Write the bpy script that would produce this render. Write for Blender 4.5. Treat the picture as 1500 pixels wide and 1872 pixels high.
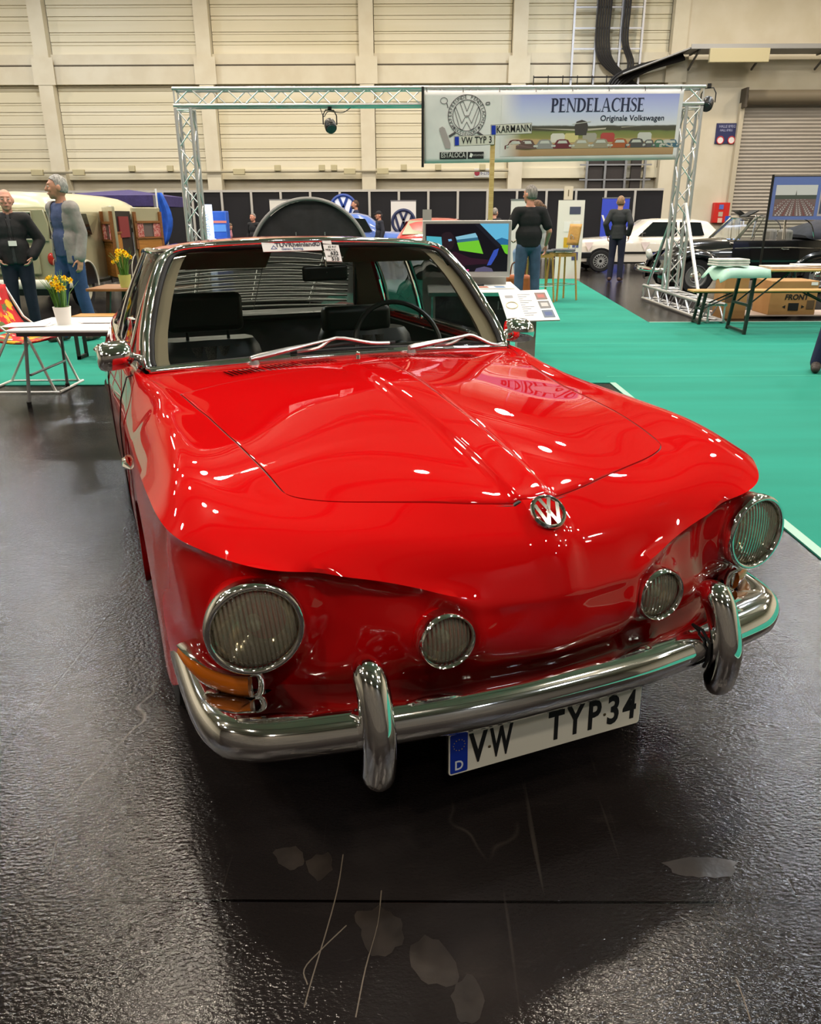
import bpy, bmesh, math, random
import numpy as np
from mathutils import Vector, Matrix
PI=math.pi
random.seed(4)
for _o in list(bpy.data.objects): bpy.data.objects.remove(_o)
SC=bpy.context.scene; COL=SC.collection

# ---------------------------------------------------------------- camera
CAM_H=1.3853; PITCH=.364; ROLL=.0041; YAW=.3894; CAR_CAM=(-.8768,-1.7576)
cd=bpy.data.cameras.new('camera'); cam=bpy.data.objects.new('camera',cd); COL.objects.link(cam)
cd.sensor_fit='HORIZONTAL'; cd.sensor_width=36.0; cd.lens=1420.0/1500*36; cd.clip_start=.05; cd.clip_end=300
_f=Vector((0,math.cos(PITCH),-math.sin(PITCH))); _r=Vector((1,0,0)); _d=_f.cross(_r)
_rr=_r*math.cos(ROLL)+_d*math.sin(ROLL); _dd=_d*math.cos(ROLL)-_r*math.sin(ROLL)
_M=Matrix(((_rr.x,-_dd.x,-_f.x,0),(_rr.y,-_dd.y,-_f.y,0),(_rr.z,-_dd.z,-_f.z,CAM_H),(0,0,0,1)))
cam.matrix_world=_M
SC.camera=cam
# ---------------------------------------------------------------- world, lamps, exposure
SC.view_settings.view_transform='Standard'
SC.view_settings.look='None'; SC.view_settings.gamma=1.0; SC.view_settings.use_curve_mapping=False
SC.view_settings.exposure=0.15
SC.cycles.use_denoising=True; SC.cycles.max_bounces=10; SC.cycles.transparent_max_bounces=16
SC.cycles.caustics_reflective=False; SC.cycles.caustics_refractive=False
SC.cycles.sample_clamp_indirect=6.0
wd=bpy.data.worlds.new('hall_air'); SC.world=wd; wd.use_nodes=True
wd.node_tree.nodes['Background'].inputs[0].default_value=(1.0,.93,.84,1)
wd.node_tree.nodes['Background'].inputs[1].default_value=.30
LAMP_Z=9.6
def hall_lamp(x,y,power,size,color,z=LAMP_Z,sy=None):
    l=bpy.data.lights.new('hall_lamp','AREA'); l.energy=power; l.color=color
    if sy: l.shape='RECTANGLE'; l.size=size; l.size_y=sy
    else: l.shape='DISK'; l.size=size
    o=bpy.data.objects.new('hall_lamp',l); o.location=(x,y,z); COL.objects.link(o); return o
LAMPS=[]
WARM,COOL=(1,.87,.70),(.88,.93,1)
for y,xs_,pw in ((-8,(-9,0,9),150),(-3.5,(-9.7,-3.2,3.2,9.6),150),(.5,(-13,-6.5,6.8,13),140),(4.5,(-9,-2.5,4,10.5),190),(8.6,(-15.5,-9.7,-3.4,2.9,9.2,15.5),260),(12.7,(-13.5,-7,.1,8.2,14.5),280),(17,(-15.5,-9.5,-3.5,3,9.5,15.5),300),(21.5,(-13,-6.5,0,6.5,13),230),(26.5,(-17,-11.5,-6,-.5,5,10.5,16),205)):
    for k,x in enumerate(xs_): hall_lamp(x,y,pw,.55,COOL if (k+int(y))%3==0 else WARM); LAMPS.append((x,y))
# added fill: bare point lights without fittings, to brighten the ceiling
for y in (-1,9,17,25):
    for x in ((-14,-9,9,14) if y<0 else (-13,-4.5,4.5,13)):
        l=bpy.data.lights.new('ceiling_fill','POINT'); l.energy=90; l.color=(1,.92,.80); l.shadow_soft_size=.3; o=bpy.data.objects.new('ceiling_fill',l); o.location=(x,y,9.0); COL.objects.link(o)

# ---------------------------------------------------------------- helpers
def srgb(r,g,b):
    def c(v):
        v/=255.; return v/12.92 if v<=.04045 else ((v+.055)/1.055)**2.4
    return (c(r),c(g),c(b),1)
MATS={}
def mat(name,col=(200,200,200),rough=.5,metal=0,coat=0,coat_rough=.03,spec=.5,emit=None,estr=1,trans=0,ior=1.45,sheen=0,lin=None):
    if name in MATS: return MATS[name]
    m=bpy.data.materials.new(name); m.use_nodes=True; b=m.node_tree.nodes['Principled BSDF']
    b.inputs['Base Color'].default_value=lin or srgb(*col); b.inputs['Roughness'].default_value=rough
    b.inputs['Metallic'].default_value=metal; b.inputs['Coat Weight'].default_value=coat
    b.inputs['Coat Roughness'].default_value=coat_rough; b.inputs['Specular IOR Level'].default_value=spec
    b.inputs['Transmission Weight'].default_value=trans; b.inputs['IOR'].default_value=ior
    if sheen: b.inputs['Sheen Weight'].default_value=sheen
    if emit: b.inputs['Emission Color'].default_value=srgb(*emit); b.inputs['Emission Strength'].default_value=estr
    MATS[name]=m; return m
def nodes(m): return m.node_tree.nodes, m.node_tree.links, m.node_tree.nodes['Principled BSDF']
def nd(m,t,**kw):
    n=m.node_tree.nodes.new(t)
    for k,v in kw.items():
        if k.startswith('i_'): n.inputs[k[2:].replace('_',' ')].default_value=v
        else: setattr(n,k,v)
    return n
def ramp(m,stops):
    r=m.node_tree.nodes.new('ShaderNodeValToRGB'); e=r.color_ramp.elements
    while len(e)<len(stops): e.new(.5)
    for k,(p,c) in enumerate(stops): e[k].position=p; e[k].color=c if len(c)==4 else srgb(*c)
    return r
def noisy(name,c1,c2,scale=8,rough=.6,bump=0,detail=4,metal=0,coords='Object',bscale=None,stretch=None,lo=.35,hi=.65,coat=0):
    """two-tone procedural material"""
    if name in MATS: return MATS[name]
    m=mat(name,c1,rough,metal,coat); N,L,b=nodes(m)
    tc=nd(m,'ShaderNodeTexCoord'); mp=nd(m,'ShaderNodeMapping')
    if stretch: mp.inputs['Scale'].default_value=stretch
    L.new(tc.outputs[coords],mp.inputs['Vector'])
    nz=nd(m,'ShaderNodeTexNoise'); nz.inputs['Scale'].default_value=scale; nz.inputs['Detail'].default_value=detail
    L.new(mp.outputs[0],nz.inputs['Vector'])
    r=ramp(m,[(lo,c1),(hi,c2)]); L.new(nz.outputs['Fac'],r.inputs[0]); L.new(r.outputs[0],b.inputs['Base Color'])
    if bump:
        bp=nd(m,'ShaderNodeBump'); bp.inputs['Strength'].default_value=bump; bp.inputs['Distance'].default_value=.01
        if bscale:
            n2=nd(m,'ShaderNodeTexNoise'); n2.inputs['Scale'].default_value=bscale; n2.inputs['Detail'].default_value=3
            L.new(mp.outputs[0],n2.inputs['Vector']); L.new(n2.outputs['Fac'],bp.inputs['Height'])
        else: L.new(nz.outputs['Fac'],bp.inputs['Height'])
        L.new(bp.outputs[0],b.inputs['Normal'])
    return m
def wood(name,c1,c2,scale=6,rough=.45):
    return noisy(name,c1,c2,scale,rough,stretch=(1,12,12),detail=5)
def glass_mat(name,tint=(1,1,1),refl=1.0,rough=0.0,ior=1.5):
    """thin clear pane: transparent with a fresnel reflection"""
    if name in MATS: return MATS[name]
    m=bpy.data.materials.new(name); m.use_nodes=True; N=m.node_tree.nodes; L=m.node_tree.links
    N.clear(); out=N.new('ShaderNodeOutputMaterial'); mx=N.new('ShaderNodeMixShader'); tr=N.new('ShaderNodeBsdfTransparent')
    gl=N.new('ShaderNodeBsdfGlossy'); fr=N.new('ShaderNodeFresnel'); fr.inputs['IOR'].default_value=ior
    tr.inputs['Color'].default_value=(*tint,1); gl.inputs['Roughness'].default_value=rough
    mu=N.new('ShaderNodeMath'); mu.operation='MULTIPLY'; mu.inputs[1].default_value=refl
    L.new(fr.outputs[0],mu.inputs[0]); L.new(mu.outputs[0],mx.inputs[0]); L.new(tr.outputs[0],mx.inputs[1]); L.new(gl.outputs[0],mx.inputs[2]); L.new(mx.outputs[0],out.inputs[0])
    MATS[name]=m; return m

class MB:
    def __init__(s): s.v=[]; s.f=[]; s.m=[]; s.cur=0
    def add(s,vs,fs):
        o=len(s.v); s.v+= [tuple(map(float,p)) for p in vs]; s.f+=[tuple(i+o for i in f) for f in fs]; s.m+=[s.cur]*len(fs); return s
    def box(s,c,d,rot=None,taper=1.0,M=None):
        x,y,z=[k/2 for k in d]; P=[(-x,-y,-z),(x,-y,-z),(x,y,-z),(-x,y,-z),(-x*taper,-y*taper,z),(x*taper,-y*taper,z),(x*taper,y*taper,z),(-x*taper,y*taper,z)]
        if rot is not None:
            R=rot if isinstance(rot,Matrix) else Matrix.Rotation(rot,3,'Z'); P=[R@Vector(p) for p in P]
        P=[(p[0]+c[0],p[1]+c[1],p[2]+c[2]) for p in P]
        return s.add(P,[(0,3,2,1),(4,5,6,7),(0,1,5,4),(1,2,6,5),(2,3,7,6),(3,0,4,7)])
    def beam(s,p0,p1,w,h,up=(0,0,1)):
        p0,p1=Vector(p0),Vector(p1); t=(p1-p0).normalized(); u=Vector(up)
        if abs(t.dot(u))>.98: u=Vector((0,1,0))
        a=t.cross(u).normalized(); b=a.cross(t)
        P=[p+a*sx*w/2+b*sz*h/2 for p in(p0,p1) for sx,sz in((-1,-1),(1,-1),(1,1),(-1,1))]
        return s.add(P,[(0,1,2,3),(7,6,5,4),(0,4,5,1),(1,5,6,2),(2,6,7,3),(3,7,4,0)])
    def tube(s,pts,r,n=10,closed=False,cap=True,flat=None,up=None):
        pts=[Vector(p) for p in pts]; N=len(pts); rings=[]; prev=None
        for i,p in enumerate(pts):
            if closed: t=(pts[(i+1)%N]-pts[i-1]).normalized()
            else: t=(pts[min(i+1,N-1)]-pts[max(i-1,0)]).normalized()
            if up is not None: u=Vector(up)
            elif prev is not None: u=prev
            else: u=Vector((0,0,1)) if abs(t.z)<.9 else Vector((1,0,0))
            a=t.cross(u)
            if a.length<1e-5: a=t.cross(Vector((0,1,0)))
            a.normalize(); b=a.cross(t).normalized(); prev=b
            rad=r[i] if hasattr(r,'__len__') else r
            fa,fb=(flat if flat else (1,1))
            rings.append([p+a*math.cos(2*PI*k/n)*rad*fa+b*math.sin(2*PI*k/n)*rad*fb for k in range(n)])
        vs=[q for R in rings for q in R]; fs=[]
        M=N if closed else N-1
        for i in range(M):
            j=(i+1)%N
            for k in range(n): l=(k+1)%n; fs.append((i*n+k,i*n+l,j*n+l,j*n+k))
        if cap and not closed: fs+= [tuple(range(n-1,-1,-1)),tuple((N-1)*n+k for k in range(n))]
        return s.add(vs,fs)
    def cyl(s,p0,p1,r0,r1=None,n=16): return s.tube([p0,p1],[r0,r0 if r1 is None else r1],n)
    def lathe(s,prof,n=32,c=(0,0,0),R=None,cap=True):
        vs=[];fs=[];R=R or Matrix.Identity(3)
        for (r,z) in prof:
            for k in range(n):
                a=2*PI*k/n; p=R@Vector((r*math.cos(a),r*math.sin(a),z)); vs.append((p.x+c[0],p.y+c[1],p.z+c[2]))
        for i in range(len(prof)-1):
            for k in range(n): l=(k+1)%n; fs.append((i*n+k,i*n+l,(i+1)*n+l,(i+1)*n+k))
        if cap:
            if prof[0][0]>1e-4: fs.append(tuple(range(n-1,-1,-1)))
            if prof[-1][0]>1e-4: fs.append(tuple((len(prof)-1)*n+k for k in range(n)))
        return s.add(vs,fs)
    def ball(s,c,r,n=14,R=None):
        rr=r if hasattr(r,'__len__') else (r,r,r); vs=[];fs=[]; h=n//2
        for i in range(h+1):
            for k in range(n):
                th=PI*i/h; ph=2*PI*k/n
                p=Vector((math.sin(th)*math.cos(ph)*rr[0],math.sin(th)*math.sin(ph)*rr[1],math.cos(th)*rr[2]))
                if R: p=R@p
                vs.append((p.x+c[0],p.y+c[1],p.z+c[2]))
        for i in range(h):
            for k in range(n): l=(k+1)%n; fs.append((i*n+k,(i+1)*n+k,(i+1)*n+l,i*n+l))
        return s.add(vs,fs)
    def grid(s,A,flip=False,closed_u=False):
        A=np.asarray(A); n,m=A.shape[:2]; fs=[]
        for i in range(n if closed_u else n-1):
            for j in range(m-1):
                a,b,c,d=i*m+j,((i+1)%n)*m+j,((i+1)%n)*m+j+1,i*m+j+1
                fs.append((a,d,c,b) if flip else (a,b,c,d))
        return s.add(A.reshape(-1,3),fs)
    def prism(s,poly,a,b,plane='xz'):
        """polygon in a plane, extruded from a to b along the third axis"""
        def P(q,t):
            return {'xz':(q[0],t,q[1]),'xy':(q[0],q[1],t),'yz':(t,q[0],q[1])}[plane]
        n=len(poly); vs=[P(q,a) for q in poly]+[P(q,b) for q in poly]
        fs=[tuple(range(n)),tuple(range(2*n-1,n-1,-1))]+[(k,n+k,n+(k+1)%n,(k+1)%n) for k in range(n)]
        return s.add(vs,fs)
    def quad(s,a,b,c,d): return s.add([a,b,c,d],[(0,1,2,3)])
    def build(s,name,mats,parent=None,smooth=True,angle=40,bevel=0,seg=2,subd=0,loc=None,rotz=0,solid=0,merge=False):
        me=bpy.data.meshes.new(name); me.from_pydata(s.v,[],s.f)
        mats=mats if isinstance(mats,(list,tuple)) else [mats]
        for m in mats: me.materials.append(m)
        if len(mats)>1: me.polygons.foreach_set('material_index',s.m)
        bm=bmesh.new(); bm.from_mesh(me)
        if merge: bmesh.ops.remove_doubles(bm,verts=bm.verts,dist=1e-5)
        bmesh.ops.recalc_face_normals(bm,faces=bm.faces); bm.to_mesh(me); bm.free()
        if smooth:
            me.polygons.foreach_set('use_smooth',[True]*len(me.polygons)); me.set_sharp_from_angle(angle=math.radians(angle))
        me.update(); o=bpy.data.objects.new(name,me); COL.objects.link(o)
        if parent: o.parent=parent
        if loc is not None: o.location=loc
        if rotz: o.rotation_euler=(0,0,rotz)
        if solid:
            md=o.modifiers.new('s','SOLIDIFY'); md.thickness=solid; md.offset=-1
        if bevel:
            md=o.modifiers.new('b','BEVEL'); md.width=bevel; md.segments=seg; md.limit_method='ANGLE'; md.angle_limit=.6; md.harden_normals=False
        if subd:
            md=o.modifiers.new('u','SUBSURF'); md.levels=subd; md.render_levels=subd
        return o
def thing(name,label,cat,loc=(0,0,0),rotz=0,group=None):
    o=bpy.data.objects.new(name,None); COL.objects.link(o); o.location=loc; o.rotation_euler=(0,0,rotz)
    return tag(o,label,cat,group)
def tag(o,label,cat,group=None,kind=None):
    o['label']=label; o['category']=cat
    if group: o['group']=group
    if kind: o['kind']=kind
    return o
def struct(o): o['kind']='structure'; return o
def dup(root,loc,rotz=None,label=None,group=None):
    r=root.copy(); COL.objects.link(r); r.location=loc
    if rotz is not None: r.rotation_euler=(0,0,rotz)
    if label: r['label']=label
    if group: r['group']=group
    for ch in list(root.children):
        c=ch.copy(); COL.objects.link(c); c.parent=r
        for g in list(ch.children):
            d=g.copy(); COL.objects.link(d); d.parent=c
    return r
def text_geo(s,size=1,font=None,ext=.001,align='CENTER',spacing=1.0,shear=0,sx=1.0,bold=0):
    c=bpy.data.curves.new('t','FONT'); c.body=s; c.size=size; c.extrude=ext; c.align_x=align; c.align_y='CENTER'; c.space_character=spacing; c.shear=shear; c.offset=bold; c.resolution_u=3
    o=bpy.data.objects.new('t',c); COL.objects.link(o); dg=bpy.context.evaluated_depsgraph_get(); dg.update()
    me=bpy.data.meshes.new_from_object(o.evaluated_get(dg)); V=[(v.co.x*sx,v.co.y,v.co.z) for v in me.vertices]; F=[tuple(p.vertices) for p in me.polygons]
    bpy.data.objects.remove(o); bpy.data.curves.remove(c); bpy.data.meshes.remove(me); return V,F
def text_on(mb,s,size,origin,ux,uy,**kw):
    """lettering laid on a plane: origin, ux and uy are the plane's axes"""
    V,F=text_geo(s,size,**kw); o,ux,uy=Vector(origin),Vector(ux).normalized(),Vector(uy).normalized(); n=ux.cross(uy)
    mb.add([o+ux*v[0]+uy*v[1]+n*v[2] for v in V],F); return mb
def rotX(a): return Matrix.Rotation(a,3,'X')
def rotY(a): return Matrix.Rotation(a,3,'Y')
def rotZ(a): return Matrix.Rotation(a,3,'Z')
def align_z(d):
    return Vector((0,0,1)).rotation_difference(Vector(d).normalized()).to_matrix()
def crom(P,n,closed=False):
    """Catmull-Rom through the points, n steps per span"""
    P=np.asarray(P,float); out=[]
    N=len(P); M=N if closed else N-1
    for i in range(M):
        if closed: p0,p1,p2,p3=P[i-1],P[i],P[(i+1)%N],P[(i+2)%N]
        else:
            p1,p2=P[i],P[i+1]; p0=P[i-1] if i>0 else 2*p1-p2; p3=P[i+2] if i+2<N else 2*p2-p1
        for k in range(n):
            t=k/n; out.append(.5*((2*p1)+(-p0+p2)*t+(2*p0-5*p1+4*p2-p3)*t*t+(-p0+3*p1-3*p2+p3)*t**3))
    if not closed: out.append(P[-1])
    return np.array(out)
def sstep(a,b,x):
    t=np.clip((np.asarray(x,float)-a)/(b-a),0,1); return t*t*(3-2*t)
RIM=dict(chrome=mat('chrome',(240,240,240),.06,1),steel=mat('galvanised_steel',(165,165,168),.35,1),alu=mat('truss_aluminium',(205,205,206),.38,.85),
  rubber=mat('black_rubber',(18,18,18),.55),black=mat('satin_black',(14,14,15),.4),white=mat('white_plastic',(225,225,222),.4),paper=mat('white_paper',(235,235,232),.7))
chrome,steel,alu,rubber,black,white,paper=[RIM[k] for k in('chrome','steel','alu','rubber','black','white','paper')]
ink=mat('black_ink',(16,16,18),.6)
# ---------------------------------------------------------------- measuring helpers (photo direction -> point in the hall)
def ray_dir(px,py):
    u,v=(px-750)/1420.,(py-936)/1420.; c,s=math.cos(ROLL),math.sin(ROLL); r=u*c-v*s; d=u*s+v*c; cp,sp_=math.cos(PITCH),math.sin(PITCH)
    return Vector((r,cp-d*sp_,-sp_-d*cp))
def at(px,py,Y): d=ray_dir(px,py); d=d*(Y/d.y); return Vector((d.x,Y,d.z+CAM_H))
def gr(px,py,z=0): d=ray_dir(px,py); d=d*((z-CAM_H)/d.z); return Vector((d.x,d.y,z))
# ================================================================ the hall
fm=mat('hall_floor',(34,31,31),.3); N,L,b=nodes(fm)
tc=nd(fm,'ShaderNodeTexCoord'); mp=nd(fm,'ShaderNodeMapping'); L.new(tc.outputs['Object'],mp.inputs[0])
n1=nd(fm,'ShaderNodeTexNoise',i_Scale=1.3,i_Detail=6.0); L.new(mp.outputs[0],n1.inputs[0])
r1=ramp(fm,[(.30,(25,21,20)),(.55,(36,32,31)),(.75,(55,50,47))]); L.new(n1.outputs['Fac'],r1.inputs[0])
# pale worn scuffs
m2=nd(fm,'ShaderNodeMapping'); m2.inputs['Scale'].default_value=(.6,2.6,1); m2.inputs['Rotation'].default_value=(0,0,.5); L.new(tc.outputs['Object'],m2.inputs[0])
n2=nd(fm,'ShaderNodeTexNoise',i_Scale=4.0,i_Detail=12.0,i_Roughness=.72); L.new(m2.outputs[0],n2.inputs[0])
r2=ramp(fm,[(.60,(0,0,0)),(.76,(90,90,90))]); L.new(n2.outputs['Fac'],r2.inputs[0])
mx=nd(fm,'ShaderNodeMix',data_type='RGBA'); L.new(r2.outputs[0],mx.inputs[0]); L.new(r1.outputs[0],mx.inputs[6]); mx.inputs[7].default_value=srgb(98,88,80)
# slab joints, slightly turned
m3=nd(fm,'ShaderNodeMapping'); m3.inputs['Rotation'].default_value=(0,0,math.radians(.6)); m3.inputs['Location'].default_value=(1.15,-.27,0); L.new(tc.outputs['Object'],m3.inputs[0])
bk=nd(fm,'ShaderNodeTexBrick',offset=0); bk.inputs['Scale'].default_value=1.0; bk.inputs['Mortar Size'].default_value=.004; bk.inputs['Mortar Smooth'].default_value=.2; bk.inputs['Brick Width'].default_value=2.33; bk.inputs['Row Height'].default_value=1.0
bk.inputs['Color1'].default_value=(1,1,1,1); bk.inputs['Color2'].default_value=(.84,.84,.86,1); bk.inputs['Mortar'].default_value=(.12,.11,.11,1); L.new(m3.outputs[0],bk.inputs[0])
mj=nd(fm,'ShaderNodeMix',data_type='RGBA',blend_type='MULTIPLY'); mj.inputs[0].default_value=1; L.new(mx.outputs[2],mj.inputs[6]); L.new(bk.outputs[0],mj.inputs[7])
# thin white scratches
wv=nd(fm,'ShaderNodeTexVoronoi',feature='DISTANCE_TO_EDGE'); m4=nd(fm,'ShaderNodeMapping'); m4.inputs['Scale'].default_value=(.9,.35,1); m4.inputs['Rotation'].default_value=(0,0,.7); nw=nd(fm,'ShaderNodeTexNoise',i_Scale=1.6,i_Detail=3.0)
L.new(tc.outputs['Object'],nw.inputs[0]); av=nd(fm,'ShaderNodeMix',data_type='RGBA'); av.inputs[0].default_value=.35; L.new(tc.outputs['Object'],av.inputs[6]); L.new(nw.outputs['Color'],av.inputs[7]); L.new(av.outputs[2],m4.inputs[0]); L.new(m4.outputs[0],wv.inputs[0]); wv.inputs['Scale'].default_value=2.2
rs=ramp(fm,[(.0,(255,255,255)),(.006,(0,0,0))]); L.new(wv.outputs['Distance'],rs.inputs[0])
n5=nd(fm,'ShaderNodeTexNoise',i_Scale=1.9,i_Detail=2.0); L.new(tc.outputs['Object'],n5.inputs[0]); r5=ramp(fm,[(.55,(0,0,0)),(.70,(130,130,130))]); L.new(n5.outputs['Fac'],r5.inputs[0])
ms=nd(fm,'ShaderNodeMath',operation='MULTIPLY'); L.new(rs.outputs[0],ms.inputs[0]); L.new(r5.outputs[0],ms.inputs[1])
mk=nd(fm,'ShaderNodeMix',data_type='RGBA'); L.new(ms.outputs[0],mk.inputs[0]); L.new(mj.outputs[2],mk.inputs[6]); mk.inputs[7].default_value=srgb(150,138,125); L.new(mk.outputs[2],b.inputs['Base Color'])
mq=mk
for rot_,sc_,seed_ in ((.5,(26,.9,1),3.1),(-.35,(30,1.1,1),7.7),(1.9,(24,.8,1),5.2)):
    mpx=nd(fm,'ShaderNodeMapping'); mpx.inputs['Rotation'].default_value=(0,0,rot_); mpx.inputs['Scale'].default_value=sc_; mpx.inputs['Location'].default_value=(seed_,seed_,0); L.new(tc.outputs['Object'],mpx.inputs[0])
    nx=nd(fm,'ShaderNodeTexNoise',i_Scale=1.0,i_Detail=2.0,i_Distortion=.25); L.new(mpx.outputs[0],nx.inputs[0]); rx_=ramp(fm,[(.72,(0,0,0)),(.80,(105,105,105))]); L.new(nx.outputs['Fac'],rx_.inputs[0])
    mn=nd(fm,'ShaderNodeMix',data_type='RGBA'); L.new(rx_.outputs[0],mn.inputs[0]); L.new(mq.outputs[2],mn.inputs[6]); mn.inputs[7].default_value=srgb(128,118,108); mq=mn
L.new(mq.outputs[2],b.inputs['Base Color'])
# gloss varies; fine hammered bump
rr=ramp(fm,[(.3,(62,62,62)),(.7,(105,105,105))]); L.new(n2.outputs['Fac'],rr.inputs[0]); L.new(rr.outputs[0],b.inputs['Roughness'])
m6=nd(fm,'ShaderNodeMapping'); m6.inputs['Scale'].default_value=(1,1.8,1); m6.inputs['Rotation'].default_value=(0,0,-.3); L.new(tc.outputs['Object'],m6.inputs[0])
n6=nd(fm,'ShaderNodeTexNoise',i_Scale=75.0,i_Detail=3.0); L.new(m6.outputs[0],n6.inputs[0])
ad=nd(fm,'ShaderNodeMath',operation='ADD'); L.new(n6.outputs['Fac'],ad.inputs[0]); L.new(bk.outputs['Fac'],ad.inputs[1])
ng=nd(fm,'ShaderNodeMath',operation='SUBTRACT'); L.new(n6.outputs['Fac'],ng.inputs[0]); L.new(bk.outputs['Fac'],ng.inputs[1])
bp=nd(fm,'ShaderNodeBump',i_Strength=.30,i_Distance=.006); L.new(ng.outputs[0],bp.inputs['Height']); L.new(bp.outputs[0],b.inputs['Normal'])
b.inputs['Specular IOR Level'].default_value=.34
struct(MB().box((0,12,-.05),(44,44,.1)).build('floor',fm,smooth=False))
# ceiling with steel beams
cm_=noisy('ceiling_steel',(176,168,152),(190,182,166),1.5,.8)
struct(MB().box((0,12,10.4),(44,44,.1)).build('ceiling',cm_,smooth=False))
cb=mat('beam_grey',(105,100,95),.6)
for k,y in enumerate((-6.7,-2.2,2.3,6.8,11.3,15.8,20.3,24.8)):
    mb=MB(); mb.box((0,y,10.1),(44,.16,.10)); mb.box((0,y,9.85),(44,.12,.08))
    for x in np.arange(-20,20,2): mb.beam((x,y,9.87),(x+1,y,10.08),.05,.05).beam((x+1,y,10.08),(x+2,y,9.87),.05,.05)
    struct(mb.build('ceiling_beam',cb,smooth=False))
# lamp housings round the hall lamps
lh=mat('lamp_housing',(60,60,62),.5)
for k,(x,y) in enumerate(LAMPS):
    mb=MB(); mb.lathe([(.33,LAMP_Z-.02),(.30,LAMP_Z+.05),(.12,LAMP_Z+.28),(.05,LAMP_Z+.34),(.02,10.35)],20,(x,y,0),cap=False); o=mb.build('hall_lamp_housing',lh); struct(o)
# ---- back wall
WY=31.0; ks=WY/30.
def wx(x): return x*ks
def wz(z): return CAM_H+(z-CAM_H)*ks
wallm=noisy('painted_wall',(206,196,172),(214,205,184),1.2,.75); panelm=noisy('ribbed_panel',(214,205,176),(222,214,190),.8,.55,stretch=(.15,1,3)); trimm=noisy('wall_trim',(208,198,174),(216,208,186),1.5,.7)
struct(MB().box((0,WY+.55,5.2),(44,.3,10.4)).build('wall_back',wallm,smooth=False))
for s,nm in((-1,'wall_left'),(1,'wall_right')): struct(MB().box((s*22,12,5.2),(.3,44,10.4)).build(nm,wallm,smooth=False))
struct(MB().box((0,-10,5.2),(44,.3,10.4)).build('wall_front',noisy('far_wall',(90,84,78),(104,98,90),1,.8),smooth=False))
def ribs(z0,z1):
    prof=[];z=z0
    pat=[.30,.10,.22,.07,.36,.12,.26,.08]
    k=0
    while z<z1-.02:
        h=min(pat[k%8],z1-z); d=.0 if k%2==0 else .02
        prof+= [(d,z),(d,z+h-.018),(.055,z+h-.012),(.055,z+h-.004)]; z+=h; k+=1
    prof.append((0,z1)); return prof
pil=[-12.33,-6.87,-1.42,3.73,9.05]
xs=[-21.5]+[wx(p) for p in pil]
n=0
for z0,z1 in((wz(2.96),wz(5.62)),(wz(6.53),10.3)):
    for i in range(len(xs)-1):
        a,b_=xs[i]+.27,xs[i+1]-.27; P=ribs(z0,z1); mb=MB(); mb.grid(np.array([[(x,WY+.16+d,z) for d,z in P] for x in(a,b_)])); n+=1; struct(mb.build('wall_panel',panelm,smooth=False))
for i,p in enumerate(pil):
    x=wx(p); w=.50; mb=MB(); mb.box((x,WY+.1,5.2),(w,.55,10.4)); mb.box((x,WY-.18,wz(6.0)),(w*1.5,.03,wz(6.5)-wz(5.68))); struct(mb.build('pillar',trimm,smooth=False))
mb=MB(); mb.box((-6,WY+.12,wz(5.89)),(31.2,.34,wz(6.16)-wz(5.62))); struct(mb.build('trim_1',trimm,smooth=False))
mb=MB(); mb.box((-6,WY+.14,wz(6.36)),(31.2,.26,wz(6.53)-wz(6.2))); struct(mb.build('trim_2',trimm,smooth=False))
mb=MB(); mb.box((-6,WY+.2,wz(2.80)),(31.2,.18,.34)); struct(mb.build('trim_3',panelm,smooth=False))
mb=MB().tube([(-21,WY-.06,wz(6.19)),(9.2,WY-.06,wz(6.19))],.022,6); struct(mb.build('trim_4',mat('conduit_grey',(120,112,98),.5),smooth=False))
struct(MB().box((15.5,WY+.16,5.2),(12.4,.5,10.4)).build('wall_section',wallm,smooth=False))
# electrical run under the panels
run=thing('conduit_run','thin grey conduit with junction boxes along the cream hall wall','conduit',(0,WY-.25,wz(2.86)))
cdm=mat('conduit_grey2',(150,142,120),.5); MB().tube([(-21,0,0),(3.6,0,0)],.035,8).build('pipe',cdm,run)
for px in(75,150,247,316,440,510,590,612,640,700,738,800,880): 
    x=at(px,318,WY).x; w=.42 if px in(75,150,440,640,700) else .22; MB().box((x,-.03,.0 if w>.3 else .12),(w,.14,.20)).build('junction_box',mat('box_cream',(186,176,140),.6),run,bevel=.015)
# ---- roller shutter, right
dr=struct(bpy.data.objects.new('door_1',None)); COL.objects.link(dr)
xl=at(1358,200,WY).x; zt=at(1400,190,WY).z
mb=MB(); P=[];z=0
while z<zt: P+=[(0,z),(.035,z+.05),(0,z+.115)]; z+=.12
mb.grid(np.array([[(x,WY-.14+d,z) for d,z in P] for x in(xl,21.5)])); mb.build('shutter_curtain',noisy('shutter_grey',(168,160,150),(182,175,165),2,.5,stretch=(.3,1,6),metal=.2),dr,smooth=False)
mb=MB().cyl((xl-.1,WY-.35,zt+.16),(21.5,WY-.35,zt+.16),.24,n=16); mb.build('shutter_roll',mat('roll_brown',(112,102,84),.6),dr)
MB().box((xl-.14,WY-.2,zt/2),(.16,.2,zt)).build('shutter_rail',mat('rail_cream',(190,180,158),.6),dr,smooth=False)
MB().box((xl-.16,WY-.35,zt+.14),(.08,.5,.62)).build('roll_bracket',mat('bracket_dark',(70,62,52),.6),dr,smooth=False)
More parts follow.
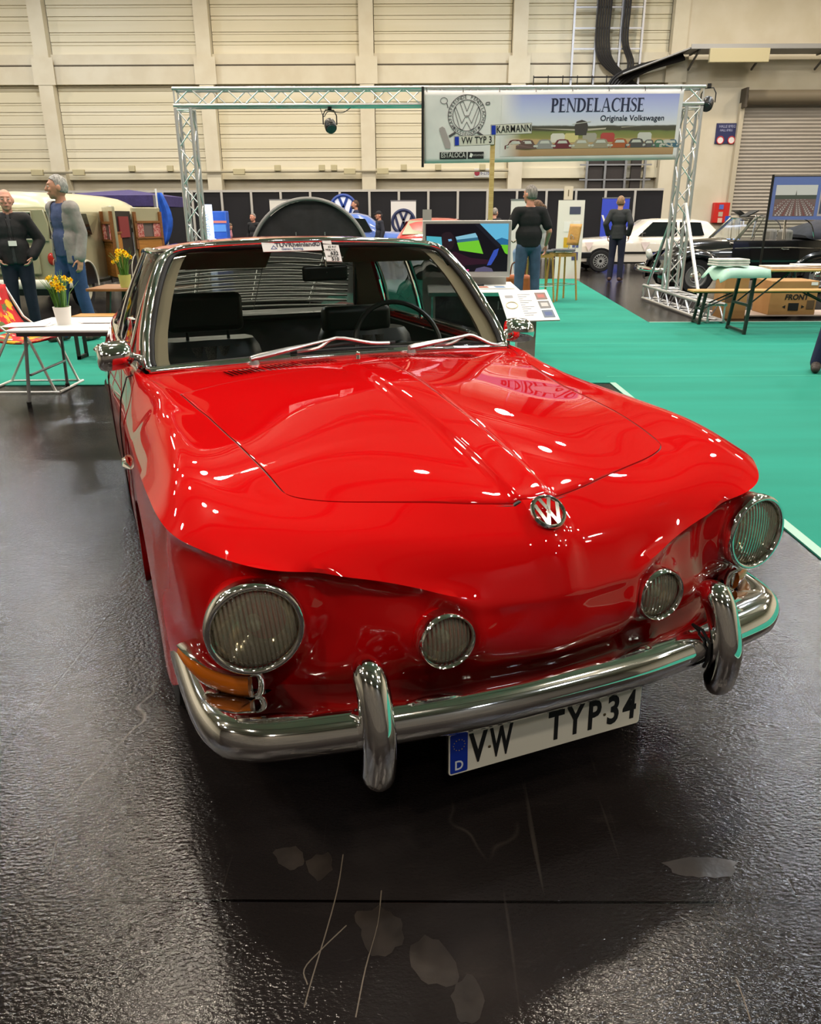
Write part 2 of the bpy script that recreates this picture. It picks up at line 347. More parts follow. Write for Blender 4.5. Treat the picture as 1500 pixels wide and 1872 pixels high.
# ---- cable tray above the shutter
tr=thing('cable_tray','long grey cable tray on wall brackets above the roller shutter','cable tray',(0,WY-.26,at(1400,100,WY).z))
gz=steel; x0=at(1240,100,WY).x
MB().box(((x0+21.5)/2,-.55,-.02),(21.5-x0,1.0,.04)).box(((x0+21.5)/2,-1.05,.03),(21.5-x0,.03,.14)).build('tray_floor',mat('tray_grey',(150,150,150),.45,.6),tr,smooth=False)
for x in np.arange(x0+.3,21,2.2): MB().beam((x,0,-.5),(x,-1.0,-.06),.05,.06).beam((x,0,-.05),(x,-1.0,-.05),.05,.06).build('tray_bracket',mat('tray_bracket',(96,94,92),.5,.5),tr,smooth=False)
MB().beam((x0,-.55,0),(x0-2.2,-.55,-.75),.9,.04).build('tray_ramp',mat('tray_grey'),tr,smooth=False)
MB().box((x0+1.6,-1.12,-.25),(2.0,.12,.42)).build('terminal_box',mat('box_cream'),tr,bevel=.02)
# ---- cable ladders with black cables
lad=thing('cable_ladder','vertical grey cable ladder on the cream wall above the banner','cable ladder',(0,WY-.02,0))
for px in(1047,1088,1133,1172): x=at(px,50,WY).x; MB().box((x,-.12,(10.3+wz(5.4))/2),(.07,.1,10.3-wz(5.4))).build('ladder_rail',steel,lad,smooth=False)
for z in np.arange(wz(6.6),10.2,.62): MB().box(((at(1047,50,WY).x+at(1172,50,WY).x)/2,-.12,z),(at(1172,50,WY).x-at(1047,50,WY).x,.05,.05)).build('ladder_rung',steel,lad,smooth=False)
cabm=mat('black_cable',(24,22,22),.55)
for g,(px,n) in enumerate(((1102,6),(1143,3))):
    cb_=thing('cable_bundle',('thick bundle of black cables running down the ladder left of centre','thin bundle of black cables running down the ladder on its right')[g],'cables',(0,WY-.25,0))
    for k in range(n):
        x=at(px,50,WY).x+(k-n/2)*.085; xe=at(1180,140,WY).x+k*.05
        MB().tube(crom([(x,0,10.3),(x,0,8.2),(x,0,7.0),(x+.25,-.05,6.3),(xe-.6 if g==0 else x+.1,-.1,5.6)],5),.04,6).build('cable',cabm,cb_)
cv=thing('cable_loom','heavy black cables arching from the ladder up into the tray','cables',(0,WY-.4,0))
for k in range(6):
    a,b_,c=at(1112+k*4,150+k*2,WY),at(1150+k*5,128+k*1.2,WY),at(1240,104+k*2,WY)
    MB().tube(crom([(a.x-.1,-.05*k,a.z-.6),(a.x,-.05*k,a.z),(b_.x,-.05*k,b_.z),(c.x,-.05*k,c.z)],6),.055,6).build('cable',cabm,cv)
lt=thing('wire_tray','thin black wire mesh tray along the wall behind the banner top','cable tray',(0,WY-.35,0))
a,b_=at(972,152,WY),at(1130,150,WY)
for dz in(0,.28): MB().tube([(a.x,0,a.z-.15+dz),(b_.x,0,a.z-.15+dz)],.025,6).build('tray_wire',cabm,lt)
for k in range(7): x=a.x+(b_.x-a.x)*k/6; MB().tube([(x,0,a.z-.2),(x,0,a.z+.18)],.018,6).build('tray_rib',cabm,lt)
lw=thing('lower_cable_ladder','grey cable ladder with dark cables on the wall below the banner','cable ladder',(0,WY-.02,0))
for px,w in((1087,22),(1122,30),(1160,14)): a=at(px-w/2,300,WY); b_=at(px+w/2,345,WY); MB().box(((a.x+b_.x)/2,0,2.9),(b_.x-a.x,.12,2.6)).build('cable_pack',mat('cable_dark',(52,46,44),.6),lw,smooth=False)
for px in(1070,1103,1140,1175): x=at(px,320,WY).x; MB().box((x,-.1,2.9),(.08,.1,2.6)).build('ladder_rail',steel,lw,smooth=False)
for px in(1070,1175): MB().box((at(px,320,WY).x,.06,3.0),(.06,.26,.06)).build('wall_bracket',steel,lw,smooth=False)
for z in(3.1,2.6): MB().box((at(1122,320,WY).x,-.12,z),(2.6,.05,.05)).build('ladder_rung',steel,lw,smooth=False)
# ---- wall signs
hs=thing('hall_sign','dark blue hall sign with two round symbols beside the shutter','sign',at(1327,244,WY-.12)); s=.36
a,b_=at(1311,226,WY),at(1345,263,WY); W_,H_=b_.x-a.x,a.z-b_.z
MB().box((0,0,0),(W_,.04,H_)).build('sign_panel',mat('sign_navy',(38,42,88),.5),hs,smooth=False)
mb=MB(); text_on(mb,'HALLE 8/9EG',.13,(0,-.022,H_*.34),(1,0,0),(0,0,1),sx=.8); text_on(mb,'HALL 8/9EG',.11,(-.02,-.022,H_*.15),(1,0,0),(0,0,1),sx=.8); mb.build('lettering',mat('sign_text',(170,172,200),.6),hs,smooth=False)
for x in(-.2,.2):
    MB().lathe([(.0,0),(.125,0),(.125,.012),(0,.012)],24,(x,-.02,-.22),rotX(PI/2)).build('symbol_disc',mat('symbol_white',(228,222,220),.6),hs)
    MB().tube([(x+.12*math.cos(t),-.034,-.22+.12*math.sin(t)) for t in np.linspace(0,2*PI,25)[:-1]],.016,6,closed=True).build('symbol_ring',mat('symbol_red',(200,50,50),.6),hs)
fb=thing('fire_alarm_panel','red fire extinguisher cabinet with small panels beside the shutter','fire cabinet',at(1316,389,WY-.20)); a,b_=at(1304,373,WY-.2),at(1328,410,WY-.2)
MB().box((0,0,0),(b_.x-a.x,.22,a.z-b_.z)).build('cabinet_body',mat('fire_red',(200,38,32),.45),fb,bevel=.02)
for z,c,nm in((.2,(90,110,190),'blue_label'),(-.05,(190,170,150),'window'),(-.26,(225,190,170),'white_label')): MB().box((-.03,-.115,z),(.16,.02,.16)).build(nm,mat('fire_'+nm,c,.5),fb,smooth=False)
ws_=thing('aisle_sign','small white aisle sign hanging on the wall above the black panels','sign',at(880,316,WY+.085)); a,b_=at(866,308,WY-.4),at(893,324,WY-.4)
MB().box((0,0,0),(b_.x-a.x,.03,a.z-b_.z)).build('sign_panel',white,ws_,smooth=False); mb=MB(); text_on(mb,'6-23B',.2,(.12,-.018,0),(1,0,0),(0,0,1),sx=.7); mb.build('lettering',mat('sign_grey',(90,92,130),.6),ws_,smooth=False)
MB().lathe([(0,0),(.1,0),(.1,.01),(0,.01)],16,(-.17,-.016,0),rotX(PI/2)).build('symbol_disc',mat('sign_red',(170,60,80),.6),ws_)
# ---- black exhibition panels
PY=28.0; blk=noisy('black_panel',(20,19,22),(28,27,31),.7,.85); zt=at(500,347,PY).z
bay=.985; x0=at(404,345,PY).x-14*bay
proto=None
for k in range(29):
    x=x0+k*bay
    if x>at(1283,345,PY).x-.5: break
    if proto is None:
        proto=thing('exhibition_panel','tall black exhibition wall panel in an aluminium frame','exhibition panel',(x,PY,0),0,'black exhibition wall panels')
        MB().box((bay/2,.02,zt/2),(bay-.08,.03,zt-.06)).build('infill',blk,proto,smooth=False)
        MB().box((0,0,zt/2),(.075,.075,zt)).build('post',mat('panel_alu',(196,192,184),.4,.4),proto,smooth=False)
        MB().box((bay/2,0,zt-.035),(bay-.075,.05,.07)).build('top_rail',mat('panel_alu'),proto,smooth=False)
    else: dup(proto,(x,PY,0))
# ---- carpet
cp=noisy('teal_carpet',(18,128,108),(22,138,118),1.1,.95,bump=.25,bscale=350,stretch=(.4,2.4,1))
car_=thing('teal_carpet','large teal green exhibition carpet around the red coupe','carpet')
poly=[(1.76,.2),(12,.2),(12,10.95),(3.29,10.95),(3.85,18.85),(-1.5,18.85),(-1.5,11.2),(-9,11.2),(-9,6.80),(1.76,6.80)]
q=MB().prism(poly,.0005,.007,'xy'); q.build('carpet_pile',cp,car_,smooth=False)
tp=mat('edge_tape',(150,190,170),.5)
MB().box((1.785,3.5,.0078),(.05,6.6,.0012)).build('edge_tape',tp,car_,smooth=False)
MB().box((7.6,10.93,.0078),(8.6,.05,.0012)).build('edge_tape',tp,car_,smooth=False)
sm=mat('carpet_seam',(70,175,150),.9)
for y in(7.08,9.05,10.9,): MB().box((5.2 if y<8 else 1.0,y,.0076),(6.8 if y<8 else 4.4,.012,.0008)).build('seam',sm,car_,smooth=False)

# scratches and worn patches in the floor
scm=mat('scratch_pale',(98,87,74),.6); stm=noisy('floor_patch',(38,33,30),(56,49,44),14,.32,bump=.3,lo=.3,hi=.7)
for pts in ([(627,1562),(618,1620),(600,1690),(570,1790),(556,1842)],[(633,1692),(585,1738),(556,1772),(562,1800)],[(697,1628),(690,1690),(668,1770),(650,1860)],[(1345,1790),(1360,1830),(1372,1868)]):
    q=[gr(*p)+Vector((0,0,.0002)) for p in pts]; struct(MB().tube(crom(q,4),.0012,5,flat=(1.2,.35)).build('floor_scratch',scm))
for pts in ([(1212,1578),(1260,1568),(1335,1572),(1342,1598),(1290,1604),(1240,1600)],[(655,1668),(705,1660),(735,1690),(725,1735),(680,1745),(660,1710)],[(745,1740),(790,1712),(832,1760),(825,1800),(770,1792)],[(828,1810),(862,1784),(886,1830),(870,1868),(835,1862)],[(500,1560),(540,1548),(556,1575),(530,1592)],[(560,1575),(598,1560),(606,1590),(580,1612)]):
    q=[gr(*p) for p in pts]; c=sum(q,Vector())/len(q); q=crom([np.array(v) for v in q],4,closed=True); rnd=random.Random(int(pts[0][0])); q=[Vector(v)+(Vector(v)-c)*rnd.uniform(-.12,.12) for v in q]
    mb=MB(); mb.add([Vector((v.x,v.y,.0005)) for v in q],[tuple(range(len(q)))]); struct(mb.build('floor_patch',stm,smooth=False))
# ================================================================ the red coupe
HERO=thing('classic_coupe','shiny red classic coupe with four round front lamps and chrome bumper','car')
_c,_s=math.cos(YAW),math.sin(YAW)
HERO.location=(-(CAR_CAM[0]*_c-CAR_CAM[1]*_s),-(CAR_CAM[0]*_s+CAR_CAM[1]*_c),0); HERO.rotation_euler=(0,0,YAW)
HERO_M=Matrix.Translation(HERO.location)@Matrix.Rotation(YAW,4,'Z')
red=mat('red_car_paint',(196,8,12),.5,0,1.0,.012,0.0); red.node_tree.nodes['Principled BSDF'].inputs['Coat IOR'].default_value=1.52
seatcloth=noisy('houndstooth_cloth',(20,20,21),(74,70,64),260,.9,detail=1)
vinyl=mat('black_vinyl',(11,11,12),.38); beige=mat('beige_headlining',(196,180,152),.7); grey_in=mat('grey_cloth',(52,52,54),.9)
pane=glass_mat('car_glass',(.90,.94,.92),.9); tyre=noisy('tyre_rubber',(16,16,17),(26,26,27),30,.75)
# ---- hood surface (s across, t back)
_cy=np.array([-.358,-.345,-.27,-.185,-.086,.02,.15,.29,.467,.62,.80]); _cz=np.array([.793,.796,.813,.832,.851,.868,.882,.897,.910,.917,.919])
_ey=np.array([-.13,-.068,.025,.135,.27,.43,.57,.73]); _ez=np.array([.812,.821,.832,.841,.846,.850,.858,.869]); _ex=np.array([.522,.53,.542,.555,.569,.584,.607,.633])
_fx=np.array([0,.05,.1,.145,.187,.229,.271,.313,.355,.40,.44,.475,.50,.512,.522]); _fy=np.array([-.358,-.35,-.338,-.325,-.309,-.292,-.274,-.256,-.238,-.219,-.202,-.186,-.168,-.152,-.125])
def ridge(x,y): 
    w=np.interp(y,[-.5,-.35,.5,.8],[.030,.040,.054,.058]); a=np.abs(x)
    return .013*(1-sstep(w-.004,w+.016,a))*sstep(.86,.72,y)
_D=[(.633,.73,.869),(.607,.573,.858),(.584,.431,.850),(.569,.271,.846),(.555,.135,.841),(.542,.025,.833),(.53,-.068,.822),(.514,-.142,.808),(.482,-.186,.802),(.44,-.202,.798),(.398,-.219,.797),(.355,-.236,.797),(.313,-.254,.797),(.271,-.271,.797),(.229,-.291,.797),(.187,-.308,.796),(.145,-.326,.793),(.06,-.35,.788),
 (0,.8,.908),(0,.62,.910),(0,.467,.906),(0,.292,.890),(0,.149,.875),(0,.023,.861),(0,-.086,.845),(0,-.185,.827),(0,-.271,.807),(0,-.345,.785),(0,-.41,.752),(.10,-.40,.752),
 (.70,.95,.873),(.70,.58,.852),(.70,.36,.847),(.70,.16,.841),(.69,-.03,.829),(.665,-.125,.815),(.62,-.20,.803),(.3,.78,.900),(.5,.75,.885),(.195,-.395,.746),(.285,-.365,.757),(.38,-.33,.768),(.475,-.295,.778),(.555,-.255,.792)]
_D=np.array(_D+[(-x,y,z) for x,y,z in _D if x>0])
def _tps(r2): return np.where(r2>1e-12,.5*r2*np.log(np.maximum(r2,1e-12)),0)
_n=len(_D); _r2=((_D[:,None,:2]-_D[None,:,:2])**2).sum(-1); _A=np.zeros((_n+3,_n+3)); _A[:_n,:_n]=_tps(_r2)+np.eye(_n)*1.5e-3; _A[:_n,_n]=1; _A[:_n,_n+1:]=_D[:,:2]; _A[_n:,:_n]=_A[:_n,_n:].T
_W=np.linalg.solve(_A,np.concatenate([_D[:,2],[0,0,0]]))
def top_z(x,y):
    x=np.asarray(x,float); y=np.asarray(y,float); q=np.stack([x.ravel(),y.ravel()],1); r2=((q[:,None]-_D[None,:,:2])**2).sum(-1); return (_tps(r2)@_W[:_n]+_W[_n]+q@_W[_n+1:]).reshape(x.shape)
# ---- body shell: columns from the nose centre round to the tail (half), rows: gap edge, fender, crease, flank, sill
def arch(yc,zc,r,th): return (yc-r*math.cos(math.radians(th)),zc+r*math.sin(math.radians(th)))
FY,RY,WZ,AR=.42,2.82,.30,.335
def Bp(x,yc,th): a=arch(yc,WZ,AR,th); return (x,a[0],a[1])
cols=[ # G                    M                    K                     L1                    L2                    L3                   B               crease
((0,-.358,.797),(0,-.443,.735),(0,-.497,.64),(0,-.505,.60),(0,-.506,.54),(0,-.49,.48),(0,-.45,.435),0),
((.10,-.338,.797),(.11,-.425,.737),(.115,-.485,.64),(.12,-.490,.60),(.12,-.492,.54),(.12,-.475,.48),(.12,-.44,.435),0),
((.160,-.321,.797),(.165,-.413,.740),(.178,-.478,.640),(.185,-.482,.60),(.187,-.484,.54),(.186,-.468,.48),(.183,-.436,.435),.1),
((.215,-.298,.797),(.222,-.397,.744),(.240,-.461,.650),(.232,-.450,.605),(.228,-.450,.54),(.226,-.442,.48),(.22,-.418,.435),.75),
((.271,-.274,.797),(.285,-.375,.752),(.30,-.448,.668),(.303,-.425,.625),(.303,-.437,.55),(.303,-.43,.48),(.30,-.408,.433),1),
((.355,-.238,.797),(.38,-.340,.764),(.40,-.420,.697),(.395,-.393,.66),(.39,-.405,.57),(.39,-.402,.49),(.385,-.380,.415),1),
((.44,-.202,.798),(.475,-.305,.774),(.50,-.402,.718),(.49,-.370,.682),(.485,-.375,.58),(.48,-.378,.49),(.475,-.352,.413),1),
((.50,-.168,.802),(.555,-.265,.789),(.59,-.378,.737),(.58,-.343,.70),(.57,-.343,.59),(.565,-.345,.49),(.56,-.315,.412),1),
((.522,-.125,.812),(.625,-.195,.808),(.668,-.345,.753),(.655,-.315,.715),(.645,-.315,.60),(.64,-.312,.49),(.63,-.28,.412),1),
((.531,-.06,.821),(.665,-.125,.823),(.730,-.285,.764),(.718,-.258,.722),(.708,-.262,.60),(.705,-.258,.49),(.695,-.235,.415),1),
((.541,.02,.8315),(.690,-.03,.833),(.770,-.20,.771),(.765,-.195,.71),(.757,-.20,.60),(.755,-.195,.49),(.75,-.17,.39),1),
((.55,.09,.838),(.698,.06,.839),(.788,-.08,.775),(.785,-.08,.705),(.782,-.09,.60),(.782,-.09,.48),(.782,-.06,.33),1),
((.559,.18,.8425),(.70,.15,.842),(.793,.07,.768),(.793,.04,.69),(.797,.0,.58),(.80,.0,.44),(.80,.075,.27),1),
((.567,.25,.8455),(.70,.25,.845),(.795,.18,.760),(.797,.14,.69),(.802,.11,.60),(.804,.09,.50),Bp(.806,FY,25),1),
((.578,.36,.848),(.70,.36,.848),(.796,.30,.752),(.799,.27,.71),(.804,.24,.65),(.807,.21,.60),Bp(.808,FY,52),1),
((.589,.47,.8515),(.70,.47,.851),(.796,.43,.746),(.80,.42,.72),(.805,.42,.69),(.808,.42,.66),Bp(.808,FY,90),1),
((.605,.56,.857),(.701,.58,.855),(.797,.58,.740),(.80,.59,.71),(.805,.62,.65),(.807,.64,.60),Bp(.808,FY,128),1),
((.633,.735,.869),(.705,.74,.863),(.798,.72,.732),(.80,.74,.69),(.804,.76,.60),(.806,.77,.50),Bp(.806,FY,155),1),
((.668,.875,.877),(.722,.86,.868),(.799,.85,.727),(.80,.86,.67),(.804,.86,.56),(.806,.84,.42),(.803,.775,.24),1),
((.705,1.02,.884),(.745,1.0,.872),(.80,1.0,.722),(.803,1.0,.66),(.806,1.0,.54),(.806,.98,.40),(.79,.95,.22),1),
((.728,1.3,.888),(.758,1.3,.872),(.803,1.3,.714),(.806,1.3,.65),(.808,1.3,.54),(.806,1.3,.40),(.785,1.3,.21),.9),
((.738,1.8,.890),(.766,1.8,.872),(.807,1.8,.708),(.81,1.8,.65),(.81,1.8,.54),(.806,1.8,.40),(.785,1.8,.21),.8),
((.735,2.2,.890),(.765,2.2,.872),(.807,2.2,.708),(.81,2.2,.65),(.81,2.2,.54),(.806,2.2,.40),(.785,2.25,.21),.8),
((.728,2.4,.890),(.758,2.4,.872),(.804,2.38,.71),(.808,2.37,.66),(.81,2.36,.56),(.808,2.38,.42),(.80,2.475,.24),.8),
((.722,2.52,.889),(.752,2.52,.871),(.802,2.5,.711),(.806,2.5,.68),(.81,2.46,.60),(.81,2.46,.50),Bp(.806,RY,25),.8),
((.716,2.64,.888),(.746,2.64,.870),(.80,2.63,.713),(.804,2.63,.70),(.808,2.62,.66),(.81,2.61,.60),Bp(.806,RY,52),.8),
((.705,2.82,.886),(.736,2.82,.868),(.795,2.82,.718),(.80,2.82,.71),(.804,2.82,.69),(.806,2.82,.66),Bp(.806,RY,90),.8),
((.692,3.0,.880),(.722,3.0,.862),(.786,3.01,.716),(.79,3.01,.70),(.798,3.03,.65),(.80,3.04,.60),Bp(.80,RY,128),.8),
((.68,3.1,.875),(.71,3.11,.857),(.78,3.12,.714),(.785,3.12,.68),(.79,3.14,.60),(.79,3.16,.50),Bp(.79,RY,155),.8),
((.665,3.2,.868),(.695,3.22,.85),(.77,3.24,.71),(.775,3.25,.66),(.778,3.25,.56),(.775,3.25,.42),(.77,3.18,.25),.8),
((.60,3.5,.79),(.64,3.54,.77),(.715,3.58,.695),(.72,3.58,.64),(.72,3.57,.54),(.71,3.55,.42),(.69,3.50,.30),.7),
((.46,3.64,.76),(.49,3.69,.745),(.54,3.72,.68),(.545,3.72,.62),(.545,3.71,.54),(.54,3.69,.44),(.53,3.65,.34),.5),
((0,3.70,.76),(0,3.755,.745),(0,3.785,.67),(0,3.785,.61),(0,3.775,.54),(0,3.755,.44),(0,3.72,.36),.4)]
NV=(7,7,5,6,5,5)
def column(c):
    P=[np.array(p,float) for p in c[:7]]; w=c[7]; G,M,K=P[0],P[1],P[2]
    d=G-M; inner=G+np.array([d[0]*.35,d[1]*.35 if abs(d[1])>.05 else 0,.25*abs(d[2])*0+.006]); 
    def cr(pts,first,last,ns):
        ext=[first]+pts+[last]; out=[]
        for i in range(1,len(ext)-2):
            p0,p1,p2,p3=ext[i-1:i+3]; n=ns[i-1]
            for k in range(n):
                t=k/n; out.append(.5*((2*p1)+(-p0+p2)*t+(2*p0-5*p1+4*p2-p3)*t*t+(-p0+3*p1-3*p2+p3)*t**3))
        out.append(pts[-1]); return np.array(out)
    end=2*P[6]-P[5]
    smooth=cr(P,inner,end,NV)
    up=cr(P[:3],inner,K+(K-M)*.6+np.array([0,0,-.012]),NV[:2]); dn=cr(P[2:],K+(K-P[3])*.3,end,NV[2:])
    sharp=np.concatenate([up[:-1],dn]); return smooth*(1-w)+sharp*w
CV=np.array([column(c) for c in cols])
full=np.concatenate([CV[:0:-1]*np.array([-1,1,1]),CV])
body=np.stack([crom(full[:,j],6) for j in range(full.shape[1])],1)
# the upper rows follow the same smooth field as the bonnet
_fr=(body[...,1]<1.0); _nv=NV[0]+NV[1]; _wv=np.concatenate([sstep(.0,1.0,np.arange(_nv+1)/(_nv*1.0))**.9,np.ones(body.shape[1]-_nv-1)])[None,:]
_tz=top_z(body[...,0],body[...,1]); _nose=sstep(-.40,-.47,body[...,1]); _wv=np.maximum(np.maximum(_wv,_nose*.8),sstep(.45,.72,body[...,1]))
body[...,2]=np.where(_fr,body[...,2]*_wv+_tz*(1-_wv),body[...,2])
# fair the surface along its length (front only)
_sm=body.copy()
for _ in range(8): _sm[1:-1]=.25*_sm[:-2]+.5*_sm[1:-1]+.25*_sm[2:]
_k=(sstep(.05,-.1,body[...,1]))[...,None]; body=body*(1-_k)+_sm*_k
# raised centre ridge on the nose, and the swellings round the lamps
X,Y,Z=body[...,0],body[...,1],body[...,2]
fr=(Y<.05)
rg=ridge(X,np.minimum(Y,.5))*sstep(.56,.70,Z)*fr; body[...,1]-=rg*.75*sstep(.80,.74,Z); body[...,2]+=rg*(.35+.65*sstep(.72,.79,Z))
HL=(.647,-.373,.62); FL=(.272,-.471,.562)
for sx in(-1,1):
    r=np.hypot(X-sx*HL[0],Z-HL[2]); lowm=(np.arange(body.shape[1])>13)[None,:]*fr
    body[...,1]-=.020*np.exp(-((np.maximum(r,.10)-.10)/.035)**2)*lowm
    body[...,1]+=.012*np.exp(-((r-.165)/.03)**2)*lowm
    r=np.hypot(X-sx*FL[0],Z-FL[2]); body[...,1]-=.016*np.exp(-((np.maximum(r,.07)-.07)/.03)**2)*lowm
mb=MB(); mb.grid(body,flip=True)
edge=body[:,0]; inw=np.stack([edge,edge+np.array([0,0,-.02]),edge*np.array([.985,1,1])+np.array([0,0,-.024])],1); mb.grid(inw)
bot=body[:,-1]; mb.grid(np.stack([bot,bot*np.array([.97,1,1])+np.array([0,0,.004]),bot*np.array([.93,1,1])+np.array([0,0,.03])],1))
shell=mb.build('body_shell',red,HERO,angle=33)
# ---- bonnet panel on the edge left by the shell
_E=body[body.shape[0]//2:,0]; _E=_E[:int(np.argmin(np.hypot(_E[:,0]-.633,_E[:,1]-.735)))+1]; _ci=int(np.argmin(np.hypot(_E[:,0]-.522,_E[:,1]+.125)))
def hood_pt(s,t):
    xc,yc=_E[_ci,0],_E[_ci,1]; yf=np.interp(s*xc,_E[:,0],_E[:,1]); yr=.80-.07*s*s; y=yf+(yr-yf)*t
    x=s*np.interp(yc+(.735-yc)*t,_E[_ci:,1],_E[_ci:,0]); return np.array([x,y,float(top_z(x,y))])
S_=np.concatenate([np.linspace(0,.085,9),np.linspace(.10,1,34)[:-1],[.985,1.0]]); T_=np.concatenate([[0,.006,.015],np.linspace(.03,.97,46),[.985,1.0]])
H=np.array([[hood_pt(s,t) for t in T_] for s in S_])
H[:,:,2]+=ridge(H[:,:,0],H[:,:,1])
Hf=np.concatenate([H[:0:-1]*np.array([-1,1,1]),H])
def shrink(A,d=.0055):
    B=A.copy(); e=B[-1]; e[:,0]-=d; B[0,:,0]+=d; B[:,0,1]+=d; B[:,-1,1]-=d; return B
Hh=shrink(Hf); mb=MB(); mb.grid(Hh)
loop=np.concatenate([Hh[:,0],Hh[-1,1:],Hh[-2::-1,-1],Hh[0,-2:0:-1]]); lo=loop+np.array([0,0,-.02]); cen=loop.mean(0); lo2=loop+(cen-loop)*.02+np.array([0,0,-.022])
mb.grid(np.stack([loop,lo,lo2],1),closed_u=True)
hood=mb.build('hood',red,HERO,angle=50)
_sl=np.concatenate([Hf[:,0],Hf[-1,1:],Hf[-2::-1,-1],Hf[0,-2:0:-1]])+np.array([0,0,-.0085]); MB().tube(_sl,.0075,6,closed=True).build('hood_gap_shade',rubber,HERO)  # black tube added below the hood edge to make the gap dark
# cowl between hood and windscreen, rear deck behind the cabin
def ws_base(x): a=abs(x); return np.array([x,1.062-.02*(a/.7)**4,.898-.014*(a/.7)**2])
mb=MB(); A=[]
for x in np.linspace(-1,1,41):
    h=hood_pt(abs(x),1.0); h=np.array([h[0]*np.sign(x) if x else 0,h[1]+.0025,h[2]-.002]); xe=.633 if abs(x)>.99 else 0
    e=ws_base(x*.705)
    if abs(x)>.99: h=h+np.array([.012*np.sign(x),0,-.004]); e=e+np.array([.012*np.sign(x),0,-.002])
    A.append([h+np.array([0,0,-.02]),h]+[h+(e-h)*t+np.array([0,0,.004*math.sin(PI*t)]) for t in (.12,.3,.5,.7,.88,1.0)])
mb.grid(np.array(A)); cowl=mb.build('cowl_panel',red,HERO,angle=45)
mb=MB(); A=[]
for x in np.linspace(-1,1,25):
    A.append([(x*.69,2.74+.05*(1-x*x),.880-.01*x*x)]+[(x*(.69-.10*t),2.76+(.84*(1-.1*x*x))*t,.874-.01*x*x-.085*t-.015*t*t) for t in(.25,.5,.75,1.0)])
A=np.array(A); A=np.concatenate([A,np.array([[(x*.46,3.70-.06*x*x,.76)] for x in np.linspace(-1,1,25)])],1)
mb.grid(A); mb.build('rear_deck',red,HERO,angle=45)
# louvres in the cowl: dark slanted slots
def cowl_z(x,y):
    u=abs(x)/.65; 
    for _ in range(5):
        h=hood_pt(min(u,1),1.0); e=ws_base(u*.705); t=(y-h[1]-.0025)/(e[1]-h[1]-.0025); xx=h[0]+(e[0]-h[0])*t; u=u*abs(x)/max(xx,1e-4)
    return h[2]-.002+(e[2]-h[2]+.002)*t+.004*math.sin(PI*min(1,max(0,t)))
for sx in(-1,1):
    for g in range(3):
        mb=MB()
        for k in range(8):
            x=sx*(.455-.132*g-k*.0155); y=.862+.0275*(.455-abs(x))/.125*.62; 
            p=[(x+.010-.0032,y-.038),(x+.010+.0032,y-.038),(x-.010+.0032,y+.038),(x-.010-.0032,y+.038)]
            mb.add([(a,b,cowl_z(a,b)+.0042) for a,b in p],[(0,1,2,3)])
        mb.build('cowl_louvre',mat('slot_black',(5,5,5),1.0,spec=0),HERO,smooth=False)
mb=MB(); mb.cyl((.0,.86,.915),(.0,.86,.935),.008,.006,12).ball((.0,.86,.935),.008); mb.build('washer_nozzle',chrome,HERO)
# ---- greenhouse
side=[(.690,1.052,.889),(.694,1.075,.915),(.690,1.10,.945),(.682,1.14,.99),(.667,1.185,1.036),(.649,1.226,1.088),(.628,1.27,1.14),(.603,1.32,1.19),(.572,1.368,1.237),(.545,1.392,1.258),(.505,1.398,1.270),(.46,1.39,1.277)]
sp=crom(side,4); n_=len(sp)
bc=np.array([0,1.062,.898]); tcn=np.array([0,1.335,1.294])
def ws_row(k):
    q=sp[k]; t=k/(n_-1); cc=bc+(tcn-bc)*np.clip((q[2]-.889)/(1.277-.889),0,1); return q,cc
A=[]
for k in range(n_):
    q,cc=ws_row(k); A.append([(x*q[0],cc[1]+(q[1]-cc[1])*x*x,cc[2]+(q[2]-cc[2])*x*x) for x in np.linspace(-1,1,31)])
A=np.array(A); WS=A
mb=MB().grid(A); mb.build('windscreen',pane,HERO,angle=60)
rim=np.concatenate([A[:,0],A[-1,1:-1],A[::-1,-1],A[0,-2:0:-1]])
# offset the rim a touch outward for the chrome
mb=MB().tube(rim+np.array([0,-.006,.004]),.013,10,closed=True); mb.build('windscreen_trim',chrome,HERO,angle=80)
cm=rim.mean(0); rin=rim+(cm-rim)*np.array([.03,.03,.04]); rin=rim+(cm-rim)/np.linalg.norm(cm-rim,axis=1)[:,None]*.020
mb=MB().tube(rin+np.array([0,-.003,.002]),.009,8,closed=True); mb.build('windscreen_gasket',rubber,HERO,angle=80)
bt=A[0]+np.array([0,-.012,.002]); mb=MB().tube(bt,.016,10,flat=(1.0,.75)); mb.build('lower_windscreen_trim',chrome,HERO,angle=80)
# roof
ry=[1.37,1.5,1.65,1.85,2.05,2.2,2.34]; rz=[1.300,1.306,1.308,1.305,1.292,1.274,1.250]; rx=[.50,.575,.592,.59,.578,.560,.535]; rzr=[1.272,1.268,1.268,1.260,1.242,1.216,1.184]
tt=np.linspace(0,1,31); A=[]
for t in tt:
    y=1.335+(2.36-1.335)*t; 
    xr=np.interp(y,ry,rx); zr=np.interp(y,ry,rzr); zc=np.interp(y,ry,rz); row=[]
    for s in np.linspace(-1,1,41):
        yy=y+.062*s*s*(1-t)**3-.05*s*s*t**3; row.append((s*xr,yy,zr+(zc-zr)*(1-abs(s)**2.6)))
    A.append(row)
A=np.array(A)
A[0]=WS[-1][np.linspace(0,30,41).round().astype(int)] if False else np.array([(x*sp[-1][0],tcn[1]+(sp[-1][1]-tcn[1])*x*x,tcn[2]+(sp[-1][2]-tcn[2])*x*x+.004) for x in np.linspace(-1,1,41)])
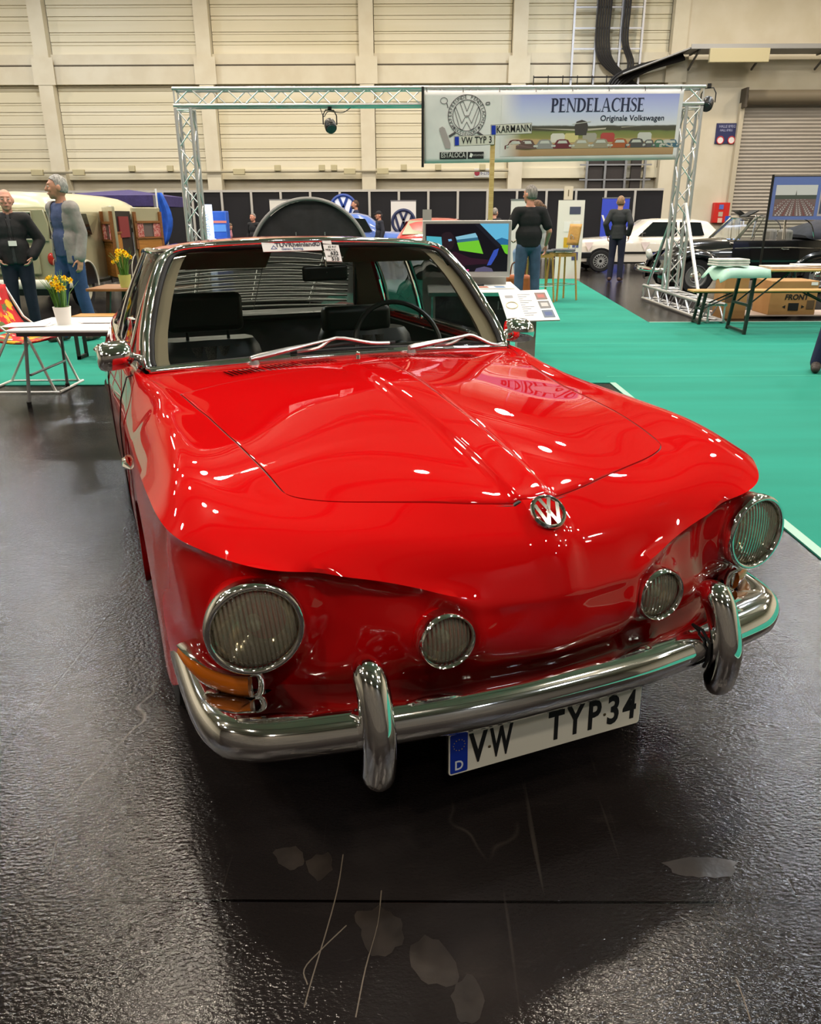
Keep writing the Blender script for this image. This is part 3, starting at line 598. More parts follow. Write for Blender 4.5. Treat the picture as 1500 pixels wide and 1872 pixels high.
# corner sweep: widen the second rows smoothly
for i in range(1,6):
    k=i/6; w=sp[-1][0]+(np.interp(1.55,ry,rx)-sp[-1][0])*sstep(0,1,k)**.55; A[i,:,0]=np.linspace(-1,1,41)*max(w,.0)
ROOF=A
mb=MB().grid(A,flip=True); mb.build('roof',red,HERO,angle=60)
mb=MB().grid(A[:, 1:-1]+np.array([0,0,-.025])); mb.build('headlining',beige,HERO,angle=60)
# pillars and side glass
def rail(y): return np.array([np.interp(y,ry,rx)+.006,y,np.interp(y,ry,rzr)-.004])
def belt(y): return np.array([np.interp(y,[1.0,1.3,1.8,2.4,2.9,3.1],[.712,.735,.745,.735,.71,.69]),y,np.interp(y,[1.0,1.3,2.8,3.0],[.886,.89,.89,.885])])
for sx in(-1,1):
    F=np.array([sx,1,1]); 
    # A pillar: outside strip beside the windscreen
    a=sp[1:44:3]; out=[]
    for q in a:
        k=(q[2]-.889)/(1.277-.889); o=np.array([q[0]+.020+.012*(1-k),q[1]+.05+.02*(1-k),q[2]-.003]); out.append([q+np.array([.004,.0,0]),q+np.array([.016,.014,0]),o,o+np.array([-.03,.02,0]),q+np.array([-.035,.03,-.004])])
    mb=MB().grid(np.array(out)*F,flip=sx<0); mb.build('windscreen_pillar',red,HERO,angle=50)
    pin=np.array([[q+np.array([-.012,.012,0]),q+np.array([-.075,.03,0]),q+np.array([-.07,.06,0])] for q in a]); mb=MB().grid(pin*F); mb.build('inner_pillar_trim',beige,HERO,angle=50)
    pp=np.array([q+np.array([.014,.010,0]) for q in a]); mb=MB().tube(pp*F,.010,8); mb.build('pillar_trim',chrome,HERO)
    # drip rail
    dr=[np.array([sp[-6][0]+.012,sp[-6][1]+.02,sp[-6][2]])]+[rail(y)+np.array([.008,0,-.002]) for y in(1.5,1.6,1.75,1.9,2.05,2.2,2.34)]
    dr=[np.array(sp[k])+np.array([.016,.018,.0]) for k in(8,16,24,32,38)]+dr[1:]+[np.array([.60,2.47,1.06]),np.array([.66,2.64,.93])]
    mb=MB().tube(crom(dr,4)*F,.009,8); mb.build('drip_rail',chrome,HERO)
    # side glass (front and quarter)
    def sg(y0b,y1b,y0t,y1t,nm):
        A=[]
        for u in np.linspace(0,1,9):
            b=belt(y0b+(y1b-y0b)*u); t=rail(y0t+(y1t-y0t)*u); A.append([b+(t-b)*v+np.array([.012*math.sin(PI*v),0,0]) for v in np.linspace(0,1,7)])
        A=np.array(A)*F; mb=MB().grid(A); mb.build(nm,pane,HERO,angle=60)
        lp=np.concatenate([A[0],A[1:,-1],A[-1,-2::-1],A[-2:0:-1,0]]); mb=MB().tube(lp,.009,6,closed=True); return mb.build(nm+'_frame',chrome,HERO)
    sg(1.14,1.33,1.40,1.45,'vent_window'); sg(1.35,1.98,1.47,1.90,'door_window'); sg(2.03,2.48,1.95,2.24,'quarter_window')
    # rear pillar
    A=[]
    for v in np.linspace(0,1,9):
        b0=belt(2.50);b1=np.array([.64,2.77,.895]); t0=rail(2.25); t1=np.array([.50,2.345,1.19]); f=b0+(t0-b0)*v; g=b1+(t1-b1)*v; A.append([f,f+(g-f)*.5+np.array([.02,.0,.0]),g])
    mb=MB().grid(np.array(A)*F); mb.build('rear_pillar',red,HERO,angle=60)
    MB().grid((np.array(A)-np.array([.022,.012,.0]))*F).build('inner_pillar_trim',beige,HERO,angle=60)
    # belt trim
    mb=MB().tube(np.array([belt(y)+np.array([.008,0,.002]) for y in np.linspace(1.08,2.62,20)])*F,.007,6); mb.build('belt_trim',chrome,HERO)
# rear window
A=[]
for v in np.linspace(0,1,9):
    b=np.array([.62,2.74,.890]); t=np.array([.50,2.345,1.19]); e=b+(t-b)*v; c0=np.array([0,2.80,.895])+(np.array([0,2.375,1.243])-np.array([0,2.80,.895]))*v
    A.append([(x*e[0],c0[1]+(e[1]-c0[1])*x*x,c0[2]+(e[2]-c0[2])*x*x) for x in np.linspace(-1,1,17)])
A=np.array(A); RW=A; MB().grid(A).build('rear_window',pane,HERO,angle=60)
lp=np.concatenate([A[:,0],A[-1,1:-1],A[::-1,-1],A[0,-2:0:-1]]); MB().tube(lp,.012,6,closed=True).build('rear_window_frame',rubber,HERO)
# slatted blind just inside the rear window
slat=mat('blind_slat',(214,214,208),.45)
for k in range(9):
    v=.05+k*.098; b=np.array([0,2.755,.895]); t=np.array([0,2.345,1.215]); c=b+(t-b)*v; hw=.56-.10*v
    mb=MB(); mb.grid(np.array([[(x*hw,c[1]-.03*x*x,c[2]-.012*x*x+dz) for dz in(-.003,.0085)] for x in np.linspace(-1,1,13)])); mb.build('blind_slat',slat,HERO,solid=.002)
for x in(-.3,.02,.34):
    mb=MB().tube([(x,2.745,.90),(x,2.345,1.21)],.002,5); mb.build('blind_cord',slat,HERO)
# ---- interior
mb=MB()
mb.box((0,1.9,.28),(1.5,2.0,.06)); mb.box((0,2.63,.885),(1.24,.24,.015)); mb.box((0,2.52,.6),(1.34,.05,.55))
for sx in(-1,1): mb.box((sx*.705,1.95,.58),(.02,1.9,.56))
mb.box((0,1.02,.58),(1.45,.03,.55)); mb.build('cabin_lining',vinyl,HERO,smooth=False)
mb=MB().box((0,.35,.36),(1.24,1.35,.10)); mb.box((0,-.12,.5),(1.1,.04,.30)); mb.box((0,1.9,.24),(1.4,2.2,.05)); mb.box((0,3.1,.42),(1.2,1.1,.10)); mb.build('underbody',black,HERO,smooth=False)
A=[]
for x in np.linspace(-.70,.70,29):
    hump=.022*math.exp(-((x-.37)/.2)**2); A.append([(x,1.075,.872),(x,1.12,.882),(x,1.17,.884+hump),(x,1.24,.876+hump*1.2),(x,1.27,.84),(x,1.26,.70),(x,1.22,.62)])
MB().grid(np.array(A)).build('dashboard',vinyl,HERO,angle=50)
mb=MB(); R=rotX(math.radians(62)); pts=[Vector((.37,1.40,.865))+R@Vector((.195*math.cos(a),.195*math.sin(a),0)) for a in np.linspace(0,2*PI,41)[:-1]]
mb.tube(pts,.011,8,closed=True); c0=Vector((.37,1.385,.84))
for a in (-.15,PI+.15): mb.tube([c0,Vector((.37,1.40,.865))+R@Vector((.19*math.cos(a),.19*math.sin(a),0))],.013,8,flat=(1.4,.5))
mb.ball(c0,(.05,.03,.05)); mb.cyl(c0,(.37,1.22,.78),.022); mb.build('steering_wheel',vinyl,HERO)
def seat(x,topz,head):
    mb=MB(); A=[]
    for z,y,hw in((.45,1.70,.23),(.60,1.76,.245),(.75,1.80,.245),(topz-.03,1.835,.225),(topz,1.85,.205)):
        A.append([(x-hw,y+.05,z),(x-hw*.98,y-.01,z),(x-hw*.7,y-.035,z),(x,y-.02,z),(x+hw*.7,y-.035,z),(x+hw*.98,y-.01,z),(x+hw,y+.05,z),(x+hw*.9,y+.11,z),(x-hw*.9,y+.11,z)])
    mb.grid(np.array(A),closed_u=False); mb.grid(np.array([[r[-1],r[0]] for r in A])); mb.f.append(tuple(range(len(mb.v)))[36:45]) if False else None
    mb.add(A[-1],[tuple(range(9))])
    mb.build('seat_bolster',vinyl,HERO,angle=60)
    mb=MB(); w=.155
    for k in range(5):
        xx=x-w+.031+k*.062; mb.grid(np.array([[(xx+.031*u,1.765+(z-.5)*.21-.022-.012*math.sqrt(max(0,1-u*u)),z) for z in np.linspace(.5,topz-.025,8)] for u in np.linspace(-1,1,7)]))
    mb.build('seat_back',seatcloth,HERO,angle=60)
    MB().box((x,1.52,.50),(.46,.48,.14)).build('seat_cushion',seatcloth,HERO,bevel=.04,seg=3)
    if head:
        mb=MB(); mb.box((x-.01,1.85,.992),(.335,.085,.165)); mb.build('headrest',vinyl,HERO,bevel=.028,seg=4)
        for d in(-.09,.09): MB().cyl((x+d,1.86,.83),(x+d,1.86,.93),.007).build('headrest_post',black,HERO)
seat(-.37,.872,True); seat(.37,.88,False)
MB().box((.33,1.86,.928),(.335,.085,.125)).build('headrest',vinyl,HERO,bevel=.028,seg=4)
mb=MB(); A=[]
for x in np.linspace(-.62,.62,21): A.append([(x,2.30,.50),(x,2.38,.70),(x,2.41-.01*abs(math.sin(x*25)),.80),(x,2.43,.875),(x,2.47,.893),(x,2.52,.885)])
mb.grid(np.array(A)); mb.build('rear_seat',grey_in,HERO,angle=40)
MB().tube([(x,2.44,.885) for x in np.linspace(-.62,.62,9)],.022,8).build('rear_seat_roll',vinyl,HERO)
# sun visor, inside mirror, papers on the screen
R=rotX(math.radians(-28)); mb=MB().box((-.36,1.46,1.232),(.40,.15,.018),rot=R); mb.build('sun_visor',beige,HERO,bevel=.007)
mb=MB().box((.36,1.46,1.240),(.40,.13,.018),rot=R); mb.build('sun_visor',beige,HERO,bevel=.007)
mb=MB().box((.022,1.30,1.178),(.194,.022,.058),rot=rotZ(.18)); mb.build('inside_mirror',vinyl,HERO,bevel=.026,seg=4)
MB().tube([(.02,1.34,1.285),(.025,1.30,1.225),(.025,1.295,1.18)],.006,8).build('mirror_stalk',chrome,HERO)
def on_ws(x,z): # a point on the windscreen from x and z
    t=np.clip((z-.889)/(1.277-.889),0,1); k=int(np.argmin(abs(sp[:,2]-z))); q=sp[k]; cc=bc+(tcn-bc)*t; u=x/q[0]; return Vector((x,cc[1]+(q[1]-cc[1])*u*u,cc[2]+(q[2]-cc[2])*u*u))
def sheet(nm,corners,m,parent=HERO,off=.003):
    a,b,c,d=[Vector(p) for p in corners]; n=(b-a).cross(d-a).normalized(); mb=MB(); mb.add([a,b,c,d,a+n*off,b+n*off,c+n*off,d+n*off],[(0,3,2,1),(4,5,6,7),(0,1,5,4),(1,2,6,5),(2,3,7,6),(3,0,4,7)])
    return mb.build(nm,m,parent,smooth=False),a,b,c,d,n
fo=Vector((0,-.012,.008))
def strip(nm,x0,x1,z0,z1,tilt=0):
    a,b,c,d=[on_ws(x,z)+fo for x,z in((x0,z0),(x1,z0+tilt),(x1,z1+tilt),(x0,z1))]; c=b+(d-a)
    o,a,b,c,d,n=sheet(nm,(a,b,c,d),paper); return a,b,c,d,n
a,b,c,d,n=strip('inspection_sign',-.215,.012,1.238,1.272)
def write(a,b,d,n,s,u,v,size,m,nm='lettering',parent=HERO,**kw):
    ux=(b-a).normalized(); uy=(d-a)-ux*(d-a).dot(ux); o=a+ux*(b-a).length*u+uy*v+n*.004; mb=MB(); text_on(mb,s,size,o,ux,uy,ext=.0004,**kw); return mb.build(nm,m,parent,smooth=False)
blue_ink=mat('blue_ink',(70,90,150),.6)
blue_ink=mat('blue_ink',(70,90,150),.6)
write(a,b,d,n,'TÜVRheinland®',.60,.62,.0265,mat('sign_grey_ink',(60,62,74),.6),bold=.0006); write(a,b,d,n,'Genau. Richtig.',.5,.22,.014,blue_ink)
ux=(b-a).normalized(); uy=(d-a).normalized(); mb=MB(); o=a+ux*.03+uy*.010+n*.004; tri=[o,o+ux*.026,o+ux*.013+uy*.018]; ti=[p+( (tri[0]+tri[1]+tri[2])/3-p)*.35 for p in tri]
mb.add(tri+ti,[(0,1,4,3),(1,2,5,4),(2,0,3,5)]); mb.build('emblem',blue_ink,HERO,smooth=False)
a,b,c,d,n=strip('price_tag',.020,.055,1.262,1.284,-.004)
a,b,c,d,n=strip('price_tag',.020,.082,1.200,1.258,-.003); write(a,b,d,n,'62 917',.5,.86,.012,ink); write(a,b,d,n,'HOJ 910...',.42,.68,.011,ink); write(a,b,d,n,'632',.58,.47,.021,ink,bold=.0006); write(a,b,d,n,'HOJ 4191...',.5,.29,.010,ink); write(a,b,d,n,'510',.58,.12,.020,ink,bold=.0006)
# ---- wipers
def wiper(p,peak,b0,b1):
    w=mat('wiper_silver',(205,205,206),.3,.9); p,e,b0,b1=[Vector(q) for q in(p,peak,b0,b1)]; up=Vector((0,-.012,.012))
    mb=MB(); mb.lathe([(.020,-.03),(.020,.0),(.015,.012),(.012,.03),(.0,.034)],16,c=p); mb.build('wiper_pivot',w,HERO)
    q=p+Vector((0,-.006,.024)); mb=MB(); mb.tube([q-(e-q)*.05,q+(e-q)*.05,q+(e-q)*.40,q+(e-q)*.62,e],[.011,.0155,.0125,.0075,.006],10,flat=(1,.75)); mb.build('wiper_arm',w,HERO)
    mid=(b0+b1)/2; mb=MB(); mb.tube(crom([b0+(b1-b0)*.06,b0+(b1-b0)*.25+up*.7,e,b0+(b1-b0)*.75+up*.7,b1-(b1-b0)*.06],4),.0065,6); mb.build('wiper_blade_bridge',w,HERO)
    mb=MB(); mb.tube([b0+Vector((0,.004,0)),b0+(b1-b0)*.5+Vector((0,.006,.012)),b1+Vector((0,.004,0))],.006,6); mb.build('wiper_blade',rubber,HERO)
wiper((-.338,1.0,.897),(-.02,1.05,.964),(-.195,1.05,.922),(.215,1.05,.934))
wiper((.262,1.0,.897),(.53,1.05,.944),(.36,1.05,.914),(.70,1.035,.895))
# ---- lamps
lens=bpy.data.materials.new('ribbed_lens'); lens.use_nodes=True; N=lens.node_tree.nodes; L=lens.node_tree.links; N.clear()
out=N.new('ShaderNodeOutputMaterial'); tr=N.new('ShaderNodeBsdfTransparent'); gl=N.new('ShaderNodeBsdfGlossy'); gl.inputs['Roughness'].default_value=.06; df=N.new('ShaderNodeBsdfDiffuse'); df.inputs[0].default_value=srgb(232,222,196)
tc=nd(lens,'ShaderNodeTexCoord'); wv=nd(lens,'ShaderNodeTexWave'); wv.bands_direction='X'; wv.inputs['Scale'].default_value=34; wv.inputs['Distortion'].default_value=.25; L.new(tc.outputs['Object'],wv.inputs[0])
rp_l=ramp(lens,[(.1,(196,184,150)),(.6,(255,252,244))]); L.new(wv.outputs['Fac'],rp_l.inputs[0]); L.new(rp_l.outputs[0],tr.inputs[0])
bp=nd(lens,'ShaderNodeBump'); bp.inputs['Strength'].default_value=.8; bp.inputs['Distance'].default_value=.004; L.new(wv.outputs['Fac'],bp.inputs['Height']); L.new(bp.outputs[0],gl.inputs['Normal']); L.new(bp.outputs[0],df.inputs['Normal'])
m1=N.new('ShaderNodeMixShader'); m1.inputs[0].default_value=.20; L.new(tr.outputs[0],m1.inputs[1]); L.new(df.outputs[0],m1.inputs[2])
m3=N.new('ShaderNodeMixShader'); fr=nd(lens,'ShaderNodeFresnel'); fr.inputs[0].default_value=1.5; L.new(bp.outputs[0],fr.inputs['Normal']); L.new(fr.outputs[0],m3.inputs[0]); L.new(m1.outputs[0],m3.inputs[1]); L.new(gl.outputs[0],m3.inputs[2]); L.new(m3.outputs[0],out.inputs[0])
reflector=noisy('lamp_reflector',(250,244,228),(232,218,184),18,.10,metal=.8)
def lamp(pos,r,axis,nm):
    root=Vector(pos); R=align_z(axis)
    mb=MB(); mb.lathe([(r*1.0,-.10),(r*1.12,-.045),(r*1.13,-.012)],40,root,R,cap=False); mb.build(nm+'_bucket',red,HERO,angle=60)
    mb=MB(); mb.lathe([(r*1.13,-.03),(r*1.15,-.012),(r*1.13,.004),(r*1.06,.010),(r*.985,.006),(r*.97,-.004),(r*.97,-.02)],48,root,R,cap=False); mb.build(nm+'_ring',chrome,HERO,angle=80)
    mb=MB(); mb.lathe([(r*.97,-.012)]+[(r*.93*math.sqrt(max(1-k,0)) if k<1 else .0,-.012-.62*r*k) for k in np.linspace(.02,1,12)],32,root,R,cap=False); mb.build(nm+'_reflector',reflector,HERO,angle=80)
    mb=MB(); f=[(r*.97*math.sin(a),-.004+.018*(r/.09)*(math.cos(a)-math.cos(1.35))/(1-math.cos(1.35))) for a in np.linspace(1.35,0,10)]; f=[(p[0] / math.sin(1.35) if True else 0,p[1]) for p in f]
    bk=[(p[0],p[1]-.005) for p in f][::-1]
    o=MB().lathe(f,40,(0,0,0),cap=False).build(nm+'_lens',lens,HERO,angle=80,merge=True); o.matrix_local=Matrix.Translation(root)@R.to_4x4()@Matrix.Rotation(0,4,'Z')
    mb=MB(); mb.cyl(root-R@Vector((0,0,.045)),root-R@Vector((0,0,.02)),.014,.014); mb.ball(root-R@Vector((0,0,.02)),.014); mb.build(nm+'_bulb',mat('bulb_glass',(225,220,205),.15),HERO)
for sx in(-1,1):
    lamp((sx*HL[0],HL[1]-.012,HL[2]),.088,(sx*.10,-1,.03),'headlamp'); lamp((sx*FL[0],FL[1]-.012,FL[2]),.056,(sx*.03,-1,.02),'driving_lamp')
# ---- front indicators wrapping round the corners
amber=mat('amber_lens',(205,105,12),.12,0,.6,spec=.6)
for sx in(-1,1):
    F=np.array([sx,1,1])
    path=crom([(.648,-.320,.458),(.68,-.305,.460),(.71,-.287,.468),(.735,-.268,.480),(.754,-.243,.496),(.766,-.212,.510)],5)*F
    mb=MB(); hh=[.026]*len(path)
    A=[];B=[]
    for i,p in enumerate(path):
        t=path[min(i+1,len(path)-1)]-path[max(i-1,0)]; nrm=np.array([t[1],-t[0],0])*(1 if sx>0 else -1); nrm/=np.linalg.norm(nrm); k=1-.5*max(0,(i/len(path)-.62)/.38); h=.026*k
        A.append([p+nrm*d+np.array([0,0,z*h]) for d,z in((-.03,1.36),(.018,1.36),(.026,1.22),(.016,1.02),(.012,-1.0),(.014,-1.08),(.010,-1.12),(-.03,-1.12))])
        B.append([p+nrm*d+np.array([0,0,z*h]) for d,z in((.008,1.05),(.018,.95),(.024,.5),(.026,0),(.024,-.5),(.018,-.95),(.008,-1.05))])
    A=np.array(A); mb=MB().grid(A); mb.add(A[0],[tuple(range(8))]); mb.add(A[-1],[tuple(range(8))]); e=A[0]; 
    mb.tube(crom([path[0]+np.array([sx*.004,-.012,-.027]),path[0]+np.array([-sx*.010,-.010,-.020]),path[0]+np.array([-sx*.014,-.008,.004]),path[0]+np.array([-sx*.008,-.010,.026]),path[0]+np.array([sx*.006,-.014,.034])],4),.0085,8)
    mb.build('indicator_frame',chrome,HERO,angle=60)
    B=np.array(B[1:]); mb=MB().grid(B); mb.add(B[0],[tuple(range(7))]); mb.add(B[-1],[tuple(range(7))]); mb.build('indicator_lens',amber,HERO,angle=60)
# ---- bumper with overriders
bpath=[(0,-.546),(.12,-.545),(.24,-.539),(.34,-.527),(.43,-.515),(.52,-.500),(.60,-.485),(.665,-.468),(.715,-.440),(.75,-.405),(.772,-.35),(.784,-.28),(.790,-.19),(.793,-.10),(.795,-.02)]
half=crom([(x,y,0) for x,y in bpath],5); pl=np.concatenate([half[:0:-1]*np.array([-1,1,1]),half])
prof=[(-.175,.432),(-.115,.438),(-.07,.441),(-.035,.437),(-.012,.423),(-.001,.403),(0,.385),(-.006,.366),(-.022,.349),(-.045,.342),(-.075,.345)]
A=[]
for i,p in enumerate(pl):
    t=pl[min(i+1,len(pl)-1)]-pl[max(i-1,0)]; n=np.array([t[1],-t[0],0]); n/=np.linalg.norm(n)
    k=1-.45*sstep(.62,.80,abs(p[0])) ; A.append([p+n*d*k+np.array([0,0,z]) for d,z in prof])
A=np.array(A); mb=MB().grid(A); mb.add(A[0],[tuple(range(len(prof)))]); mb.add(A[-1],[tuple(range(len(prof)))]); mb.build('front_bumper',chrome,HERO,angle=60)
for sx in(-1,1):
    x=.445*sx
    cp=crom([(x,-.425,.515),(x,-.463,.528),(x,-.497,.505),(x,-.522,.455),(x,-.538,.40),(x,-.535,.345),(x,-.522,.305),(x,-.500,.288)],5)
    m=len(cp); rr=[.030*min(1,(.35+2.2*min(i/m,1-i/m)*1.6)) for i in range(m)]; rr=[min(r*1.18,.0355) for r in rr]
    mb=MB().tube(cp,rr,16,flat=(1.05,1.0),up=(1,0,0)); mb.tube([(x,-.50,.40),(x,-.42,.40)],.02,10); mb.build('overrider',chrome,HERO,angle=70)
    # rubber bead between overrider and blade
    mb=MB().tube([(x-sx*.036,-.455,.440),(x-sx*.036,-.49,.442),(x-sx*.036,-.519,.42),(x-sx*.036,-.522,.385),(x-sx*.036,-.51,.35)],.004,6); mb.build('overrider_bead',rubber,HERO)
    mb=MB().box((sx*.4,-.40,.38),(.05,.16,.05)); mb.build('bumper_bracket',black,HERO)
# rear bumper
mb=MB(); rp=crom([(0,3.86,.42),(.4,3.84,.42),(.65,3.76,.42),(.76,3.6,.42),(.79,3.35,.42)],5); rp=np.concatenate([rp[:0:-1]*np.array([-1,1,1]),rp]); mb.tube(rp,.045,10,flat=(.5,1)); mb.build('rear_bumper',chrome,HERO)
# ---- number plate
PT=-.028; ce=Vector((0,-.463-.006,.262)); uy=Vector((0,math.sin(-PT)*1,math.cos(PT))); ux=Vector((1,0,0)); nn=Vector((0,-1,0))
def pl_pt(u,v,w=0): return ce+ux*u+uy*v+nn*w
def rrect(w,h,r,n=5):
    out=[]
    for cx,cy,a0 in((w/2-r,h/2-r,0),(-w/2+r,h/2-r,90),(-w/2+r,-h/2+r,180),(w/2-r,-h/2+r,270)):
        for k in range(n+1): a=math.radians(a0+90*k/n); out.append((cx+r*math.cos(a),cy+r*math.sin(a)))
    return out
def plate_slab(nm,w,h,r,w0,w1,m,cx=0,parent=HERO,f=pl_pt):
    q=rrect(w,h,r); mb=MB(); N=len(q); mb.add([f(a+cx,b,w0) for a,b in q]+[f(a+cx,b,w1) for a,b in q],[tuple(range(N)),tuple(range(2*N-1,N-1,-1))]+[(k,(k+1)%N,N+(k+1)%N,N+k) for k in range(N)]); return mb.build(nm,m,parent,smooth=False)
plate_slab('number_plate',.52,.11,.008,0,.004,mat('plate_white',(232,226,210),.35))
plate_slab('plate_rim',.524,.114,.009,-.004,.001,black)
eu=mat('plate_blue',(18,50,160),.4); 
plate_slab('plate_country_band',.043,.102,.004,.004,.0048,eu,cx=-.235)
def plate_text(s,u,size,m,v=0,sx=.62,bold=.0035,shear=0): 
    mb=MB(); text_on(mb,s,size,pl_pt(u,v,.0046),ux,uy,ext=.0006,sx=sx,bold=bold); return mb.build('lettering',m,HERO,smooth=False)
for s,u,k in(('V',-.187,.80),('W',-.128,.62),('T',.018,.80),('Y',.071,.80),('P',.124,.86),('3',.180,.92),('4',.228,.88)): plate_text(s,u,.108,ink,-.001,sx=k*.80,bold=.0028)
pw=mat('plate_mark',(225,228,235),.5); plate_text('D',-.235,.034,pw,-.033,sx=.9,bold=.0006)
mb=MB()
for k in range(12): 
    a=2*PI*k/12; mb.add([pl_pt(-.235+.014*math.cos(a)+.0013*math.cos(q),.022+.014*math.sin(a)+.0013*math.sin(q),.0053) for q in np.linspace(0,2*PI,6)[:-1]],[(0,1,2,3,4)])
mb.build('star_ring',mat('plate_star',(220,190,60),.5),HERO,smooth=False)
for u in(-.158,.155): mb=MB().ball(pl_pt(u,-.004,.005),(.004,.002,.004),8); mb.build('plate_screw',mat('old_screw',(120,105,80),.5,1),HERO)
MB().box((0,-.40,.30),(.30,.10,.03)).build('plate_bracket',black,HERO)
# ---- bonnet badge (ring with two letters)
def vw_badge(R,t,w):
    """ring plus V over W bars in the xz plane, outward is -y"""
    mb=MB(); mb.tube([(R*math.cos(a),0,R*math.sin(a)) for a in np.linspace(0,2*PI,41)[:-1]],w*.62,8,closed=True)
    r=R*.94
    def bar(p,q): mb.beam((p[0]*r,-t*.2,p[1]*r),(q[0]*r,-t*.2,q[1]*r),w,t,up=(0,1,0))
    bar((-.36,.93),(0,.10)); bar((.36,.93),(0,.10))
    bar((-.80,.55),(-.36,-.90)); bar((-.36,-.90),(0,.02)); bar((0,.02),(.36,-.90)); bar((.36,-.90),(.80,.55)); return mb
o=vw_badge(.037,.006,.0085).build('bonnet_badge',chrome,HERO,angle=40); o.matrix_local=Matrix.Translation((0,-.410,.783))@Matrix.Rotation(math.radians(-48),4,'X')
# ---- mirrors, handles, side badge
for sx in(-1,1):
    A=[]
    for u,k in((-.058,.30),(-.056,.62),(-.050,.84),(-.036,.97),(-.010,1.0),(.020,.98),(.044,.90),(.055,.72),(.060,.36)):
        A.append([(sx*(.795-u),1.14-.075*k*math.sin(a)**1.0,.937+.050*k*math.cos(a)+.004*u/.05) for a in np.linspace(0,PI,17)])
    mb=MB().grid(np.array(A)); mb.add(A[0],[tuple(range(17))]); mb.add(A[-1],[tuple(range(17))]); mb.add([A[i][0] for i in range(9)]+[A[i][16] for i in range(8,-1,-1)],[tuple(range(18))]); mb.build('door_mirror',chrome,HERO,angle=60)
    MB().box((sx*.795,1.1425,.937),(.10,.003,.084)).build('mirror_glass',mat('mirror_glass',(215,220,222),.03,1),HERO)
    mb=MB().tube([(sx*.70,1.09,.905),(sx*.715,1.09,.93),(sx*.742,1.115,.932)],[.018,.014,.016],10); mb.ball((sx*.738,1.112,.932),.018); mb.build('mirror_arm',chrome,HERO)
    mb=MB().tube(np.array([(sx*.79,1.86,.845),(sx*.835,1.87,.845),(sx*.845,1.93,.845),(sx*.835,1.99,.845),(sx*.79,2.0,.845)]),.011,8); mb.build('door_handle',chrome,HERO)
    mb=MB().tube([(sx*.800,.80,.625),(sx*.812,.84,.626),(sx*.814,.90,.627),(sx*.80,.96,.628)],[.004,.013,.013,.004],8); mb.build('side_badge',chrome,HERO)
    # door shut lines
    for y in(1.07,2.0):
        j=0; ys=[(belt(y)[0]+.004,y,.885)]+[(np.interp(z,[.21,.40,.54,.65,.71,.80,.872],[.786,.808,.811,.811,.809,.795,.767]),y,z) for z in(.872,.80,.71,.65,.54,.40,.23)]
        MB().tube(np.array(ys)*np.array([sx,1,1]),.0025,4).build('door_gap',black,HERO)
    # wheels
    for wy,nm in((FY,'front'),(RY,'rear')):
        c=(sx*.70,wy,.298); R=rotY(sx*PI/2)
        mb=MB().lathe([(.19,-.075),(.24,-.085),(.285,-.078),(.298,-.05),(.299,0),(.298,.05),(.285,.075),(.24,.082),(.195,.07)],40,c,R,cap=False); mb.build('tyre',tyre,HERO,angle=50)
        mb=MB().lathe([(.195,-.06),(.195,.055),(.185,.062),(.15,.03),(.11,.045),(.105,.05)],32,c,R,cap=True); mb.build('wheel_rim',mat('wheel_silver',(170,170,172),.35,1),HERO,angle=50)
        mb=MB().lathe([(.11,.045),(.105,.06),(.07,.075),(.0,.08)],28,c,R); mb.build('hubcap',chrome,HERO,angle=60)
        mb=MB(); A=[[(sx*x,wy-.36*math.cos(a),.30+.36*math.sin(a)) for x in(.80,.52)] for a in np.linspace(0,PI,17)]; mb.grid(np.array(A)); mb.add([p[1] for p in A],[tuple(range(17))]); mb.build('wheel_housing',black,HERO,angle=50)
# ================================================================ truss stand with banner
TS=.215; TR=.024
def truss(name,label,p0,p1,up,group=None,step=.25,cat='truss'):
    p0,p1=Vector(p0),Vector(p1); o=thing(name,label,cat,p0); d=p1-p0; ln=d.length; t=d.normalized(); u=Vector(up); a=t.cross(u).normalized(); b=a.cross(t)
    cs=[(a*sx+b*sy)*TS/2 for sx,sy in((-1,-1),(1,-1),(1,1),(-1,1))]
    for c in cs: MB().tube([c,c+d],TR,10).build('chord',alu,o)
    mb=MB(); n=max(1,round(ln/step))
    for f in range(4):
        c0,c1=cs[f],cs[(f+1)%4]
        for k in range(n):
            q0,q1=(c0,c1) if k%2==0 else (c1,c0); mb.tube([q0+t*ln*k/n,q1+t*ln*(k+1)/n],.010,6)
        for e in(0,1): mb.tube([c0+d*e-t*(.02*(2*e-1)),c1+d*e-t*(.02*(2*e-1))],.012,6)
    mb.build('lattice',alu,o); return o
TY=12.56; XL=at(334,160,TY).x; XR=at(1268,160,TY).x; ZT=at(700,157,TY-.1).z
truss('truss_tower','left upright aluminium truss tower behind the red coupe',(XL,TY,.02),(XL,TY,ZT-TS-TR*2-.01),(0,1,0))
truss('truss_tower','right upright aluminium truss tower standing on the floor truss',(XR,TY,.30),(XR,TY,ZT-TS-TR*2-.01),(0,1,0))
truss('truss_crossbeam','long horizontal aluminium truss spanning the two towers',(XL-.13,TY,ZT-TS/2-TR),(XR+.13,TY,ZT-TS/2-TR),(0,0,1))
truss('floor_truss','aluminium truss lying on the floor as foot of the right tower',gr(1300,592)+Vector((.05,0,.14)),gr(1172,548)+Vector((.12,0,.14)),(0,0,1))
br=thing('truss_brace','pair of slanted aluminium struts bracing the right tower','brace',(XR,TY,.29))
MB().tube([(.03,-1.15,0),(0.03,-.12,1.25)],.026,8).build('strut',alu,br); MB().tube([(-.03,1.15,0),(-.03,.12,1.25)],.026,8).build('strut',alu,br)
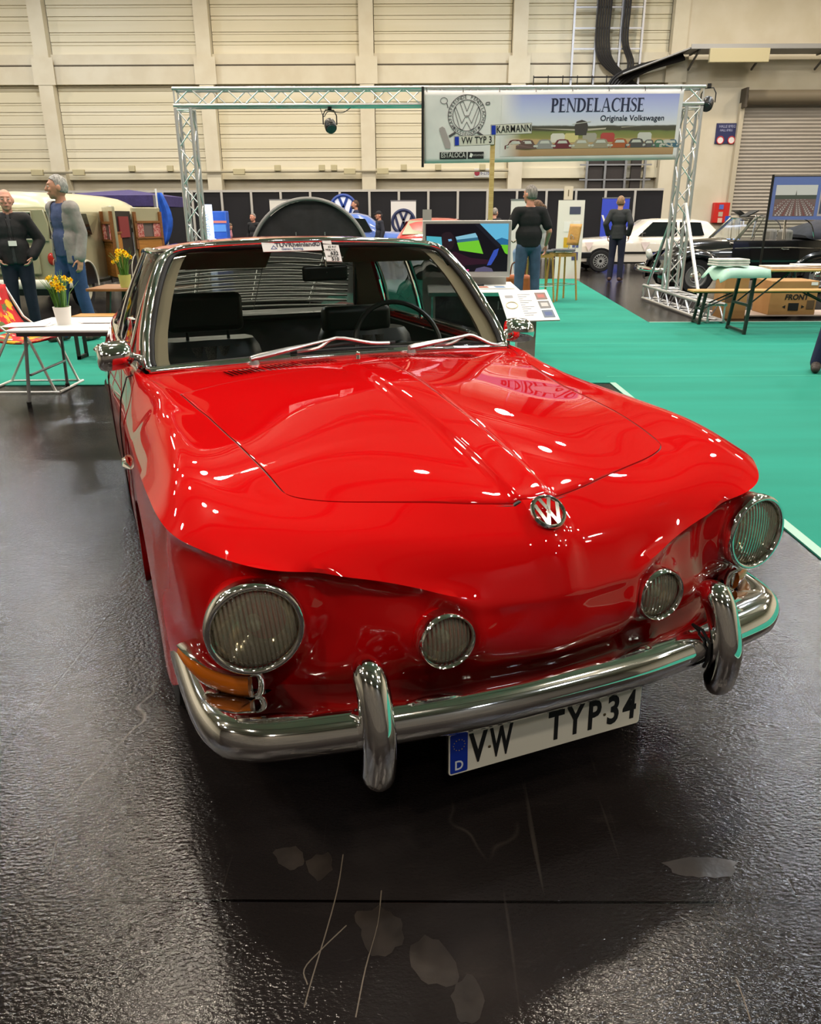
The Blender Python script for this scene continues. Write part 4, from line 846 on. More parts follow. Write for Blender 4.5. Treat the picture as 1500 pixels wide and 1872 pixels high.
# spotlights
def spot(label,p,rot,sc=1.0):
    o=thing('stage_spotlight',label,'spotlight',p,rot)
    MB().lathe([(0,.09),(.05,.085),(.075,.05),(.085,0),(.085,-.08),(.075,-.10),(0,-.10)],20,(0,0,-.20),rotX(-.9)).build('lamp_can',black,o,angle=50)
    MB().tube([(-.10,0,-.2),(-.10,0,-.08),(-.06,0,-.01),(.06,0,-.01),(.10,0,-.08),(.10,0,-.2)],.009,6).build('yoke',black,o)
    MB().lathe([(.0,-.115),(.065,-.11),(.07,-.095)],20,(0,0,-.20),rotX(-.9),cap=False).build('lens',mat('spot_lens',(60,60,66),.1),o)
    MB().box((0,0,.02),(.05,.06,.05)).build('clamp',black,o); return o
spot('black stage spotlight hanging under the truss crossbeam',at(602,200,TY),.3)
spot('black spotlight on the outer side of the right truss tower',(XR+.22,TY,ZT-.02),-.5)
lead=MB().tube(crom([at(585,198,TY-.13),at(592,213,TY-.13),at(600,204,TY-.13),at(625,206,TY-.13),at(641,197,TY-.13)],6),.006,5).build('lamp_lead',black); tag(lead,'thin black lead hanging by the spotlight on the truss','cable')
# banner
BY=TY-.17
bl,br_=at(775,166,BY),at(1251,161,BY); blb,brb=at(776,299,BY),at(1239,288,BY)
bn=thing('club_banner','wide printed banner with a round emblem and a row of old cars','banner',((bl.x+br_.x)/2,BY,(bl.z+blb.z)/2))
BW,BH=br_.x-bl.x,bl.z-blb.z
def bpt(u,v,w=0):  # u 0..1 across, v 0..1 up
    z=(v-.5)*BH+.03*u*(v<2)*(1-v)+.008*u; x=(u-.5)*BW-.02*u*(1-v)
    y=-.012*math.sin(u*9+v*2)*(.3+.7*v)-.02*math.exp(-((u-.02)/.05)**2)*v-.02*math.exp(-((u-.27-.10*(1-v))/.03)**2)
    return Vector((x,y-w,z))
mb=MB(); mb.grid(np.array([[bpt(u,v) for v in np.linspace(0,1,15)] for u in np.linspace(0,1,61)])); mb.build('banner_sheet',noisy('banner_vinyl',(196,194,194),(206,204,203),3,.55),bn,angle=80,solid=.003)
pm=mat('banner_print',(170,180,215),.5); N,L,b=nodes(pm); tc=nd(pm,'ShaderNodeTexCoord'); sx=nd(pm,'ShaderNodeSeparateXYZ'); L.new(tc.outputs['Object'],sx.inputs[0])
mr=nd(pm,'ShaderNodeMapRange'); mr.inputs[1].default_value=-.40*BH; mr.inputs[2].default_value=.44*BH; L.new(sx.outputs['Z'],mr.inputs[0])
nz=nd(pm,'ShaderNodeTexNoise',i_Scale=3.0,i_Detail=6.0); L.new(tc.outputs['Object'],nz.inputs[0]); ma=nd(pm,'ShaderNodeMath',operation='MULTIPLY_ADD'); ma.inputs[1].default_value=.06; ma.inputs[2].default_value=-.03; L.new(nz.outputs['Fac'],ma.inputs[0]); aa=nd(pm,'ShaderNodeMath',operation='ADD'); L.new(mr.outputs[0],aa.inputs[0]); L.new(ma.outputs[0],aa.inputs[1])
rp_=ramp(pm,[(0,(150,118,84)),(.27,(176,146,106)),(.30,(128,124,70)),(.40,(104,112,62)),(.43,(66,62,48)),(.49,(70,68,56)),(.51,(196,198,206)),(.72,(176,182,212)),(1,(146,152,206))]); L.new(aa.outputs[0],rp_.inputs[0])
mr2=nd(pm,'ShaderNodeMapRange'); mr2.inputs[1].default_value=-.20*BW; mr2.inputs[2].default_value=-.12*BW; L.new(sx.outputs['X'],mr2.inputs[0]); mx=nd(pm,'ShaderNodeMix',data_type='RGBA'); L.new(mr2.outputs[0],mx.inputs[0]); mx.inputs[6].default_value=srgb(200,198,198); L.new(rp_.outputs[0],mx.inputs[7]); L.new(mx.outputs[2],b.inputs['Base Color'])
mb=MB(); mb.grid(np.array([[bpt(u,v,.006) for v in np.linspace(.08,.94,13)] for u in np.linspace(.30,.985,41)])); mb.build('printed_picture',pm,bn,angle=80)
navy=mat('banner_navy',(24,28,58),.6); dk=mat('banner_dark',(66,62,66),.6)
def btext(s,u,v,size,m,**kw):
    V,F=text_geo(s,size,**kw); mb=MB(); mb.add([bpt(u+p[0]/BW,v+p[1]/BH,.010) for p in V],F); mb.build('lettering',m,bn,smooth=False)
def serif(s,u,v,size,m,**kw): btext(s,u,v,size,m,**kw)
def strip_poly(P,W):
    P=np.array(P,float); T=np.gradient(P,axis=0); T/=np.linalg.norm(T,axis=1)[:,None]; n=np.stack([-T[:,1],T[:,0]],1); W=np.array(W)[:,None]/2; A,B=P+n*W,P-n*W
    return [[A[i],A[i+1],B[i+1],B[i]] for i in range(len(P)-1)]
def rect(x0,x1,y0,y1): return [[(x0,y0),(x1,y0),(x1,y1),(x0,y1)]]
def stem(x,w,feet=(1,1)): 
    q=rect(x,x+w,0,1)
    if feet[0]: q+=rect(x-.08,x+w+.08,0,.045)
    if feet[1]: q+=rect(x-.08,x+w+.08,.955,1)
    return q
def bowl(x,cy,rx,ry,w,t=.06): a=np.linspace(PI/2,-PI/2,17); return strip_poly([(x+(rx-w*.5*abs(math.cos(k)))*math.cos(k),cy+(ry-t/2)*math.sin(k)) for k in a],[t+(w-t)*abs(math.cos(k)) for k in a])
ST=.18
def glyph(c):
    if c=='P': return stem(.08,ST)+bowl(.22,.73,.40,.27,ST),.66
    if c=='E': return stem(.08,ST)+rect(.2,.58,0,.075)+rect(.2,.55,.93,1)+rect(.2,.46,.49,.54)+rect(.55,.58,0,.2)+rect(.52,.55,.82,1)+rect(.44,.46,.42,.61),.66
    if c=='N': return rect(.10,.165,0,1)+rect(.0,.26,0,.045)+rect(.70,.765,0,1)+rect(.60,.86,.955,1)+[[(.0,1),(.19,1),(.765,0),(.66,0)]],.88
    if c=='D': return stem(.08,ST)+bowl(.22,.5,.56,.5,ST),.82
    if c=='L': return stem(.08,ST)+rect(.2,.58,0,.075)+rect(.545,.58,0,.22),.64
    if c=='A': return [[(.07,0),(.13,0),(.42,1),(.36,1)],[(.36,1),(.46,1),(.80,0),(.63,0)]]+rect(.2,.64,.30,.35)+rect(.0,.24,0,.045)+rect(.55,.87,0,.045),.86
    if c=='C': a=np.linspace(.75,2*PI-.75,25); return strip_poly([(.45-.0+.36*math.cos(k),.5+.47*math.sin(k)) for k in a],[.06+.10*max(0,-math.cos(k)) for k in a])+rect(.69,.73,.68,.99),.78
    if c=='H': return stem(.08,ST)+stem(.58,ST)+rect(.2,.6,.48,.535),.84
    if c=='S': P=crom([(.50,.80),(.44,.93),(.29,.97),(.14,.88),(.12,.72),(.28,.55),(.46,.42),(.50,.24),(.40,.07),(.26,.03),(.12,.08),(.06,.22)],4); n=len(P); return strip_poly(P,[.05+.10*math.exp(-((i/n-.5)/.2)**2) for i in range(n)])+rect(.49,.52,.72,.98)+rect(.04,.07,.02,.30),.60
def serif_word(wd_,uc,v,h,m):
    ws=[glyph(c) for c in wd_]; tot=sum(w for _,w in ws)*h*.93; x=-tot/2; mb=MB()
    for q,w in ws:
        for pgn in q: mb.add([bpt(uc+(x+p[0]*h*.93)/BW,v+(p[1]-.5)*h/BH,.010) for p in pgn],[tuple(range(len(pgn)))])
        x+=w*h*.93
    mb.build('lettering',m,bn,smooth=False)
serif_word('PENDELACHSE',.672,.79,.178,navy); serif('Originale Volkswagen',.81,.60,.105,navy,sx=1.0,bold=.001)
# old cars in a row and a propeller aeroplane, as printed
cols_=[(92,40,44),(84,62,56),(128,126,124),(96,34,44),(150,138,112),(136,126,108),(150,78,42),(70,66,66),(78,74,76),(62,100,80),(170,166,156),(58,92,110)]
us=[.365,.41,.475,.545,.63,.705,.785,.845,.895,.935,.965,.985]
us=[.36,.405,.475,.545,.62,.695,.77,.835,.885,.925,.955,.977]
for i,(u,c) in enumerate(zip(us,cols_)):
    h=.125 if i<8 else .105; w=(.085 if i<8 else .055)/1; mb=MB(); body_=[(-.5,0),(-.5,.38),(-.36,.52),(-.26,.95),(-.12,1.05),(.12,1.05),(.26,.95),(.36,.52),(.5,.38),(.5,0)]
    mb.add([bpt(u+p[0]*w,.185+.0*i+p[1]*h,.009) for p in body_],[tuple(range(len(body_)))]); mb.build('printed_car',mat('print_car_%d'%i,c,.6),bn,smooth=False)
    mb=MB(); wn=[(-.24,.58),(-.17,.90),(.17,.90),(.24,.58)]; mb.add([bpt(u+p[0]*w,.185+p[1]*h,.011) for p in wn],[(0,1,2,3)])
    for s in(-1,1): mb.add([bpt(u+(s*.37+.07*math.cos(t))*w,.185+(.30+.13*math.sin(t))*h,.011) for t in np.linspace(0,2*PI,9)[:-1]],[tuple(range(8))])
    mb.build('printed_windows',mat('print_pale',(176,176,170),.6),bn,smooth=False)
for u,c in((.525,(196,190,180)),(.578,(190,176,120)),(.65,(150,144,134)),(.72,(160,60,56)),(.865,(180,178,172))):
    mb=MB(); w=.055; q=[(-.5,0),(-.5,.8),(-.38,1),(.38,1),(.5,.8),(.5,0)]; mb.add([bpt(u+p[0]*w,.27+p[1]*.13,.008) for p in q],[tuple(range(6))]); mb.build('printed_van',mat('print_van_%d'%int(u*1000),c,.6),bn,smooth=False)
mb=MB(); q=[(.43,.465),(.60,.425),(.82,.475),(.60,.445)]
mb.add([bpt(u,v,.0085) for u,v in((.42,.475),(.60,.43),(.60,.455))],[(0,1,2)]); mb.add([bpt(u,v,.0085) for u,v in((.64,.43),(.835,.49),(.64,.46))],[(0,1,2)]); mb.build('printed_wings',mat('print_wing',(170,160,145),.6),bn,smooth=False)
mb=MB(); q=[(-.022,.37),(-.026,.50),(-.02,.56),(0,.585),(.02,.56),(.026,.50),(.022,.37)]; mb.add([bpt(.614+u,v,.009) for u,v in q],[tuple(range(7))]); mb.build('printed_fuselage',mat('print_dark',(58,52,50),.6),bn,smooth=False)
mb=MB()
mb.add([bpt(u,v,.0095) for u,v in((.578,.53),(.65,.565),(.65,.555),(.578,.52))],[(0,1,2,3)]); mb.build('printed_propeller',mat('print_pale'),bn,smooth=False)
# round emblem: ring of letters with the two stacked letters in the middle
EC=(.166,.66); ER=.272
def ept(x,y,w=.010): return bpt(EC[0]+x/BW,EC[1]+y/BH,w)
def ring(r,wd,nm='emblem_ring'):
    mb=MB(); n=56; mb.grid(np.array([[ept(q*math.cos(t),q*math.sin(t)) for q in(r-wd,r)] for t in np.linspace(0,2*PI,n+1)])); mb.build(nm,dk,bn,smooth=False)
ring(ER*1.0,.008); ring(ER*.755,.008)
def ptline(pts,wd=.007,nm='emblem_line',closed=True):
    mb=MB(); P=[Vector((p[0],p[1],0)) for p in pts]; n=len(P)
    for i in range(n if closed else n-1):
        a,b_=P[i],P[(i+1)%n]; t=(b_-a).normalized(); m_=Vector((-t.y,t.x,0))*wd/2; mb.add([ept(*(q)[:2]) for q in(a-m_,b_-m_,b_+m_,a+m_)],[(0,1,2,3)])
    mb.build(nm,dk,bn,smooth=False)
r=ER*.72
ptline([(-.52*r,.83*r),(-.28*r,.92*r),(0,.28*r),(.28*r,.92*r),(.52*r,.83*r),(.16*r,-.02*r),(-.16*r,-.02*r)])
ptline([(-.92*r,.38*r),(-.82*r,.56*r),(-.36*r,-.52*r),(-.12*r,-.10*r),(.12*r,-.10*r),(.36*r,-.52*r),(.82*r,.56*r),(.92*r,.38*r),(.50*r,-.86*r),(.30*r,-.95*r),(0,-.42*r),(-.30*r,-.95*r),(-.50*r,-.86*r)])
def arc_text(s,r,a0,a1,size,inner=False):
    mb=MB(); n=len(s)
    for i,ch in enumerate(s):
        if ch==' ': continue
        a=math.radians(a0+(a1-a0)*i/(n-1)); V,F=text_geo(ch,size); th=a-PI/2 if not inner else a+PI/2
        mb.add([ept(r*math.cos(a)+p[0]*math.cos(th)-p[1]*math.sin(th),r*math.sin(a)+p[0]*math.sin(th)+p[1]*math.cos(th)) for p in V],F)
    mb.build('lettering',dk,bn,smooth=False)
arc_text('KÄFERFREUNDE PENDELACHSE',ER*.875,212,-32,.062); arc_text('DÜSSELDORF',ER*.875,233,307,.056,True)
for a in(222,318):
    t=math.radians(a); MB().add([ept(ER*.875*math.cos(t)+.018*math.cos(q),ER*.875*math.sin(t)+.018*math.sin(q)) for q in np.linspace(0,2*PI,13)[:-1]],[tuple(range(12))]).build('emblem_dot',dk,bn,smooth=False)
# axle and wheel sketch around the emblem
wm=mat('print_grey',(150,140,140),.6)
mb=MB(); q=[(-.39,-.16),(-.35,-.14),(-.315,-.16),(-.23,-.36),(-.23,-.43),(-.30,-.43),(-.39,-.20)]; mb.add([ept(*p) for p in q],[tuple(range(7))]); mb.build('printed_wheel',wm,bn,smooth=False)
ptline([(-.25,-.27),(-.16,-.22)],.03,'printed_axle',False); ptline([(.16,-.22),(.26,-.28)],.03,'printed_axle',False); ptline([(.27,.165),(.32,.17),(.32,.14),(.27,.135)],.01,'printed_stub')
ptline([(-.33+.05*math.cos(t),.19+.04*math.sin(t)) for t in np.linspace(0,2*PI,17)[:-1]],.007,'printed_gauge'); ptline([(-.29,.16),(-.27,.10)],.01,'printed_lever',False)
# sponsor blocks
def block(u0,u1,v0,v1,nm): mb=MB(); mb.add([bpt(u,v,.009) for u,v in((u0,v0),(u1,v0),(u1,v1),(u0,v1))],[(0,1,2,3)]); mb.build(nm,ink,bn,smooth=False)
block(.062,.168,.055,.155,'sponsor_block'); block(.173,.236,.055,.155,'sponsor_block')
wt=mat('print_white',(225,223,220),.6)
mb=MB(); V,F=text_geo('ESTALOCA',.095,bold=.002,sx=.76); mb.add([bpt(.115+p[0]/BW,.11+p[1]/BH,.012) for p in V],F); mb.build('lettering',wt,bn,smooth=False)
mb=MB(); mb.add([bpt(u,v,.012) for u,v in((.179,.085),(.188,.075),(.194,.12),(.184,.14))],[(0,1,2,3)]); mb.build('sponsor_mark',wt,bn,smooth=False)
mb=MB(); V,F=text_geo('Automobil',.05); mb.add([bpt(.214+p[0]/BW,.11+p[1]/BH,.012) for p in V],F); mb.build('lettering',wt,bn,smooth=False)
mb=MB().box((-BW/2-.02,-.02,.0),(.035,.035,BH+.10)); mb.build('banner_rod',black,bn,smooth=False)
for u in np.linspace(.01,.99,8): MB().tube([bpt(u,.985,.01),bpt(u,.985,.01)+Vector((0,.04,.05))],.006,5).build('cable_tie',black,bn)
# signpost with two plates
SY=10.4; sp_=gr(900,400); x=at(899,300,SY).x
post=thing('signpost','pale wooden post carrying two plates in front of the banner','signpost',(x,SY,0))
MB().box((0,0,at(899,250,SY).z/2),(.055,.045,at(899,250,SY).z)).build('post',wood('pine',(206,176,116),(190,156,96),5),post,smooth=False)
def plate(txt,px0,px1,pya,pyb,rot):
    a,b_=at(px0,pya,SY),at(px1,pyb,SY); w,h=b_.x-a.x,a.z-b_.z; c=((a.x+b_.x)/2-x,-.035,(a.z+b_.z)/2)
    o=MB().box((0,0,0),(w,.006,h)).build('sign_plate',mat('sign_alu',(200,198,186),.4),post,smooth=False); o.location=c; o.rotation_euler=(0,rot,0)
    MB().box((-w/2+.03,-.004,0),(.05,.006,h-.01)).build('plate_country_band',eu,o,smooth=False); MB().box((0,.003,0),(w+.008,.004,h+.008)).build('plate_rim',black,o,smooth=False)
    mb=MB(); text_on(mb,txt,h*1.0,(.03,-.005,0),(1,0,0),(0,0,1),sx=.74,bold=.0015,spacing=1.1); mb.build('lettering',ink,o,smooth=False)
plate('VW TYP 3',830,902,250,267,-.03); plate('KARMANN',897,970,229,247,-.04)
# ================================================================ the other vehicles
tint=mat('dark_car_glass',(20,24,26),.04,0,0,spec=.8); 
def wheel(parent,x,y,r=.30,w=.17,kind='steel',side=1):
    R=rotY(PI/2*side); c=(x,y,r)
    MB().lathe([(r*.66,-w/2),(r*.93,-w/2),(r,-w*.3),(r,w*.3),(r*.93,w/2),(r*.66,w/2)],28,c,R,cap=False).build('tyre',tyre,parent,angle=50)
    rimm=mat('alloy_silver',(196,196,194),.3,.6) if kind=='mesh' else mat('rim_cream',(190,184,164),.4) if kind=='cream' else mat('rim_silver',(160,160,160),.35,.7)
    mb=MB().lathe([(r*.68,-w*.4),(r*.68,w*.42),(r*.60,w*.45),(r*.56,w*.20),(r*.2,w*.22),(0,w*.22)],24,c,R); o=mb.build('wheel_rim',rimm,parent,angle=50)
    if kind=='mesh':
        m=MB()
        for k in range(16):
            a=2*PI*k/16
            for s in(-1,1): 
                p0=R@Vector((r*.14*math.cos(a),r*.14*math.sin(a),w*.40)); p1=R@Vector((r*.60*math.cos(a+s*.2),r*.60*math.sin(a+s*.2),w*.43)); m.beam(Vector(c)+p0,Vector(c)+p1,.016,.03,up=(1,0,0))
        m.build('wheel_spokes',rimm,parent,smooth=False); MB().lathe([(r*.57,w*.23),(0,w*.24)],20,c,R).build('wheel_dish',black,parent)
    else: MB().lathe([(r*.36,w*.22),(r*.33,w*.36),(r*.2,w*.46),(0,w*.48)],20,c,R).build('hubcap',chrome,parent,angle=60)
def loft(sections,close=True):
    """sections: list of (y, [(x,z) half outline from bottom centre to top centre]); mirrored"""
    rows=[]
    for y,h in sections: rows.append([(-x,y,z) for x,z in h][::-1]+[(x,y,z) for x,z in h[1:]] if h[0][0]==0 else [(-x,y,z) for x,z in h][::-1]+[(x,y,z) for x,z in h])
    n=min(len(r) for r in rows); mb=MB().grid(np.array(rows))
    if close: mb.add(rows[0],[tuple(range(n))]); mb.add(rows[-1],[tuple(range(n))])
    return mb
def lower(w,zb,zt,cr=.03): h=zt-zb; return [(0,zb),(w*.86,zb),(w*.97,zb+.07*h),(w,zb+.35*h),(w*.995,zb+.72*h),(w*.965,zt-.08*h),(w*.90,zt),(w*.55,zt+cr*.8),(0,zt+cr)]
def cabin(wb,zb,wr,zr): return [(0,zb-.02),(wb*.95,zb-.02),(wb,zb),(wb+(wr-wb)*.5,zb+(zr-zb)*.5),(wr,zr-.06),(wr*.93,zr-.015),(wr*.6,zr+.01),(0,zr+.02)]
def side_win(parent,pts,sx,m=tint,off=.008,nm='side_window'):
    mb=MB(); mb.add([(sx*(x+off),y,z) for x,y,z in pts],[tuple(range(len(pts)))]); return mb.build(nm,m,parent,smooth=False)
def poly(parent,pts,m,nm,solid=0): mb=MB(); mb.add(pts,[tuple(range(len(pts)))]); return mb.build(nm,m,parent,smooth=False,solid=solid)
# ---- white hatchback (front at -y)
gp=gr(1094,497); G=thing('white_hatchback','boxy white hatchback with lattice wheels by the black panels','car',(gp.x+1.22,gp.y+.75,0),-PI/2); G.scale=(1,1,.92)
wp=mat('white_car_paint',(222,214,200),.25,0,.8)
st=[(-2.0,lower(.70,.34,.70)),(-1.95,lower(.76,.28,.78)),(-1.80,lower(.80,.24,.83)),(-1.2,lower(.825,.24,.88)),(-.55,lower(.83,.22,.93)),(.0,lower(.83,.22,.93)),(1.4,lower(.83,.24,.94)),(1.85,lower(.80,.28,.93)),(1.98,lower(.76,.36,.88))]
loft(st).build('body',wp,G,angle=35,bevel=0)
loft([(-.55,cabin(.74,.90,.73,.96)),(.02,cabin(.75,.92,.60,1.37)),(.3,cabin(.76,.92,.60,1.40)),(1.2,cabin(.76,.92,.60,1.39)),(1.55,cabin(.76,.92,.58,1.34)),(1.95,cabin(.72,.90,.66,.95))]).build('cabin',wp,G,angle=35)
for s in(-1,1):
    side_win(G,[(.755,-.28,.955),(.765,.72,.955),(.625,.72,1.32),(.628,.10,1.32)],s); side_win(G,[(.765,.80,.955),(.765,1.42,.97),(.625,1.34,1.31),(.625,.80,1.32)],s)
    wheel(G,s*.772,-1.22,.295,.17,'mesh',s); wheel(G,s*.772,1.22,.295,.17,'mesh',s)
    for y in(-1.22,1.22): poly(G,[(s*.835,y+.36*math.cos(a),.29+.36*math.sin(a)) for a in np.linspace(0,PI,15)]+[(s*.835,y-.36,.2),(s*.835,y+.36,.2)],black,'wheel_arch')
    for y in(-1.22,1.22): pass
    MB().box((s*.845,.25,.52),(.02,1.9,.05)).build('side_strip',black,G,smooth=False); MB().box((s*.838,.65,.80),(.015,.16,.03)).build('door_handle',black,G,smooth=False)
    MB().box((s*.90,-.18,1.0),(.13,.08,.10)).build('door_mirror',black,G,bevel=.02)
    MB().box((s*.74,.0,.27),(.10,1.7,.10)).build('sill',black,G,smooth=False)
poly(G,[(-.66,-.42,.965),(.66,-.42,.965),(.56,.0,1.34),(-.56,.0,1.34)],tint,'windscreen',.01)
MB().box((0,-2.03,.46),(1.62,.14,.17)).box((.80,-1.75,.46),(.08,.6,.15)).box((-.80,-1.75,.46),(.08,.6,.15)).build('front_bumper',black,G,bevel=.02)
MB().box((0,-2.0,.69),(1.40,.03,.15)).build('grille',black,G,smooth=False)
for s in(-1,1): MB().lathe([(.085,0),(.08,.02),(0,.03)],20,(s*.52,-2.015,.69),rotX(PI/2)).build('headlamp',mat('lamp_glass',(200,200,195),.1),G)
MB().box((0,2.0,.48),(1.6,.14,.18)).build('rear_bumper',black,G,bevel=.02)
for y in(-1.55,-.1,.75): poly(G,[(.846,y-.12,.80),(.846,y+.12,.80),(.846,y,.56)],mat('pennant',(232,214,208),.6),'pennant')
# ---- beetle shape used twice
def beetle(o,paint,open_top):
    st=[(-1.62,[(0,.42),(.10,.42),(.16,.46),(.18,.52),(.17,.58),(.13,.62),(.09,.64),(.05,.65),(0,.655)])]
    for y,w,zt in((-1.5,.30,.76),(-1.3,.42,.86),(-1.0,.52,.92),(-.7,.60,.945),(-.5,.66,.95)): st.append((y,[(0,.36),(w*.9,.36),(w,.42),(w*1.02,.58),(w*.98,zt-.22),(w*.86,zt-.09),(w*.62,zt-.02),(w*.3,zt+.02),(0,zt+.03)]))
    loft(st).build('bonnet',paint,o,angle=50)
    st=[]
    for y,w,zb,zt in((-.52,.66,.30,.94),(-.1,.70,.26,.94),(.4,.72,.26,.94),(.8,.72,.28,.94),(1.1,.68,.32,.93),(1.45,.58,.36,.86),(1.75,.44,.40,.72),(1.95,.26,.44,.56)): st.append((y,[(0,zb),(w*.92,zb),(w,zb+.05),(w*1.03,zb+.5*(zt-zb)),(w,zt-.10),(w*.97,zt),(w*.8,zt+.01),(w*.4,zt+.02),(0,zt+.02)]))
    loft(st).build('body',paint,o,angle=50)
    for s in(-1,1):
        for y0,rx in((-1.18,.55),(1.12,.58)):
            mb=MB(); A=[]
            for a in np.linspace(-.25,PI+.25,22):
                cy,sz=math.cos(a),math.sin(a); A.append([(s*xx,y0+cy*rx*k,.36+sz*(.40)*k-(0.06 if sz<0 else 0)) for xx,k in((.42,1.10),(.60,1.09),(.70,1.02),(.765,.92),(.78,.80),(.76,.74))])
            mb.grid(np.array(A)); mb.build('wing',paint,o,angle=60)
            mb=MB(); mb.add([(s*.60,y0+.40*math.cos(a),.33+.36*math.sin(a)) for a in np.linspace(0,2*PI,24)[:-1]],[tuple(range(23))]); mb.build('wheel_housing',black,o,smooth=False)
            wheel(o,s*.66,y0+.02,.315,.15,'chrome',s)
        MB().box((s*.72,-.03,.27),(.20,1.45,.035)).build('running_board',black,o,bevel=.01)
        MB().tube([(s*(x+.012),y,z) for x,y,z in((.46,-1.1,.74),(.62,-.6,.80),(.715,-.2,.82),(.735,.5,.82),(.70,1.05,.80),(.56,1.5,.72))],.009,6).build('body_trim',chrome,o)
        MB().lathe([(.105,-.06),(.11,0),(.09,.02),(0,.035)],22,(s*.60,-1.70,.64),rotX(PI/2+.35)).build('headlamp',mat('lamp_glass'),o,angle=60)
        MB().tube([(s*.74,.34,.80),(s*.765,.36,.79),(s*.765,.46,.79),(s*.74,.48,.79)],.012,6).build('door_handle',chrome,o)
        MB().box((s*.60,1.78,.62),(.14,.10,.20)).build('tail_lamp',mat('tail_amber',(190,90,30),.2),o,bevel=.03)
    for y,z in((-1.98,.42),(2.06,.42)):
        sg=1 if y>0 else -1
        MB().tube(crom([(-.74,y-sg*.30,z),(-.62,y-sg*.06,z),(0,y+sg*.03,z),(.62,y-sg*.06,z),(.74,y-sg*.30,z)],5),.045,8,flat=(.5,1.2)).build('bumper',chrome,o)
# black open beetle
bp_=gr(1252,514); K=thing('black_cabriolet','shiny black open topped old car with chrome window frames','car',(at(1180,480,15.6).x+1.95,15.75,0),-PI/2)
bpaint=mat('black_car_paint',(8,8,10),.2,0,1.0); beetle(K,bpaint,True)
for s in(-1,1):
    f=[(.66,-.48,.96),(.58,-.16,1.335)]
    MB().tube([(s*.665,-.50,.95),(s*.585,-.14,1.345)],.022,8).build('screen_post',chrome,K)
    MB().tube(crom([(s*.67,-.44,.97),(s*.61,-.12,1.335),(s*.62,.30,1.35),(s*.63,.36,1.34),(s*.68,.36,.96)],3),.011,6).build('door_window_frame',chrome,K)
    MB().tube(crom([(s*.68,.40,.96),(s*.63,.40,1.34),(s*.63,.62,1.34),(s*.65,.85,1.22),(s*.685,.93,.98)],3),.011,6).build('quarter_window_frame',chrome,K)
    MB().tube([(s*.675,-.22,.96),(s*.63,-.02,1.33)],.008,6).build('vent_bar',chrome,K)
    poly(K,[(s*.67,-.40,.97),(s*.62,-.10,1.33),(s*.63,.34,1.34),(s*.68,.34,.97)],pane,'door_window'); poly(K,[(s*.68,.42,.97),(s*.63,.42,1.33),(s*.63,.62,1.33),(s*.65,.84,1.21),(s*.685,.91,.98)],pane,'quarter_window')
    MB().box((s*.33,.55,.85),(.42,.14,.55)).build('seat',mat('seat_grey',(120,116,112),.8),K,bevel=.05)
poly(K,[(-.655,-.47,.97),(.655,-.47,.97),(.57,-.13,1.33),(-.57,-.13,1.33)],pane,'windscreen')
MB().tube([(-.585,-.14,1.345),(.585,-.14,1.345)],.02,8).build('screen_header',chrome,K)
MB().box((.28,-.16,1.40),(.34,.24,.02),rot=rotX(.45)).box((-.28,-.10,1.41),(.34,.20,.02),rot=rotX(-.5)).build('raised_visors',black,K,smooth=False)
A=[]
for y,z,h in((.82,1.02,.05),(.95,1.06,.14),(1.2,1.10,.18),(1.5,1.18,.20),(1.72,1.14,.17),(1.9,1.0,.05)): A.append([(x*.66,y,z-.12*0+h*math.sqrt(max(0,1-abs(x)**3))*.9-.03) for x in np.linspace(-1,1,13)]+[(x*.66,y,z-h*.8) for x in np.linspace(1,-1,13)])
mb=MB().grid(np.array(A)); mb.add(A[0],[tuple(range(26))]); mb.add(A[-1],[tuple(range(26))]); mb.build('folded_hood',noisy('hood_cloth',(20,22,30),(34,36,48),6,.8,bump=.5),K,angle=70)
# blue beetle (roof seen over the red coupe)
Bb=thing('blue_beetle','light blue rounded old car seen over the roof of the red coupe','car',(at(668,430,23.0).x,23.9,0),PI*.5)
blp=mat('blue_car_paint',(92,122,196),.2,0,1); beetle(Bb,blp,False)
st=[]
for y,wb,wr,zr in((-.52,.62,.60,.97),(-.30,.66,.58,1.22),(-.05,.68,.56,1.40),(.25,.70,.56,1.47),(.6,.70,.55,1.46),(.95,.69,.52,1.36),(1.3,.62,.46,1.14),(1.6,.50,.40,.90)): st.append((y,[(0,.9),(wb,.9),(wb,.93),(wb+(wr-wb)*.5,.9+(zr-.9)*.5),(wr,zr-.12*(zr-.8)),(wr*.86,zr-.04*(zr-.6)),(wr*.45,zr+.005),(0,zr+.01)]))
loft(st).build('cabin',blp,Bb,angle=60)
poly(Bb,[(-.52,-.44,1.02),(.52,-.44,1.02),(.44,-.10,1.34),(-.44,-.10,1.34)],tint,'windscreen',.04)
poly(Bb,[(-.36,1.28,1.20),(.36,1.28,1.20),(.40,1.50,1.02),(-.40,1.50,1.02)],tint,'rear_window',.04)
for s in(-1,1):
    side_win(Bb,[(.69,-.18,.98),(.70,.38,.98),(.60,.38,1.34),(.60,.02,1.32)],s,off=.02); side_win(Bb,[(.70,.46,.98),(.69,.98,1.0),(.58,.82,1.30),(.59,.46,1.34)],s,off=.02)
